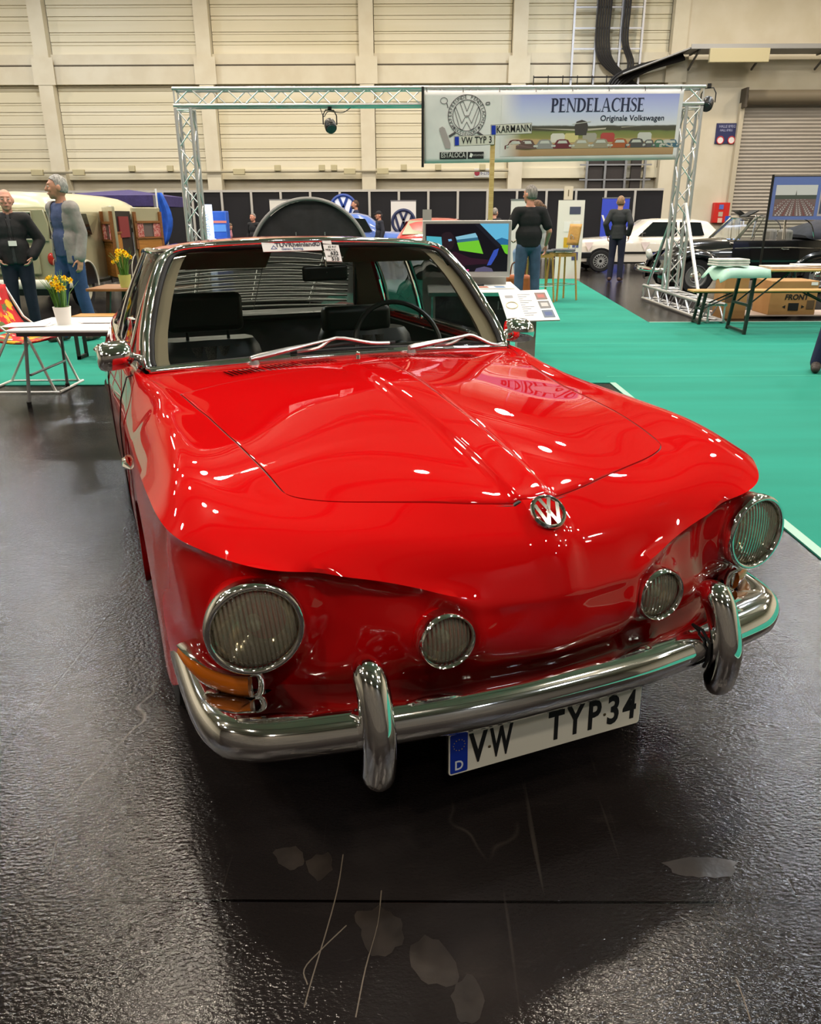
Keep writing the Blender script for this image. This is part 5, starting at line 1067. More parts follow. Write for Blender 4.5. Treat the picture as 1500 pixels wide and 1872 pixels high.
# red hatchback, rear towards us
rp2=at(775,432,18.5); Rd=thing('red_fastback','red car with sloping tail parked behind the screen stand','car',(at(790,430,18.9).x+.1,20.3,0),-.12)
rpaint=mat('red_fastback_paint',(176,34,34),.3,0,.8)
st=[(-1.75,lower(.78,.34,.84)),(-1.65,lower(.82,.26,.90)),(-1.2,lower(.84,.24,.93)),(0,lower(.84,.24,.93)),(1.2,lower(.83,.26,.86)),(1.9,lower(.76,.32,.76))]
loft(st).build('body',rpaint,Rd,angle=35)
loft([(-1.62,cabin(.76,.90,.70,.93)),(-1.0,cabin(.77,.92,.62,1.22)),(-.6,cabin(.77,.92,.60,1.32)),(.3,cabin(.77,.92,.60,1.33)),(.95,cabin(.76,.90,.70,.95))]).build('cabin',rpaint,Rd,angle=35)
poly(Rd,[(-.62,-1.52,1.0),(.62,-1.52,1.0),(.54,-.82,1.285),(-.54,-.82,1.285)],mat('pale_glass',(150,152,128),.08),'rear_window',.02)
for s in(-1,1):
    MB().box((s*.64,-1.76,.76),(.28,.03,.13)).build('tail_lamp',mat('tail_red',(170,40,30),.2),Rd,smooth=False); MB().box((s*.69,-1.775,.80),(.16,.02,.05)).build('tail_indicator',mat('tail_yellow',(220,150,20),.2),Rd,smooth=False)
    wheel(Rd,s*.73,-1.1,.29,.18,'steel',s); wheel(Rd,s*.73,1.25,.29,.18,'steel',s)
    side_win(Rd,[(.765,-.85,.98),(.77,.5,.98),(.63,.25,1.27),(.635,-.6,1.27)],s)
MB().box((0,-1.77,.74),(.54,.015,.12)).build('number_plate',white,Rd,smooth=False); MB().box((0,-1.8,.46),(1.66,.12,.16)).build('rear_bumper',black,Rd,bevel=.02)
# ---- cream camper bus, tail towards us
BX,BYr=-6.10,12.35; V=thing('camper_bus','cream and beige split colour camper bus with open side doors and curtains','bus',(BX,BYr,0))
bei=noisy('bus_beige',(150,144,116),(158,152,124),1,.3,coat=.6); crm=mat('bus_cream',(206,200,168),.3,0,.6)
def bus_sec(w,zb,zt): return [(0,zb),(w*.9,zb),(w*.98,zb+.06),(w,zb+.25),(w,zb+.60),(w*.99,1.06)]
st=[]
for y,w,zb in((0,.70,.50),(.04,.78,.44),(.14,.84,.38),(.4,.865,.34),(3.6,.865,.34),(4.0,.82,.36),(4.2,.68,.42)): st.append((y,bus_sec(w,zb,1.0)))
mb=loft(st,False); 
mb.add([( -x,0,z) for x,z in st[0][1]][::-1]+[(x,0,z) for x,z in st[0][1][1:]],[tuple(range(11))]); mb.build('lower_body',bei,V,angle=40)
st=[]
for y,w,zr in((.02,.76,1.56),(.06,.80,1.66),(.2,.85,1.72),(.6,.865,1.76),(2,.865,1.775),(3.4,.86,1.76),(3.95,.80,1.70),(4.12,.72,1.60)): st.append((y,[(w*.99,1.04),(w*.975,1.15),(w*.94,1.42),(w*.925,1.47)]))
mb=loft(st,False); r0=st[0][1]; mb.build('upper_body',bei,V,angle=40)
st=[]
for y,w,zr in((.02,.76,1.54),(.06,.80,1.65),(.2,.85,1.72),(.6,.865,1.765),(2,.865,1.78),(3.4,.86,1.765),(3.95,.80,1.70),(4.12,.72,1.60)): st.append((y,[(w*.925,1.47),(w*.91,1.53),(w*.86,1.53+(zr-1.53)*.35),(w*.72,1.53+(zr-1.53)*.72),(w*.4,zr-.015),(0,zr)]))
loft(st,True).build('roof',crm,V,angle=60)
q=[(-.70,1.05),(.70,1.05),(.72,1.30),(.68,1.50),(-.68,1.50),(-.72,1.30)]
MB().prism(q,-.02,.06,'xz').build('tail_panel',bei,V,bevel=.01)
MB().box((0,-.035,1.27),(.98,.03,.36)).build('rear_window',tint,V,bevel=.012); MB().tube([(.50*a,-.035,1.27+.19*b_) for a,b_ in((-1,-1),(1,-1),(1,1),(-1,1))],.016,6,closed=True).build('window_seal',mat('seal_grey',(176,172,150),.5),V)
MB().box((-.16,-.054,1.30),(.05,.01,.24)).build('curtain',mat('curtain_pale',(180,170,160),.8),V,smooth=False)
MB().box((0,-.03,.78),(1.05,.05,.42)).build('engine_lid',bei,V,bevel=.03); MB().box((0,-.06,.995),(.62,.06,.05)).build('lid_lip',mat('bus_trim',(176,168,140),.4),V,bevel=.015)
MB().box((.06,-.075,.80),(.36,.02,.22)).build('number_plate',mat('plate_pale',(222,212,205),.5),V,smooth=False)
rdk=mat('plate_red',(176,40,50),.5); mb=MB(); text_on(mb,'NE',.095,(.06,-.087,.855),(1,0,0),(0,0,1),sx=.8,bold=.002); text_on(mb,'70G1',.11,(.06,-.087,.755),(1,0,0),(0,0,1),sx=.85,bold=.002); mb.build('lettering',rdk,V,smooth=False)
MB().tube([(.03,-.07,.62),(.03,-.09,.60)],.02,8).build('lid_handle',chrome,V)
for s in(-1,1): MB().ball((s*.70,-.02,.80),(.06,.035,.09)).build('tail_lamp',mat('tail_red'),V)
MB().tube(crom([(-.93,.35,.44),(-.90,.03,.44),(-.6,-.12,.44),(.6,-.12,.44),(.90,.03,.44),(.93,.35,.44)],5),.07,8,flat=(.45,1)).build('rear_bumper',mat('bumper_white',(214,210,196),.35),V)
MB().box((0,.5,.36),(1.5,.9,.2)).build('engine_pan',black,V,smooth=False)
for s in(-1,1):
    for y in(.85,3.3):
        wheel(V,s*.76,y,.32,.16,'cream',s); mb=MB(); mb.add([(s*.872,y+.38*math.cos(a),.36+.36*math.sin(a)) for a in np.linspace(0,PI,15)],[tuple(range(15))]); mb.build('wheel_arch',black,V,smooth=False)
        mb=MB(); mb.tube([(s*.875,y+.39*math.cos(a),.36+.37*math.sin(a)) for a in np.linspace(-.1,PI+.1,16)],.018,6); mb.build('arch_lip',mat('bumper_white'),V)
mb=MB()
for k in range(9): mb.box((.872,.62,.92-.045*k+.04),(.02,.30,.018),rot=rotX(0))
mb.build('air_louvres',mat('louvre_dark',(112,106,84),.5),V,smooth=False)
# side windows, interior seen through the open doorway, open doors with cupboards
for y0,y1 in((.55,1.25),(2.75,3.45)): poly(V,[(.868,y0,1.12),(.868,y1,1.12),(.825,y1-.03,1.44),(.825,y0+.03,1.44)],tint,'side_window',.01)
poly(V,[(.90,.72,1.10),(.90,1.25,1.12),(1.02,1.22,1.40),(.86,.72,1.45)],glass_mat('pale_pane',(.85,.86,.84),1.0),'hinged_window')
MB().box((.874,2.53,.90),(.02,1.34,1.18)).build('doorway',mat('doorway_dark',(34,26,20),.7),V,smooth=False)
oak=wood('camper_oak',(176,120,52),(150,98,40),5); oakd=wood('camper_oak_dark',(134,84,40),(112,70,32),5)
MB().box((.89,2.22,.78),(.03,.66,.72)).build('camper_cupboard',oak,V,smooth=False); MB().box((.912,2.22,1.13),(.02,.64,.03)).build('cupboard_rail',oakd,V,smooth=False)
MB().box((.90,2.75,1.22),(.02,.5,.36)).build('inside_red',mat('inside_red',(120,40,40),.8),V,smooth=False)
curt=noisy('check_curtain',(176,84,84),(206,160,150),40,.9,detail=0)
for y,a,nm in((1.85,-.95,'a'),(3.22,.85,'b')):
    D=bpy.data.objects.new('side_door',None); COL.objects.link(D); D.parent=V; D.location=(.88,y,0); D.rotation_euler=(0,0,a)
    MB().box((.32,0,.98),(.60,.05,1.16)).build('door_shell',bei,D,bevel=.02)
    MB().box((.32,-.045,.72),(.52,.05,.56)).build('cupboard',oak,D,smooth=False); MB().box((.32,-.05,1.30),(.56,.05,.04)).box((.05,-.05,1.15),(.05,.05,.66)).box((.59,-.05,1.15),(.05,.05,.66)).box((.32,-.05,1.02),(.56,.09,.03)).build('cupboard_frame',oakd,D,smooth=False)
    MB().box((.32,-.03,1.18),(.46,.02,.28)).build('door_pane',mat('door_pane',(96,86,84),.1),D,smooth=False)
    for x in(.14,.50):
        mb=MB(); mb.grid(np.array([[(x-.08+.16*u,-.055+.012*math.sin(u*20),z) for z in(1.02,1.30)] for u in np.linspace(0,1,21)])); mb.build('curtain',curt,D)
# ================================================================ people
def remesh(mb,voxel,smooth=2):
    me=bpy.data.meshes.new('tmp'); me.from_pydata(mb.v,[],mb.f); o=bpy.data.objects.new('tmp',me); COL.objects.link(o)
    bm=bmesh.new(); bm.from_mesh(me); bmesh.ops.recalc_face_normals(bm,faces=bm.faces); bm.to_mesh(me); bm.free()
    m=o.modifiers.new('r','REMESH'); m.mode='VOXEL'; m.voxel_size=voxel
    s=o.modifiers.new('s','SMOOTH'); s.factor=.5; s.iterations=smooth
    dg=bpy.context.evaluated_depsgraph_get(); out=bpy.data.meshes.new_from_object(o.evaluated_get(dg)); bpy.data.objects.remove(o); bpy.data.meshes.remove(me)
    out.materials.clear(); out.polygons.foreach_set('use_smooth',[True]*len(out.polygons)); return out
def limb(mb,pts,rs,n=12):
    P=[Vector(p) for p in pts]
    for i in range(len(P)-1): mb.tube([P[i],P[i+1]],[rs[i],rs[i+1]],n)
    for p,r in zip(P,rs): mb.ball(p,r*.995,n)
def skinm(nm,c): return noisy('skin_'+nm,c,tuple(int(k*.93) for k in c),14,.55)
def cloth(nm,c,rough=.85,k=.86): return noisy('cloth_'+nm,c,tuple(int(v*k) for v in c),9,rough,bump=.35,bscale=28)
def place_mesh(nm,me,m,parent):
    me.materials.append(m); o=bpy.data.objects.new(nm,me); COL.objects.link(o); o.parent=parent; return o
def hand(mb,w,d,side,s=1.0,curl=.5,out=(1,0,0)):
    """palm, four bent fingers and a thumb; w wrist, d direction of the hand, out = thumb side"""
    w=Vector(w); d=Vector(d).normalized(); o=Vector(out); o=(o-d*o.dot(d)).normalized(); n=d.cross(o)*side
    c=w+d*.045*s; R=Matrix((o,d,n)).transposed(); mb.ball(c,(.038*s,.052*s,.017*s),12,R)
    for k,(off,ln) in enumerate(((.027,.068),(.009,.078),(-.009,.073),(-.027,.058))):
        p=w+d*.085*s+o*off*s; a=p+(d*math.cos(curl*.5)+n*math.sin(curl*.5))*ln*.5*s; e=a+(d*math.cos(curl*1.5)+n*math.sin(curl*1.5))*ln*.5*s; limb(mb,[p-d*.02*s,a,e],[.0092*s,.0085*s,.0072*s],8)
    p=w+d*.03*s+o*.03*s; limb(mb,[p,p+(d*.6+o*.7+n*.2)*.04*s,p+(d*1.3+o*.75+n*.5)*.055*s],[.012*s,.0105*s,.0085*s],8)
def person(label,loc,rotz,h=1.78,skin=(196,142,116),hair=(120,118,114),bald=False,long_hair=False,top=None,sleeve='long',jacket=None,trousers=(40,50,80),shoes=(40,36,34),pose=None,head_turn=0.0,head_tilt=0.0,belly=1.0,extras=None,vox=.011,hairline=.35,beard=None,cap=None,glasses=False):
    s=h/1.78; o=thing('person',label,'person',loc,rotz); p=dict(hipL=(-.09,0,.93),hipR=(.09,0,.93),kneeL=(-.10,-.02,.50),kneeR=(.10,-.02,.50),ankL=(-.11,.02,.09),ankR=(.11,.02,.09),
      shL=(-.165,0,1.425),shR=(.165,0,1.425),elL=(-.245,.03,1.17),elR=(.245,.03,1.17),wrL=(-.26,-.04,.93),wrR=(.26,-.04,.93),hdL=(-.05,-.2,-1),hdR=(.05,-.2,-1),chest=(0,0,1.30),belly=(0,-.01,1.10),pel=(0,0,.97),neck=(0,0,1.49),head=(0,-.02,1.645),footL=(-.13,-1,0),footR=(.13,-1,0),curl=.6)
    if pose: p.update(pose)
    S=lambda k: Vector(p[k])*s
    sk=skinm(label[:18].replace(' ','_'),skin); mb=MB()
    # torso, neck, limbs of the body
    mb.ball(S('chest'),(.165*s,.105*s,.21*s)); mb.ball(S('belly'),(.145*s*belly,.105*s*belly,.18*s)); mb.ball(S('pel'),(.16*s,.11*s,.12*s))
    limb(mb,[S('shL')*1,S('neck')-Vector((0,0,.07*s)),S('shR')],[.06*s,.07*s,.06*s]); limb(mb,[S('neck')-Vector((0,0,.05*s)),S('neck')+Vector((0,0,.03*s)),S('head')-Vector((0,0,.05*s))],[.058*s,.055*s,.053*s])
    for L_ in 'LR':
        limb(mb,[S('hip'+L_),S('knee'+L_),S('ank'+L_)],[.085*s,.055*s,.04*s]); limb(mb,[S('sh'+L_),S('el'+L_),S('wr'+L_)],[.052*s,.040*s,.027*s])
        hand(mb,S('wr'+L_),p['hd'+L_],1 if L_=='R' else -1,s*1.06,p['curl'],out=(0,-1,0) if abs(Vector(p['hd'+L_]).normalized().y)<.8 else (1 if L_=='L' else -1,0,0))
        a=S('ank'+L_); f=Vector(p['foot'+L_]).normalized(); limb(mb,[a-Vector((0,0,.03*s)),a+f*.13*s-Vector((0,0,.055*s))],[.04*s,.03*s])
    # head
    H=S('head'); R=rotZ(head_turn)@rotX(head_tilt); bs=s; s=s*1.07; hb=lambda q: H+R@(Vector(q)*s)
    mb.ball(H,(.075*s,.095*s,.105*s),16,R); mb.ball(hb((0,-.035,-.055)),(.058*s,.058*s,.062*s),14,R); mb.ball(hb((0,-.062,-.095)),(.030*s,.028*s,.024*s),10,R)
    limb(mb,[hb((0,-.088,.018)),hb((0,-.108,-.020)),hb((0,-.112,-.030))],[.010*s,.014*s,.016*s],8); mb.ball(hb((0,-.082,.030)),(.055*s,.018*s,.010*s),10,R)
    for q in(-1,1): mb.ball(hb((q*.078,.012,-.012)),(.012*s,.022*s,.032*s),10,R); mb.ball(hb((q*.040,-.075,-.028)),(.022*s,.016*s,.018*s),8,R)
    mb.ball(hb((0,-.092,-.062)),(.024*s,.010*s,.007*s),8,R); mb.ball(hb((0,-.090,-.072)),(.020*s,.010*s,.008*s),8,R)
    place_mesh('body',remesh(mb,.0085*s,2),sk,o)
    ey=mat('eye_white',(225,220,214),.3); ei=mat('eye_iris',(50,42,38),.2)
    for q in(-1,1):
        MB().ball(hb((q*.031,-.0835,.004)),(.0125*s,.0105*s,.0060*s),10,R).build('eye',ey,o); MB().ball(hb((q*.031,-.0915,.004)),.0052*s,8).build('iris',ei,o)
    MB().tube([hb((-.022,-.1015,-.067)),hb((0,-.106,-.066)),hb((.022,-.1015,-.067))],.0035*s,6).build('lips',mat('lips',(150,84,76),.5),o)
    hm=noisy('hair_'+label[:18].replace(' ','_'),hair,tuple(int(v*.72) for v in hair),60,.7,bump=.6,stretch=(1,1,.3),lo=.4,hi=.6)
    mb=MB(); A=[]
    for th in np.linspace(0,1,14):
        row=[]
        for ph in np.linspace(0,2*PI,29)[:-1]:
            front=math.cos(ph)  # 1 = towards the face
            lim=(1.18 if not bald else .0)-(.62*max(0,front)**1.2 if not bald else 0); 
            lim=(2.15-1.05*sstep(-.35,.55,front)-.25*max(0,front)) if not bald else None
            if long_hair: lim=2.35-1.35*sstep(.1,.75,front)
            t=lim*th if lim else 0; k=1.05+.045*math.sin(ph*9+th*11)*.4+.03*(1-th)
            q=Vector((math.sin(t)*math.sin(ph)*.0755*k,-math.sin(t)*math.cos(ph)*.0955*k+.004,math.cos(t)*.106*k+.004)); row.append(hb(q))
        A.append(row)
    if not bald:
        A=np.array(A); mb.grid(np.concatenate([A,A[:,:1]],1)); mb.build('hair',hm,o,angle=180,solid=.010*s)
    else:
        A=[]
        for ph in np.linspace(.55*PI-.2,1.45*PI+.2,25): A.append([hb((math.sin(t)*math.sin(ph)*.0785,-math.sin(t)*math.cos(ph)*.099+.002,math.cos(t)*.108)) for t in np.linspace(1.25,2.15,7)])
        MB().grid(np.array(A)).build('hair',hm,o,angle=180,solid=.006*s)
    if long_hair: limb_=MB(); limb(limb_,[hb((0,.085,.03)),hb((0,.125,-.01)),hb((0,.11,-.09)),hb((0,.09,-.13))],[.03*s,.035*s,.028*s,.014*s]); limb_.build('hair_bun',hm,o,angle=180)
    if beard: MB().ball(hb((0,-.060,-.078)),(.056*s,.050*s,.045*s),12,R).build('beard',noisy('beard_'+label[:10],beard,tuple(int(v*.8) for v in beard),60,.8),o)
    if cap:
        m=cloth('cap',cap); A=[[hb((math.sin(t)*math.sin(ph)*.086,-math.sin(t)*math.cos(ph)*.106,math.cos(t)*.112+.012)) for ph in np.linspace(0,2*PI,25)] for t in np.linspace(0,1.35,8)]; MB().grid(np.array(A)).build('cap',m,o,angle=180,solid=.006)
        MB().ball(hb((0,-.125,.035)),(.07*s,.06*s,.008*s),14,R).build('cap_peak',m,o)
    if glasses:
        for q in(-1,1): MB().tube([hb((q*.034+.022*math.cos(t),-.104,.006+.016*math.sin(t))) for t in np.linspace(0,2*PI,17)[:-1]],.0022*s,5,closed=True).build('glasses',black,o)
    s=bs
    # clothes
    def torso(inf,sl,m,nm,hem=.93,cut=None,neckr=True):
        mb=MB(); e=inf*s
        mb.ball(S('chest'),(.158*s+e,.106*s+e,.20*s)); mb.ball(S('belly'),(.148*s*belly+e,.108*s*belly+e,.18*s)); mb.ball(S('pel')+Vector((0,0,.01*s)),(.155*s+e,.108*s+e,.11*s))
        z0=hem*s; b=S('belly'); pl=S('pel'); mb.tube([(pl.x,pl.y,pl.z+(hem-.97)*s),(b.x,b.y,b.z)],[.150*s+e,.145*s*belly+e],16,flat=(1.0,.76),up=(0,1,0))
        limb(mb,[S('shL')*1,S('neck')-Vector((0,0,.085*s)),S('shR')],[.060*s+e,.074*s+e,.060*s+e]); mb.tube([S('neck')-Vector((0,0,.06*s)),S('neck')-Vector((0,0,.012*s))],[.075*s+e*.5,.062*s+e*.5],14)
        for L_ in 'LR':
            a,b_,c=S('sh'+L_),S('el'+L_),S('wr'+L_)
            if sl=='long': limb(mb,[a,b_,c+(b_-c)*.04],[.052*s+e,.042*s+e,.034*s+e])
            elif sl=='short': limb(mb,[a,a+(b_-a)*.72],[.060*s+e,.058*s+e])
        me=remesh(mb,.013*s,3)
        if cut:
            bm=bmesh.new(); bm.from_mesh(me); bmesh.ops.delete(bm,geom=[v for v in bm.verts if cut(v.co/s)],context='VERTS'); bm.to_mesh(me); bm.free()
            ob=place_mesh(nm,me,m,o); md=ob.modifiers.new('s','SOLIDIFY'); md.thickness=.012*s; md.offset=0; return ob
        return place_mesh(nm,me,m,o)
    if top: torso(.013,sleeve if not jacket else 'none',cloth('top_%d_%d_%d'%top,top),'shirt')
    if jacket:
        c,opening,hem=jacket
        def cut(v): return v.y<-.02 and abs(v.x+.0)<opening*(1+ (v.z-.9)*.1) and v.z<1.52
        torso(.020,'long',cloth('jacket_%d_%d_%d'%c,c,.8),'jacket',hem,cut if opening>0 else None)
    if trousers:
        mb=MB(); mb.ball(S('pel')-Vector((0,0,.01*s)),(.168*s,.118*s,.125*s)); mb.tube([S('pel')+Vector((0,0,-.02*s)),S('pel')+Vector((0,0,.085*s))],[.155*s,.148*s],16,flat=(1,.78),up=(0,1,0))
        for L_ in 'LR':
            k,a=S('knee'+L_),S('ank'+L_); limb(mb,[S('hip'+L_),k,a+(k-a)*.02-Vector((0,0,.025*s))],[.098*s,.072*s,.062*s])
        place_mesh('trousers',remesh(mb,.013*s,3),cloth('trs_%d_%d_%d'%trousers,trousers,.9),o)
    for L_ in 'LR':
        a=S('ank'+L_); f=Vector(p['foot'+L_]); f.z=0; f.normalize(); mb=MB(); z0=a.z-.09*s; limb(mb,[Vector((a.x,a.y,z0+.05*s))-f*.035*s,Vector((a.x,a.y,z0+.045*s))+f*.09*s,Vector((a.x,a.y,z0+.038*s))+f*.17*s],[.046*s,.046*s,.036*s]); limb(mb,[Vector((a.x,a.y,z0+.06*s)),a],[.045*s,.045*s])
        mb.v=[(x,y,max(z,z0+.002)) for x,y,z in mb.v]; mb.build('shoe',mat('shoe_%d_%d_%d'%shoes,shoes,.6),o,angle=180)
    if extras: extras(o,S,hb,s)
    return o
def lanyard(o,S,hb,s):
    c=S('chest'); y=-.150*s
    MB().tube([Vector((-.03*s,y+.05*s,1.44*s)),Vector((.0,y,1.30*s)),Vector((.01*s,y-.006,1.20*s))],.004,5).build('lanyard',black,o)
    MB().box((.01*s,y-.014,1.155*s),(.085,.006,.055)).build('name_badge',paper,o,smooth=False)
g=gr(150,622); person('man in light grey open hoodie over a blue polo shirt and jeans',(g.x,g.y,.008),-.50,h=1.84,hair=(168,166,162),top=(72,84,122),jacket=((150,146,142),.085,.86),trousers=(52,76,120),shoes=(74,60,52),head_turn=-.70,belly=1.02,
   pose=dict(shL=(-.150,0,1.425),shR=(.150,0,1.425),elL=(-.19,.06,1.17),elR=(.19,.05,1.17),wrL=(-.19,.0,.92),wrR=(.20,-.02,.91),ankL=(-.12,-.14,.09),kneeL=(-.10,-.10,.50),ankR=(.12,.10,.09),kneeR=(.10,.02,.5)))
g=gr(55,622); person('bald man in black zip jacket with a white name badge and dark jeans',(g.x,g.y,.008),.35,h=1.70,skin=(206,150,128),bald=True,hair=(190,180,172),top=(70,70,74),jacket=((34,34,37),.018,.92),trousers=(30,36,54),shoes=(120,104,84),belly=1.05,head_turn=.1,extras=lanyard,
   pose=dict(elL=(-.30,.06,1.18),wrL=(-.20,-.10,1.0),hdL=(.5,-.3,-.7),elR=(.30,.06,1.18),wrR=(.20,-.10,1.0),hdR=(-.4,-.35,-.7)))
g=at(968,400,12.0); person('grey haired man in a black T-shirt seen from behind by the screen',(g.x,12.0,.008),PI*1.04,h=1.80,skin=(204,140,116),hair=(140,132,126),top=(16,16,18),sleeve='short',trousers=(62,80,106),shoes=(120,60,40),belly=1.28,head_turn=.5,glasses=True,
   pose=dict(shL=(-.185,0,1.41),shR=(.185,0,1.41),elL=(-.29,.03,1.15),elR=(.30,.0,1.16),wrL=(-.30,-.14,.96),wrR=(.26,-.20,1.02),kneeL=(-.12,-.01,.5),kneeR=(.12,-.01,.5),ankL=(-.13,.02,.09),ankR=(.13,.02,.09),hdR=(-.3,-1,-.1)))
g=gr(1122,514); person('man in a dark quilted jacket looking at the white hatchback',(g.x,g.y,.002),PI*.88,h=1.79,skin=(200,146,118),hair=(150,116,84),top=(40,40,42),jacket=((40,42,44),0,.88),trousers=(26,30,50),shoes=(74,52,44),head_turn=-.2,
   pose=dict(elL=(-.27,.10,1.20),wrL=(-.22,-.02,.98),elR=(.27,.10,1.20),wrR=(.22,-.02,.98)))
# seated woman on a bar stool
wg=at(1005,545,13.3); WXs,WYs=wg.x-.12,13.75
person('seated woman in a pale grey hoodie and light jeans behind the man in black',(WXs,WYs,.008),-PI*.62,h=1.66,skin=(214,158,128),hair=(120,86,60),long_hair=True,top=(186,184,180),sleeve='long',jacket=((186,184,180),0,.95),trousers=(140,160,196),shoes=(40,36,36),head_tilt=.15,
   pose=dict(pel=(0,0,.93),belly=(0,-.02,1.06),chest=(0,-.05,1.25),neck=(0,-.07,1.45),head=(0,-.11,1.60),shL=(-.17,-.05,1.39),shR=(.17,-.05,1.39),hipL=(-.09,-.02,.90),hipR=(.09,-.02,.90),kneeL=(-.12,-.42,.86),kneeR=(.12,-.42,.86),ankL=(-.12,-.38,.44),ankR=(.12,-.38,.44),elL=(-.22,-.12,1.14),elR=(.22,-.12,1.14),wrL=(-.14,-.34,1.06),wrR=(.14,-.34,1.06),hdL=(.3,-1,0),hdR=(-.3,-1,0)))
def far(label,px,py,Y,rot,**kw):
    a=at(px,py,Y); h=a.z; person(label,(a.x,Y,.002),rot,h=h,**kw)
far('grey haired man in black jacket standing left of the black half round backdrop',462,389,22.0,-.5,hair=(180,176,170),top=(20,20,22),jacket=((24,24,27),0,.88),skin=(206,160,140))
far('person in a pink shirt bending behind the light blue counter',413,404,23.0,1.0,hair=(110,90,70),top=(222,150,160),sleeve='short',head_tilt=.6,pose=dict(head=(0,-.18,1.58),neck=(0,-.10,1.47),chest=(0,-.06,1.29)))
far('dark haired man in navy jacket looking left over the blue old car',650,365,26.2,-1.45,hair=(84,62,48),beard=(92,70,56),skin=(206,146,118),top=(60,66,90),jacket=((40,48,76),0,.9))
far('man with a dark baseball cap beside the blue old car',693,385,22.3,-1.2,hair=(90,84,80),cap=(28,28,34),skin=(204,150,124),top=(40,42,50),jacket=((36,40,52),0,.9))
far('grey haired person mostly hidden behind the signpost and the screen',904,379,21.0,PI*.8,hair=(150,142,134),top=(40,38,40),skin=(200,150,126))
ge=gr(1489,682); person('person in dark blue trousers and dark shoes cut off by the right edge',(ge.x+.30,ge.y+.10,.008),-.35,h=1.76,hair=(80,66,56),top=(60,62,70),jacket=((44,46,54),0,.9),trousers=(26,34,66),shoes=(52,42,38),pose=dict(ankL=(-.24,-.10,.09),kneeL=(-.17,-.06,.5)))
# ================================================================ furniture and props
# ---- white table with daffodils, left
def daffodils(label,p,potm,h,seed):
    random.seed(seed); o=thing('potted_daffodils',label,'flower pot',p)
    mb=MB().lathe([(.0,.002),(.050,.0),(.066,.13),(.068,.135),(.061,.135),(.056,.11),(.0,.11)],28,cap=False); mb.build('pot',potm,o,angle=50)
    lf=mat('leaf_green',(86,130,50),.5); yl=mat('daffodil_yellow',(255,226,30),.5); yo=mat('daffodil_trumpet',(255,208,16),.5)
    mb=MB()
    for k in range(34):
        a=random.uniform(0,2*PI); r=random.uniform(.005,.045); L=random.uniform(.18,.30); le=random.uniform(.01,.09); p0=Vector((r*math.cos(a),r*math.sin(a),.11)); p1=p0+Vector((le*.4*math.cos(a),le*.4*math.sin(a),L*.6)); p2=p0+Vector((le*math.cos(a)*1.3,le*1.3*math.sin(a),L))
        mb.tube([p0,p1,p2],[.006,.0055,.001],6,flat=(1,.35))
    mb.build('leaves',lf,o)
    n=17
    for k in range(n):
        a=random.uniform(0,2*PI); r=.02+.075*math.sqrt(random.random()); z=h*random.uniform(.74,1.0)-r*.6; c=Vector((r*math.cos(a),r*math.sin(a),z)); d=Vector((math.cos(a)*.8+random.uniform(-.3,.3),math.sin(a)*.6-.7,.35)).normalized(); R=align_z(d)
        MB().tube([Vector((r*.3*math.cos(a),r*.3*math.sin(a),.12)),c*.6+Vector((0,0,z*.4)),c],.003,5).build('stem',lf,o)
        mb=MB()
        for j in range(6):
            t=2*PI*j/6; q=[c+R@Vector((rr*math.cos(t+dt),rr*math.sin(t+dt),zz)) for rr,dt,zz in((.004,0,.0),(.018,-.42,.004),(.030,0,.0),(.018,.42,.004))]; mb.add(q,[(0,1,2,3)])
        f=mb.build('petals',yl,o,smooth=False)
        MB().lathe([(.006,0),(.009,.012),(.013,.022)],10,c,R,cap=False).build('trumpet',yo,o)
    return o
tz=.70; fl=at(13,601,6.05); TA=gr(52,735); 
a=at(12,603,5.92); tzz=a.z; b_=at(218,600,5.92); c_=at(62,583,6.75)
WT=thing('white_table','white folding table with tubular steel legs left of the red coupe','table',((a.x+b_.x)/2+.18,6.30,0)); tw=b_.x-a.x+.36
MB().box((0,0,tzz-.012),(tw,.80,.024)).build('table_top',white,WT,bevel=.008); MB().box((0,0,tzz-.04),(tw-.1,.70,.03)).build('apron',mat('table_frame',(140,140,140),.4,.6),WT,smooth=False)
lg=mat('table_frame')
for sx in(-1,1):
    for sy in(-1,1): MB().tube([(sx*(tw/2-.10),sy*.31,tzz-.04),(sx*(tw/2-.06),sy*.36,.02)],.014,8).build('leg',lg,WT); MB().cyl((sx*(tw/2-.06),sy*.36,.0),(sx*(tw/2-.06),sy*.36,.05),.018).build('foot_cap',black,WT)
    MB().tube([(sx*(tw/2-.09),-.32,.25),(sx*(tw/2-.09),.32,.25)],.010,6).build('leg_brace',lg,WT)
p=at(120,588,6.25); daffodils('yellow daffodils in a white pot on the white table',(p.x,6.22,tzz),mat('white_pot',(226,222,216),.5),.40,3)
for k,(px,w,rz,y,lb) in enumerate(((55,.36,.1,6.20,'printed leaflet on the white table left of the daffodils'),(190,.30,-.12,6.42,'open brochure on the white table right of the daffodils'))):
    p=at(px,590,y); o=thing('leaflet',lb,'leaflet',(p.x,y,tzz+.001),rz); MB().box((0,0,.002),(w,.25,.004)).build('sheet',paper,o,smooth=False); MB().box((.05,.02,.0045),(w*.5,.14,.001)).build('printed_picture',mat('print_blue_grey',(150,156,176),.6),o,smooth=False); MB().box((0,-.05,.006),(w*.8,.22,.003),rot=.12).build('sheet',mat('paper_pink',(222,206,206),.7),o,smooth=False)
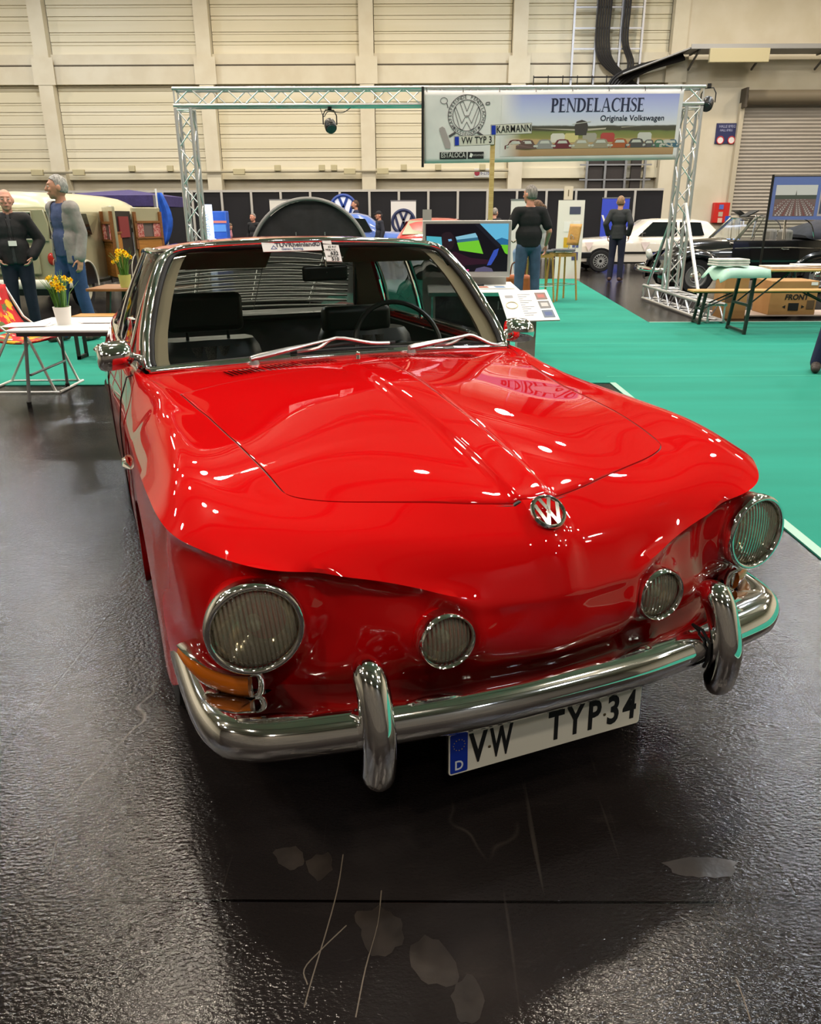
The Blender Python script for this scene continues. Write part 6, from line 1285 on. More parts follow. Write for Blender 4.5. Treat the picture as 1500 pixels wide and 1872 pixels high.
# ---- floral folding chair, far left
fl_=mat('floral_cloth',(190,30,36),.8); N,L,b=nodes(fl_); tc=nd(fl_,'ShaderNodeTexCoord')
def blobs(scale,thr,loc): 
    mp=nd(fl_,'ShaderNodeMapping'); mp.inputs['Location'].default_value=loc; L.new(tc.outputs['Object'],mp.inputs[0]); v=nd(fl_,'ShaderNodeTexVoronoi'); v.inputs['Scale'].default_value=scale; nz=nd(fl_,'ShaderNodeTexNoise',i_Scale=22.0); L.new(mp.outputs[0],nz.inputs[0]); mi=nd(fl_,'ShaderNodeMix',data_type='RGBA'); mi.inputs[0].default_value=.08; L.new(mp.outputs[0],mi.inputs[6]); L.new(nz.outputs['Color'],mi.inputs[7]); L.new(mi.outputs[2],v.inputs[0]); r=ramp(fl_,[(thr,(255,255,255)),(thr+.03,(0,0,0))]); L.new(v.outputs['Distance'],r.inputs[0]); return r
base=None
prev=(nd(fl_,'ShaderNodeRGB')); prev.outputs[0].default_value=srgb(196,32,38); out=prev.outputs[0]
for sc,th,lo_,c in((6.5,.34,(.3,.7,.1),(92,110,60)),(7,.30,(.1,.2,.5),(238,178,40)),(8,.20,(.9,.1,.3),(235,215,190)),(9,.18,(.12,.22,.52),(220,120,30))):
    r=blobs(sc,th,lo_); mx=nd(fl_,'ShaderNodeMix',data_type='RGBA'); L.new(r.outputs[0],mx.inputs[0]); L.new(out,mx.inputs[6]); mx.inputs[7].default_value=srgb(*c); out=mx.outputs[2]
L.new(out,b.inputs['Base Color'])
cr=gr(100,716); FC=thing('folding_chair','folding garden chair with red floral cloth and white tube frame','chair',(cr.x-.26,6.72,0.0),.0)
wtub=mat('tube_white',(214,212,206),.3,.3)
# the chair faces right: seat runs along x
for s in(-1,1):
    MB().tube(crom([(.34,s*.24,.012),(.30,s*.24,.02),(.16,s*.24,.42),(.12,s*.24,.46)],3),.012,8).build('leg',wtub,FC)
    MB().tube([(-.30,s*.25,.015),(.0,s*.25,.50),(-.10,s*.25,.58),(-.22,s*.25,.84)],.012,8).build('back_upright',wtub,FC)
for x in(.34,-.30): MB().tube([(x,-.245,.013),(x,.245,.013)],.012,8).build('floor_bar',wtub,FC)
MB().tube([(-.30,-.25,.014),(.34,-.25,.014)],.009,6).build('side_bar',wtub,FC); MB().tube([(-.30,.25,.014),(.34,.25,.014)],.009,6).build('side_bar',wtub,FC)
mb=MB(); mb.grid(np.array([[(x,y,.455-.035*math.sin(PI*(x+.2)/.5)) for x in np.linspace(-.2,.30,9)] for y in np.linspace(-.23,.23,7)])); mb.build('seat',fl_,FC,solid=.015)
mb=MB(); mb.grid(np.array([[(-.10-.12*t-.03*math.sin(PI*t),y,.50+.35*t) for t in np.linspace(0,1,9)] for y in np.linspace(-.24,.24,7)])); mb.build('backrest',fl_,FC,solid=.02)
MB().tube([(-.222,-.25,.84),(-.23,-.2,.86),(-.23,.2,.86),(-.222,.25,.84)],.012,8).build('top_bar',wtub,FC)
# ---- wooden table and bench further back with second pot
wd=wood('old_wood',(150,104,62),(124,84,48),4); p=at(166,527,8.6); q=at(244,530,8.6)
OT=thing('wooden_table','small brown wooden table carrying the second pot of daffodils','table',((p.x+q.x)/2+.32,8.75,0)); oz=p.z; ow=q.x-p.x+.64
MB().box((0,0,oz-.015),(ow,.6,.03)).build('table_top',wd,OT,bevel=.006)
for sx in(-1,1): MB().beam((sx*(ow/2-.22),-.24,oz-.03),(sx*(ow/2-.12),-.24,0),.04,.04).build('leg',mat('dark_steel',(44,36,32),.5),OT,smooth=False); MB().beam((sx*(ow/2-.22),.24,oz-.03),(sx*(ow/2-.12),.24,0),.04,.04).build('leg',mat('dark_steel'),OT,smooth=False)
p=at(230,524,8.62); daffodils('yellow daffodils in a pale green pot on the wooden table',(p.x,8.62,oz),mat('green_pot',(196,206,120),.45),.43,9)
p=at(135,578,8.15); q=at(262,566,8.15); WB=thing('wooden_bench','long wooden bench between the white table and the wooden table','bench',((p.x+q.x)/2+.2,8.2,0)); bz=p.z
MB().box((0,0,bz-.012),(q.x-p.x+.4,.24,.026)).build('seat_board',wood('bench_wood',(200,150,86),(176,126,66),4),WB,bevel=.005)
for sx in(-.55,.6): MB().beam((sx,-.10,bz-.02),(sx,-.10,0),.03,.03).build('leg',mat('dark_steel'),WB,smooth=False); MB().beam((sx,.10,bz-.02),(sx,.10,0),.03,.03).build('leg',mat('dark_steel'),WB,smooth=False); MB().box((sx,0,.02),(.03,.23,.03)).build('foot_bar',mat('dark_steel'),WB,smooth=False)
# ---- purple tent, flag
p=at(235,347,20.5); q0=at(172,362,20.5); q1=at(296,388,20.5); TN=thing('purple_tent','dark purple pavilion tent top rising behind the camper bus','tent',(p.x,20.5,0))
mb=MB(); ap=(0,0,p.z); w0=q0.x-p.x-.6; w1=q1.x-p.x+.3; 
cs=[(w0,-1.5,1.85),(w1,-1.5,1.85),(w1,1.5,1.85),(w0,1.5,1.85)]
for i in range(4): mb.add([ap,cs[i],cs[(i+1)%4]],[(0,1,2)])
mb.build('tent_roof',cloth('tent',(62,52,104)),TN,smooth=False); 
mb=MB()
for i in range(4): a,b_=cs[i],cs[(i+1)%4]; mb.add([a,b_,(b_[0],b_[1],1.62),(a[0],a[1],1.62)],[(0,1,2,3)])
mb.build('tent_valance',cloth('tent',(62,52,104)),TN,smooth=False)
for c in cs: MB().cyl((c[0],c[1],0),(c[0],c[1],1.85),.025,n=8).build('tent_pole',steel,TN)
p=at(284,345,18.0); FG=thing('blue_flag','bright blue flag on a pale pole beside the camper bus','flag',(p.x,18.0,0)); MB().cyl((0,0,0),(0,0,p.z),.02,n=8).build('flag_pole',white,FG)
mb=MB(); mb.grid(np.array([[(.04+.02*math.sin(z*6)+w*(.10+.34*(1-t)*t*1.6),.04*math.sin(w*7),z) for w in np.linspace(0,1,7)] for t,z in((t,p.z-.08-t*1.05) for t in np.linspace(0,1,9))])); mb.build('flag_cloth',cloth('flag',(30,86,190)),FG,solid=.004)
# ---- middle background
lw_=thing('light_column','glowing white advertising column with vertical lettering','light column',(at(381,400,19.5).x,19.5,0)); zz=at(381,374,19.5).z
MB().cyl((0,0,0),(0,0,zz),.10,n=20).build('column_tube',mat('column_glow',(215,228,255),.5,emit=(205,225,255),estr=1.5),lw_)
mb=MB(); text_on(mb,'VW VEREDELUNG',.13,(-.02,-.103,zz-.62),(0,0,-1),(1,0,0),sx=.8); mb.build('lettering',mat('column_text',(90,130,190),.5),lw_,smooth=False)
o=thing('blue_counter','blue promotion counter with an orange stripe beside the glowing column','counter',(at(403,400,20).x,20.0,0)); zz=at(403,386,20).z
MB().box((0,0,zz/2),(.34,.34,zz)).build('counter_body',mat('counter_blue',(38,90,190),.4),o,bevel=.02); MB().box((0,-.172,zz-.24),(.345,.01,.05)).build('stripe',mat('counter_stripe',(220,130,110),.5),o,smooth=False); MB().box((0,-.172,zz-.38),(.30,.01,.16)).build('panel_print',mat('counter_print',(90,150,225),.5),o,smooth=False)
bc_=at(562,364,15.5); half=thing('pop_up_backdrop','black half round pop-up backdrop with a grey rim behind the red coupe','backdrop',(bc_.x,15.5,0)); e0=at(465,437,15.5); RR=1.13
rz_=bc_.z; cz=rz_-RR
pts=[(RR*math.cos(t),0,cz+RR*math.sin(t)) for t in np.linspace(-.45,PI+.45,49)]
MB().tube(pts,.035,8).build('rim',mat('rim_grey',(120,118,116),.5),half)
mb=MB(); mb.grid(np.array([[(RR*.97*r*math.cos(t),-.05+.10*r*r+.012*math.sin(t*9)*r,cz+RR*.97*r*math.sin(t)) for r in np.linspace(0,1,9)] for t in np.linspace(0,2*PI,61)])); mb.build('backdrop_cloth',noisy('backdrop_black',(14,14,16),(24,24,27),5,.8,bump=.6),half,angle=180)
MB().box((0,0,max(.02,(cz-RR)/2)),(.9,.3,max(.04,cz-RR+.06))).build('stand',black,half,smooth=False)
for x in(-.24,.30): MB().box((x,-.06,cz+.52),(.02,.02,.06)).build('tab',steel,half,smooth=False)
def rollup(nm,label,px0,px1,py,Y,col,dep=None):
    a,b_=at(px0,py,Y),at(px1,py,Y); o=thing(nm,label,'display banner',((a.x+b_.x)/2,Y,0)); w=b_.x-a.x
    MB().box((0,0,a.z/2+.03),(w,.012,a.z-.06)).build('banner_sheet',mat(nm+'_%d'%int(px0),col,.5),o,smooth=False); MB().box((0,0,.04),(w+.04,.2,.08)).build('base',steel,o,bevel=.01); MB().box((0,0,a.z),(w+.02,.03,.03)).build('top_rail',steel,o,smooth=False); MB().cyl((0,.05,.08),(0,.03,a.z),.012,n=8).build('support_pole',steel,o); return o,w,a.z
o,w,z=rollup('display_banner','white display banner with a dark blue round car emblem',714,760,367,26.3,(226,222,216))
bd=vw_badge(w*.44,.01,.075).build('printed_emblem',mat('emblem_blue',(40,48,84),.5),o,angle=40); bd.location=(0,-.02,z-.62)
o,w,z=rollup('display_banner','white display banner half hidden by the black half round backdrop',492,545,365,27.2,(220,216,206)); mb=MB(); text_on(mb,'V',.3,(.1,-.008,z-.25),(1,0,0),(0,0,1)); mb.build('lettering',ink,o,smooth=False)
o,w,z=rollup('display_banner','bright blue display banner behind the man in the quilted jacket',1101,1151,362,25.2,(52,72,190)); mb=MB(); text_on(mb,'V',.34,(-w*.35,-.008,z-.62),(1,0,0),(0,0,1),bold=.01); mb.build('lettering',white,o,smooth=False)
o,w,z=rollup('display_banner','pale display banner directly behind the man in black',934,962,365,19.5,(206,202,196))
p=at(628,385,26.6); sg=thing('round_sign','round blue and white illuminated car emblem sign above the blue old car','sign',(p.x,26.6,0)); rr=.45; zc=at(628,382,26.6).z
MB().lathe([(0,.06),(rr*.96,.06),(rr,.03),(rr,-.03),(rr*.96,-.06),(0,-.06)],36,(0,0,zc),rotX(PI/2)).build('sign_disc',mat('sign_white',(225,228,235),.4,emit=(200,210,235),estr=.35),sg,angle=40)
sb=mat('sign_blue',(40,70,150),.4); bd=vw_badge(rr*.90,.02,.08).build('sign_emblem',sb,sg,angle=40); bd.location=(0,-.07,zc); MB().cyl((0,0,0),(0,0,zc-rr*.9),.05,n=12).build('sign_post',steel,sg)
# ---- screen on its kiosk
KY=8.35; p0,p1=at(772,403,KY),at(935,403,KY); q0=at(772,507,KY); KX=(p0.x+p1.x)/2; sw=p1.x-p0.x; sz=(p0.z+q0.z)/2; sh_=p0.z-q0.z
TV=thing('display_screen','flat screen with pale frame showing a driver inside a car','screen',(KX,KY,sz))
MB().box((0,0,0),(sw,.06,sh_)).build('screen_frame',mat('tv_frame',(188,184,180),.35,.3),TV,bevel=.008); MB().box((0,.07,-.05),(sw*.7,.10,sh_*.6)).build('screen_back',black,TV,bevel=.02)
fw,fh=sw*.93,sh_*.84
def scr(nm,pts,c,e=1.0,dy=0): mb=MB(); mb.add([(x*fw/2,-.0315-dy,y*fh/2+.012) for x,y in pts],[tuple(range(len(pts)))]); return mb.build(nm,mat('screen_%d_%d_%d'%c,tuple(int(v*.3) for v in c),.3,emit=c,estr=e*.62),TV,smooth=False)
scr('picture_base',[(-1,-1),(1,-1),(1,1),(-1,1)],(16,14,26),.9)
scr('picture_sky',[(.30,1),(1,1),(1,.30),(.70,.32)],(112,206,246),1,.0008); scr('picture_hills',[(.70,.33),(.84,.42),(1,.34),(1,.08),(.84,.10)],(46,120,170),1,.0012); scr('picture_meadow',[(.82,.13),(1,.12),(1,-.28),(.93,-.22)],(120,220,50),1,.0014)
scr('window_sky',[(-.28,.46),(.20,.62),(.28,.40),(-.24,.30)],(150,216,240),1,.0009); scr('window_hills',[(-.26,.34),(.26,.44),(.30,.30),(-.22,.20)],(60,120,150),1,.0012); scr('window_meadow',[(-.24,.22),(.30,.32),(.44,-.26),(-.18,-.10)],(128,224,56),1,.0014)
scr('window_bar',[(.22,.62),(.25,.62),(.45,-.28),(.41,-.28)],(20,18,30),.8,.0018); scr('rear_window',[(-.98,.50),(-.62,.46),(-.60,.10),(-.98,.12)],(90,200,220),1,.0009)
scr('windscreen_post',[(.16,1),(.30,1),(.86,.05),(.74,.02)],(30,30,44),.8,.002)
scr('driver_head',[(-.62,.55),(-.52,.66),(-.40,.66),(-.32,.50),(-.30,.20),(-.36,-.05),(-.50,-.10),(-.60,.10)],(44,30,40),.8,.0022); scr('driver_body',[(-.66,-.30),(-.30,-.14),(.10,-.42),(.64,-.52),(.60,-.66),(.0,-.72),(-.30,-1),(-.70,-1)],(58,24,46),.8,.0022); scr('glasses_glint',[(-.46,.36),(-.38,.38),(-.36,.30),(-.44,.27)],(130,190,240),1,.0026)
scr('steering_rim',[(.66,-.10),(.78,-.02),(.74,-.30),(.60,-.72),(.50,-.74),(.58,-.40)],(60,90,200),1,.0026); scr('hand',[(.24,-.86),(.44,-.78),(.62,-.86),(.66,-1),(.20,-1)],(110,104,140),.8,.0026); scr('picture_mark',[(-.06,-.90),(.06,-.90),(.06,-.98),(-.06,-.98)],(230,70,150),1,.0028)
KS=thing('screen_kiosk','white kiosk counter with black lettered front under the screen','kiosk',(KX,KY,0)); cz_=at(820,531,KY-.35).z
c0,c1=at(783,530,KY-.4),at(950,530,KY-.4); cw=c1.x-c0.x; cx=(c0.x+c1.x)/2-KX
MB().prism([(-.42,cz_),(-.46,cz_-.02),(-.40,cz_-.06),(.35,cz_-.06),(.35,cz_+.02)],cx-cw/2,cx+cw/2,'yz').build('counter_top',white,KS,bevel=.006)
MB().box((cx,-.02,(cz_-.05)/2),(cw*.86,.60,cz_-.06)).build('cabinet',mat('kiosk_grey',(176,174,168),.5),KS,bevel=.01)
MB().box((cx,-.325,cz_*.55-.03),(cw*.84,.015,cz_*.82)).build('front_panel',mat('kiosk_black',(24,24,26),.4),KS,smooth=False)
mb=MB(); text_on(mb,'VERB',.105,(cx-cw*.25,-.335,cz_-.15),(1,0,0),(0,0,1)); text_on(mb,'GU',.105,(cx-cw*.21,-.335,cz_-.27),(1,0,0),(0,0,1)); text_on(mb,'l...',.12,(cx+cw*.32,-.335,cz_-.16),(1,0,0),(0,0,1)); mb.build('lettering',mat('kiosk_text',(96,96,98),.5),KS,smooth=False)
MB().box((0,.12,(q0.z+cz_)/2),(sw*.95,.05,q0.z-cz_+.02)).build('screen_stand',mat('kiosk_grey'),KS,smooth=False); MB().box((p0.x-KX+.05,.20,.72),(.09,.08,1.44)).build('upright',mat('kiosk_grey'),KS,smooth=False)
p=at(890,526,KY-.25); bo=thing('magazine','open picture magazine lying on the kiosk counter','magazine',(p.x,KY-.24,cz_+.011),.05); MB().box((0,0,.006),(.52,.24,.010)).build('pages',paper,bo,smooth=False)
for x,c in((-.17,(120,150,150)),(-.04,(180,96,70)),(.13,(110,140,180))): MB().box((x,0,.0118),(.10,.16,.001)).build('picture',mat('mag_%d'%c[0],c,.5),bo,smooth=False)
p=at(870,519,KY-.06); rc=thing('remote_control','small black remote control on the kiosk counter','remote control',(p.x,KY-.06,cz_+.018),.1); MB().box((0,0,.01),(.16,.045,.02)).build('remote_body',black,rc,bevel=.006)
# ---- information board on its stand
IY=6.9; q=[at(910,534,7.15),at(998,531,7.15),at(1023,586,6.75),at(928,589,6.75)]
cen=sum(q,Vector())/4; IB=thing('information_board','tilted white information sheet with car photos on a grey stand','information board',(cen.x,cen.y,0))
L4=[v-Vector((cen.x,cen.y,0)) for v in q]; n=(L4[1]-L4[0]).cross(L4[3]-L4[0]).normalized(); n=n if n.z>0 else -n
mb=MB(); mb.add(L4+[v-n*.012 for v in L4],[(0,1,2,3),(7,6,5,4),(0,4,5,1),(1,5,6,2),(2,6,7,3),(3,7,4,0)]); mb.build('sheet',paper,IB,smooth=False)
def ib(u,v,w=.002): return L4[0]*(1-u)*(1-v)+L4[1]*u*(1-v)+L4[2]*u*v+L4[3]*(1-u)*v+n*w
def ibq(nm,u0,u1,v0,v1,m): mb=MB(); mb.add([ib(u0,v0),ib(u1,v0),ib(u1,v1),ib(u0,v1)],[(0,1,2,3)]); mb.build(nm,m,IB,smooth=False)
for k,(v0,v1,c) in enumerate(((.10,.33,(120,96,92)),(.38,.62,(110,110,112)),(.68,.92,(90,104,124)))): ibq('car_photo',.72,.94,v0,v1,mat('ib_photo_%d'%k,c,.5)); ibq('photo_car',.76,.90,v0+.06,v1-.06,mat('ib_car_%d'%k,((170,90,84),(180,178,176),(60,80,130))[k],.5))
tx=mat('ib_text',(150,150,152),.7)
for k in range(11): ibq('text_line',.36,.62-.08*(k%3),.14+.068*k,.155+.068*k,tx)
mb=MB(); cc=ib(.18,.5); e1=(L4[1]-L4[0]).normalized(); e2=n.cross(e1); mb.tube([cc+e1*.05*math.cos(t)+e2*.05*math.sin(t)+n*.002 for t in np.linspace(0,2*PI,21)[:-1]],.004,5,closed=True); mb.build('printed_wreath',mat('wreath',(206,196,160),.6),IB)
ibq('printed_mark',.10,.26,.16,.24,tx)
MB().box((.0,.06,(L4[3].z-.02)/2),(.16,.14,L4[3].z-.02)).build('stand',mat('stand_grey',(150,144,134),.5),IB,smooth=False); MB().box((0,.06,.012),(.5,.4,.024)).build('stand_foot',mat('stand_grey'),IB,smooth=False)
# ---- poster board and bar stools
p=at(1045,366,19.0); PB=thing('poster_board','tall white poster board with photographs beside the seated woman','poster board',(p.x,19.0,0)); a,b_=at(1013,366,19.0),at(1061,366,19.0); w=b_.x-a.x
MB().box((0,0,p.z/2),(w,.04,p.z)).build('board',mat('poster_white',(222,216,206),.6),PB,smooth=False)
for u,v,ww,hh,c in((.12,.12,.42,.16,(70,72,92)),(-.10,.42,.26,.22,(228,224,218)),(.20,.42,.26,.22,(226,222,218)),(-.08,.72,.26,.22,(204,160,40)),(.20,.72,.24,.22,(84,88,140)),(.20,.98,.24,.18,(78,74,110))): MB().box((u*w*1.2,-.022,p.z-v*1.15-.08),(ww*w,.006,hh)).build('photograph',mat('poster_%d_%d'%(c[0],c[2]),c,.5),PB,smooth=False)
p=at(1039,346,19.2); o=thing('notice_card','small cream card hung on the black panels above the poster board','card',(at(1038,353,PY).x,PY-.06,at(1038,353,PY).z)); MB().box((0,0,0),(.30,.02,.42)).build('card',mat('card_cream',(206,196,170),.6),o,smooth=False); MB().box((0,-.012,0),(.03,.004,.2)).build('printed_mark',mat('card_mark',(96,82,50),.6),o,smooth=False)
beech=wood('beech',(206,160,88),(186,138,70),6)
def stool(label,x,y,rz,back,group=None):
    o=thing('bar_stool',label,'bar stool',(x,y,.008),rz,group); sz=.80
    for sx in(-1,1):
        for sy in(-1,1): MB().tube([(sx*.15,sy*.15,sz-.02),(sx*.20,sy*.20,.0)],.017,8).build('leg',beech,o)
    MB().lathe([(0,0),(.20,0),(.215,.02),(.20,.04),(0,.045)],28,(0,0,sz)).build('seat',mat('seat_slate',(84,88,96),.5),o,angle=50)
    MB().box((0,-.15,sz-.05),(.30,.03,.06)).box((0,.15,sz-.05),(.30,.03,.06)).box((.15,0,sz-.05),(.03,.30,.06)).box((-.15,0,sz-.05),(.03,.30,.06)).build('seat_frame',beech,o,smooth=False)
    for a,b_ in(((-.19,-.19),(.19,-.19)),((.19,-.19),(.19,.19)),((.19,.19),(-.19,.19)),((-.19,.19),(-.19,-.19))): MB().tube([(a[0],a[1],.26),(b_[0],b_[1],.26)],.009,6).build('footrest',chrome,o)
    if back:
        mb=MB(); A=[[(x_,.20+.05*t-.03*math.cos(x_*7),sz+.10+.34*t) for x_ in np.linspace(-.17,.17,11)] for t in np.linspace(0,1,7)]; mb.grid(np.array(A)); mb.build('backrest',beech,o,solid=.014)
        for sx in(-.1,.1): MB().tube([(sx,.17,sz),(sx,.19,sz+.16)],.009,6).build('back_support',chrome,o)
        MB().tube([(-.05,.17,sz+.20),(-.04,.155,sz+.25),(0,.15,sz+.27),(.04,.155,sz+.25),(.05,.17,sz+.20)],.008,6).build('back_handle',chrome,o)
    return o
p=gr(1022,548); stool('wooden bar stool with a backrest and grey seat, nearest the dark floor',p.x,p.y-.05,-.5-PI*.5+.9,True)
stool('wooden bar stool under the seated woman',WXs,WYs,.2,False)
HB=thing('orange_bag','orange brown leather bag standing behind the legs of the man in black','bag',(at(948,505,12.6).x,12.75,.008)); MB().box((0,0,.26),(.42,.2,.50)).build('bag_body',noisy('leather_orange',(150,78,36),(170,92,44),8,.5),HB,bevel=.06,seg=3); MB().tube(crom([(-.12,0,.50),(-.08,0,.68),(.08,0,.68),(.12,0,.50)],5),.012,6).build('bag_handle',mat('leather_dark',(92,48,26),.5),HB)
# ---- beer table, bench, cloths, boxes, photo banner (right)
gleg=mat('beer_green',(28,44,36),.45); ora=wood('beer_wood',(206,160,96),(188,138,76),4)
def beer(nm,label,cat,c,L_,w,h,rz,leg_x):
    o=thing(nm,label,cat,c,rz); MB().box((0,0,h-.013),(L_,w,.026)).build('top_board',ora,o,bevel=.006)
    MB().box((0,0,h-.035),(L_-.1,.04,.02)).build('under_rail',gleg,o,smooth=False)
    for x in leg_x:
        sg=1 if x<0 else -1
        for s in(-1,1): MB().beam((x,s*w*.36,h-.03),(x-sg*.06,s*w*.44,0),.035,.035).build('leg',gleg,o,smooth=False)
        MB().box((x-sg*.035,0,h*.45),(.03,w*.80,.03)).build('leg_bar',gleg,o,smooth=False); MB().box((x-sg*.055,0,.03),(.03,w*.86,.03)).build('foot_bar',gleg,o,smooth=False)
        for s in(-1,1): MB().tube([(x-sg*.02,s*w*.3,h*.45),(x+sg*.42,s*w*.3,h-.04)],.010,6).build('brace',gleg,o)
    return o
g1=gr(1320,602); g2=gr(1385,614)
t0=at(1297,505,9.95); tyy=9.98; th=at(1400,494,9.7).z
BTx0=at(1352,500,tyy).x-.28
beer('beer_table','long folding beer table with dark green legs in front of the boxes','table',(BTx0+1.1,9.98,.007),2.2,.62,th,0,(-.72,.8))
be0=at(1262,540,10.75); bh=at(1300,531,10.75).z
beer('beer_bench','narrow wooden beer bench with dark green legs behind the beer table','bench',(be0.x+1.1,10.78,.007),2.2,.26,bh,0,(-.92,.85))
wc=cloth('white_cloth',(214,210,204)); mc=mat('mint_cloth',(170,206,190),.8)
random.seed(7)
zt_=th+.008
def folded(label,x,y,w,d,h,z,m,layers,rz,cat='cloth'):
    o=thing('folded_cloth',label,cat,(x,y,z),rz)
    for k in range(layers):
        mb=MB().box((random.uniform(-.01,.01),0,h*(k+.5)/layers),(w-random.uniform(0,.02),d,h/layers*.92)); mb.build('fold',m,o,bevel=h/layers*.35,seg=3)
    return o
folded('stack of folded white cloths on the left end of the beer table',at(1330,488,9.95).x,9.95,.40,.30,.085,zt_+.03,wc,3,.05)
o=thing('table_cloth','pale mint cloth hanging off the left end of the beer table','cloth',(BTx0,9.95,zt_)); A=[]
for u in np.linspace(0,1,15):
    x=-.10+.60*u; A.append([(x,-.36+.66*v,.012+.006*math.sin(u*17+v*5) if (x>-.0 and v>.05) else .012-.14*max(0,-x)/.1*(.4+.6*abs(math.sin(v*5)))-(.10*max(0,.1-v)/.1)) for v in np.linspace(0,1,15)])
MB().grid(np.array(A)).build('cloth_sheet',mc,o,angle=180,solid=.006)
for k,(px,w,rz) in enumerate(((1420,.5,.06),(1470,.46,-.1))): folded(('thin folded white cloth in the middle of the beer table','crumpled white cloth on the beer table towards the right edge')[k],at(px,490,9.95).x+.1,9.95,w,.34,.03+.015*k,zt_,wc,2,rz)
cbm=noisy('cardboard',(170,128,78),(158,116,68),3,.75); ctp=mat('box_tape',(190,150,96),.4)
def carton(label,px0,px1,pyb,pyt,Y,d,rz=0):
    a,b_=at(px0,pyb,Y),at(px1,pyb,Y); t=at(px0,pyt,Y); w=b_.x-a.x; h=t.z-.055
    o=thing('cardboard_box',label,'box',((a.x+b_.x)/2,Y+d/2,.055),rz); MB().box((0,0,h/2),(w,d,h)).build('carton',cbm,o,bevel=.006); MB().box((0,0,h+.001),(w,.06,.003)).build('tape',ctp,o,smooth=False); return o,w,h,d
o,w,h,d=carton('wide brown cardboard box lettered FRONT on a low trolley',1402,1487,577,514,11.3,.55)
mb=MB(); text_on(mb,'FRONT',h*.22,(.06*w,-d/2-.004,h*.52),(1,0,0),(0,0,1),bold=.003,shear=.12); mb.build('lettering',ink,o,smooth=False)
MB().box((.02*w,-d/2-.003,h*.24),(w*.22,.004,h*.22)).build('pictogram',ink,o,smooth=False); mb=MB()
for s in(-1,1): mb.add([(.02*w+s*w*.24,-d/2-.004,h*.24),(.02*w+s*w*.17,-d/2-.004,h*.29),(.02*w+s*w*.17,-d/2-.004,h*.19)],[(0,1,2)])
mb.build('arrow',ink,o,smooth=False); MB().box((.38*w,-d/2-.003,h*.30),(w*.16,.004,h*.26)).build('printed_block',mat('print_brown',(92,70,46),.7),o,smooth=False); MB().box((.40*w,-d/2-.003,h*.92),(w*.14,.004,h*.09)).build('paper_label',paper,o,smooth=False)
trol=thing('low_trolley','low wooden trolley board under the cardboard boxes','trolley',(at(1440,580,11.3).x,11.6,0)); MB().box((0,0,.045),(1.9,.62,.018)).build('board',mat('trolley_board',(170,150,136),.6),trol,smooth=False)
for x in(-.8,.8):
    for y in(-.24,.24): MB().cyl((x-.02,y,.018),(x+.02,y,.018),.018,n=12).build('castor',black,trol)
a,b_=at(1322,585,11.3),at(1366,585,11.3); t=at(1322,505,11.3); o=thing('cardboard_box','tall narrow brown cardboard box left of the box lettered FRONT','box',((a.x+b_.x)/2-.06,11.45,0)); MB().box((0,0,t.z/2),(b_.x-a.x,.34,t.z)).build('carton',cbm,o,bevel=.006); MB().box((-.08,-.172,t.z*.55),(.12,.004,.18)).build('printed_block',mat('print_brown'),o,smooth=False); MB().box((.05,0,t.z+.001),(.05,.34,.003)).build('tape',ctp,o,smooth=False)
PYb=12.35; a=at(1413,322,PYb); b_=at(1500,405,PYb); PBn=thing('photo_banner','blue edged photo banner of a huge car gathering on a black pole','banner',(a.x,PYb,0))
MB().cyl((0,0,0.03),(0,0,a.z+.02),.018,n=8).build('pole',black,PBn); MB().box((0,0,.015),(.4,.4,.03)).build('pole_foot',black,PBn,smooth=False)
bw=1.6; zt2,zb2=a.z-.01,at(1405,402,PYb).z; MB().box((bw/2+.02,0,(zt2+zb2)/2),(bw,.006,zt2-zb2)).build('banner_sheet',mat('banner_blue',(96,112,172),.5),PBn,smooth=False); MB().box((bw/2,.01,zt2),(bw,.02,.02)).build('top_rail',black,PBn,smooth=False)
MB().cyl((bw+.03,0,.03),(bw+.03,0,a.z+.02),.018,n=8).build('pole',black,PBn); MB().box((bw+.03,0,.015),(.4,.4,.03)).build('pole_foot',black,PBn,smooth=False)
w0,w1,z0,z1=.07,.68,zb2+.05,zt2-.11
def pq(nm,x0,x1,za,zc,c,dy=.004): mb=MB(); mb.add([(x0,-dy,za),(x1,-dy,za),(x1,-dy,zc),(x0,-dy,zc)],[(0,1,2,3)]); mb.build(nm,mat('pb_%d_%d_%d'%c,c,.6),PBn,smooth=False)
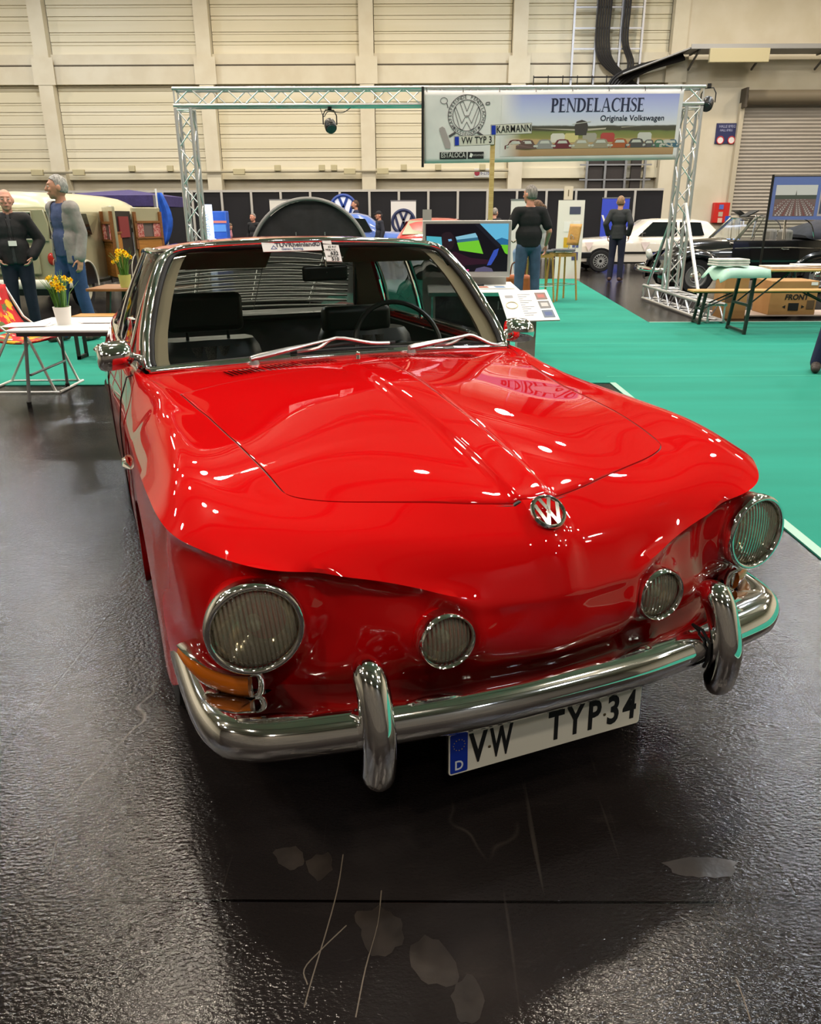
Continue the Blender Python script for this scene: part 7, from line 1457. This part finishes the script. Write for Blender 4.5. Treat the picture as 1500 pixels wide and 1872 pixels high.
pq('printed_sky',w0,w1,z0+.62*(z1-z0),z1,(196,194,196)); pq('printed_trees',w0,w1,z0+.55*(z1-z0),z0+.68*(z1-z0),(74,78,72),.005)
pq('printed_ground',w0,w1,z0,z0+.56*(z1-z0),(112,92,92),.0045); mb=MB(); mb2=MB()
for r in range(9):
    f=r/8; zr=z0+(.52-.52*f)*(z1-z0)*.98+.008; sc=.35+.65*f
    for k in range(-9,10):
        x=(w0+w1)/2+k*.042*sc*1.25
        if w0+.02<x<w1-.02:
            (mb if (r*3+k)%3 else mb2).add([(x-.013*sc,-.006,zr),(x+.013*sc,-.006,zr),(x+.011*sc,-.006,zr+.020*sc),(x-.011*sc,-.006,zr+.020*sc)],[(0,1,2,3)])
mb.build('printed_cars',mat('pb_cars',(186,176,180),.6),PBn,smooth=False); mb2.build('printed_cars',mat('pb_cars_dark',(126,62,66),.6),PBn,smooth=False)
mb=MB(); mb.add([((w0+w1)/2-.012,-.0062,z0+.6*(z1-z0)),((w0+w1)/2+.012,-.0062,z0+.6*(z1-z0)),((w0+w1)/2,-.0062,z0+.84*(z1-z0))],[(0,1,2)]); mb.build('printed_tower',mat('pb_74_78_72',(74,78,72),.6),PBn,smooth=False)
pq('printed_photo',.73,1.4,z0,z1-.05,(170,160,166)); pq('printed_photo',.75,1.38,z0+.03,z0+.25,(70,74,90),.005)
bs=thing('laptop_screen','small glowing pale blue screen behind the black open car','screen',at(1340,408,18.6)); a,b_=at(1327,408,18.6),at(1354,408,18.6)
MB().box((0,0,-.55),(.05,.05,1.4)).build('screen_pole',black,bs,smooth=False); MB().box((0,0,0),(b_.x-a.x+.06,.04,.30)).build('screen_case',mat('case_blue',(50,80,170),.4),bs,smooth=False); MB().box((.02,-.022,0),(b_.x-a.x-.04,.004,.25)).build('screen_face',mat('face_glow',(170,200,250),.3,emit=(170,200,250),estr=1),bs,smooth=False)
# paper edge cards hung on the panels' right end

# things on the carpet rest on its pile
for o in bpy.data.objects:
    if o.parent is None and o.name.split('.')[0] in ('screen_kiosk','beer_table','beer_bench','wooden_table','wooden_bench','information_board','signpost','pop_up_backdrop'): o.location.z=max(o.location.z,.0076)
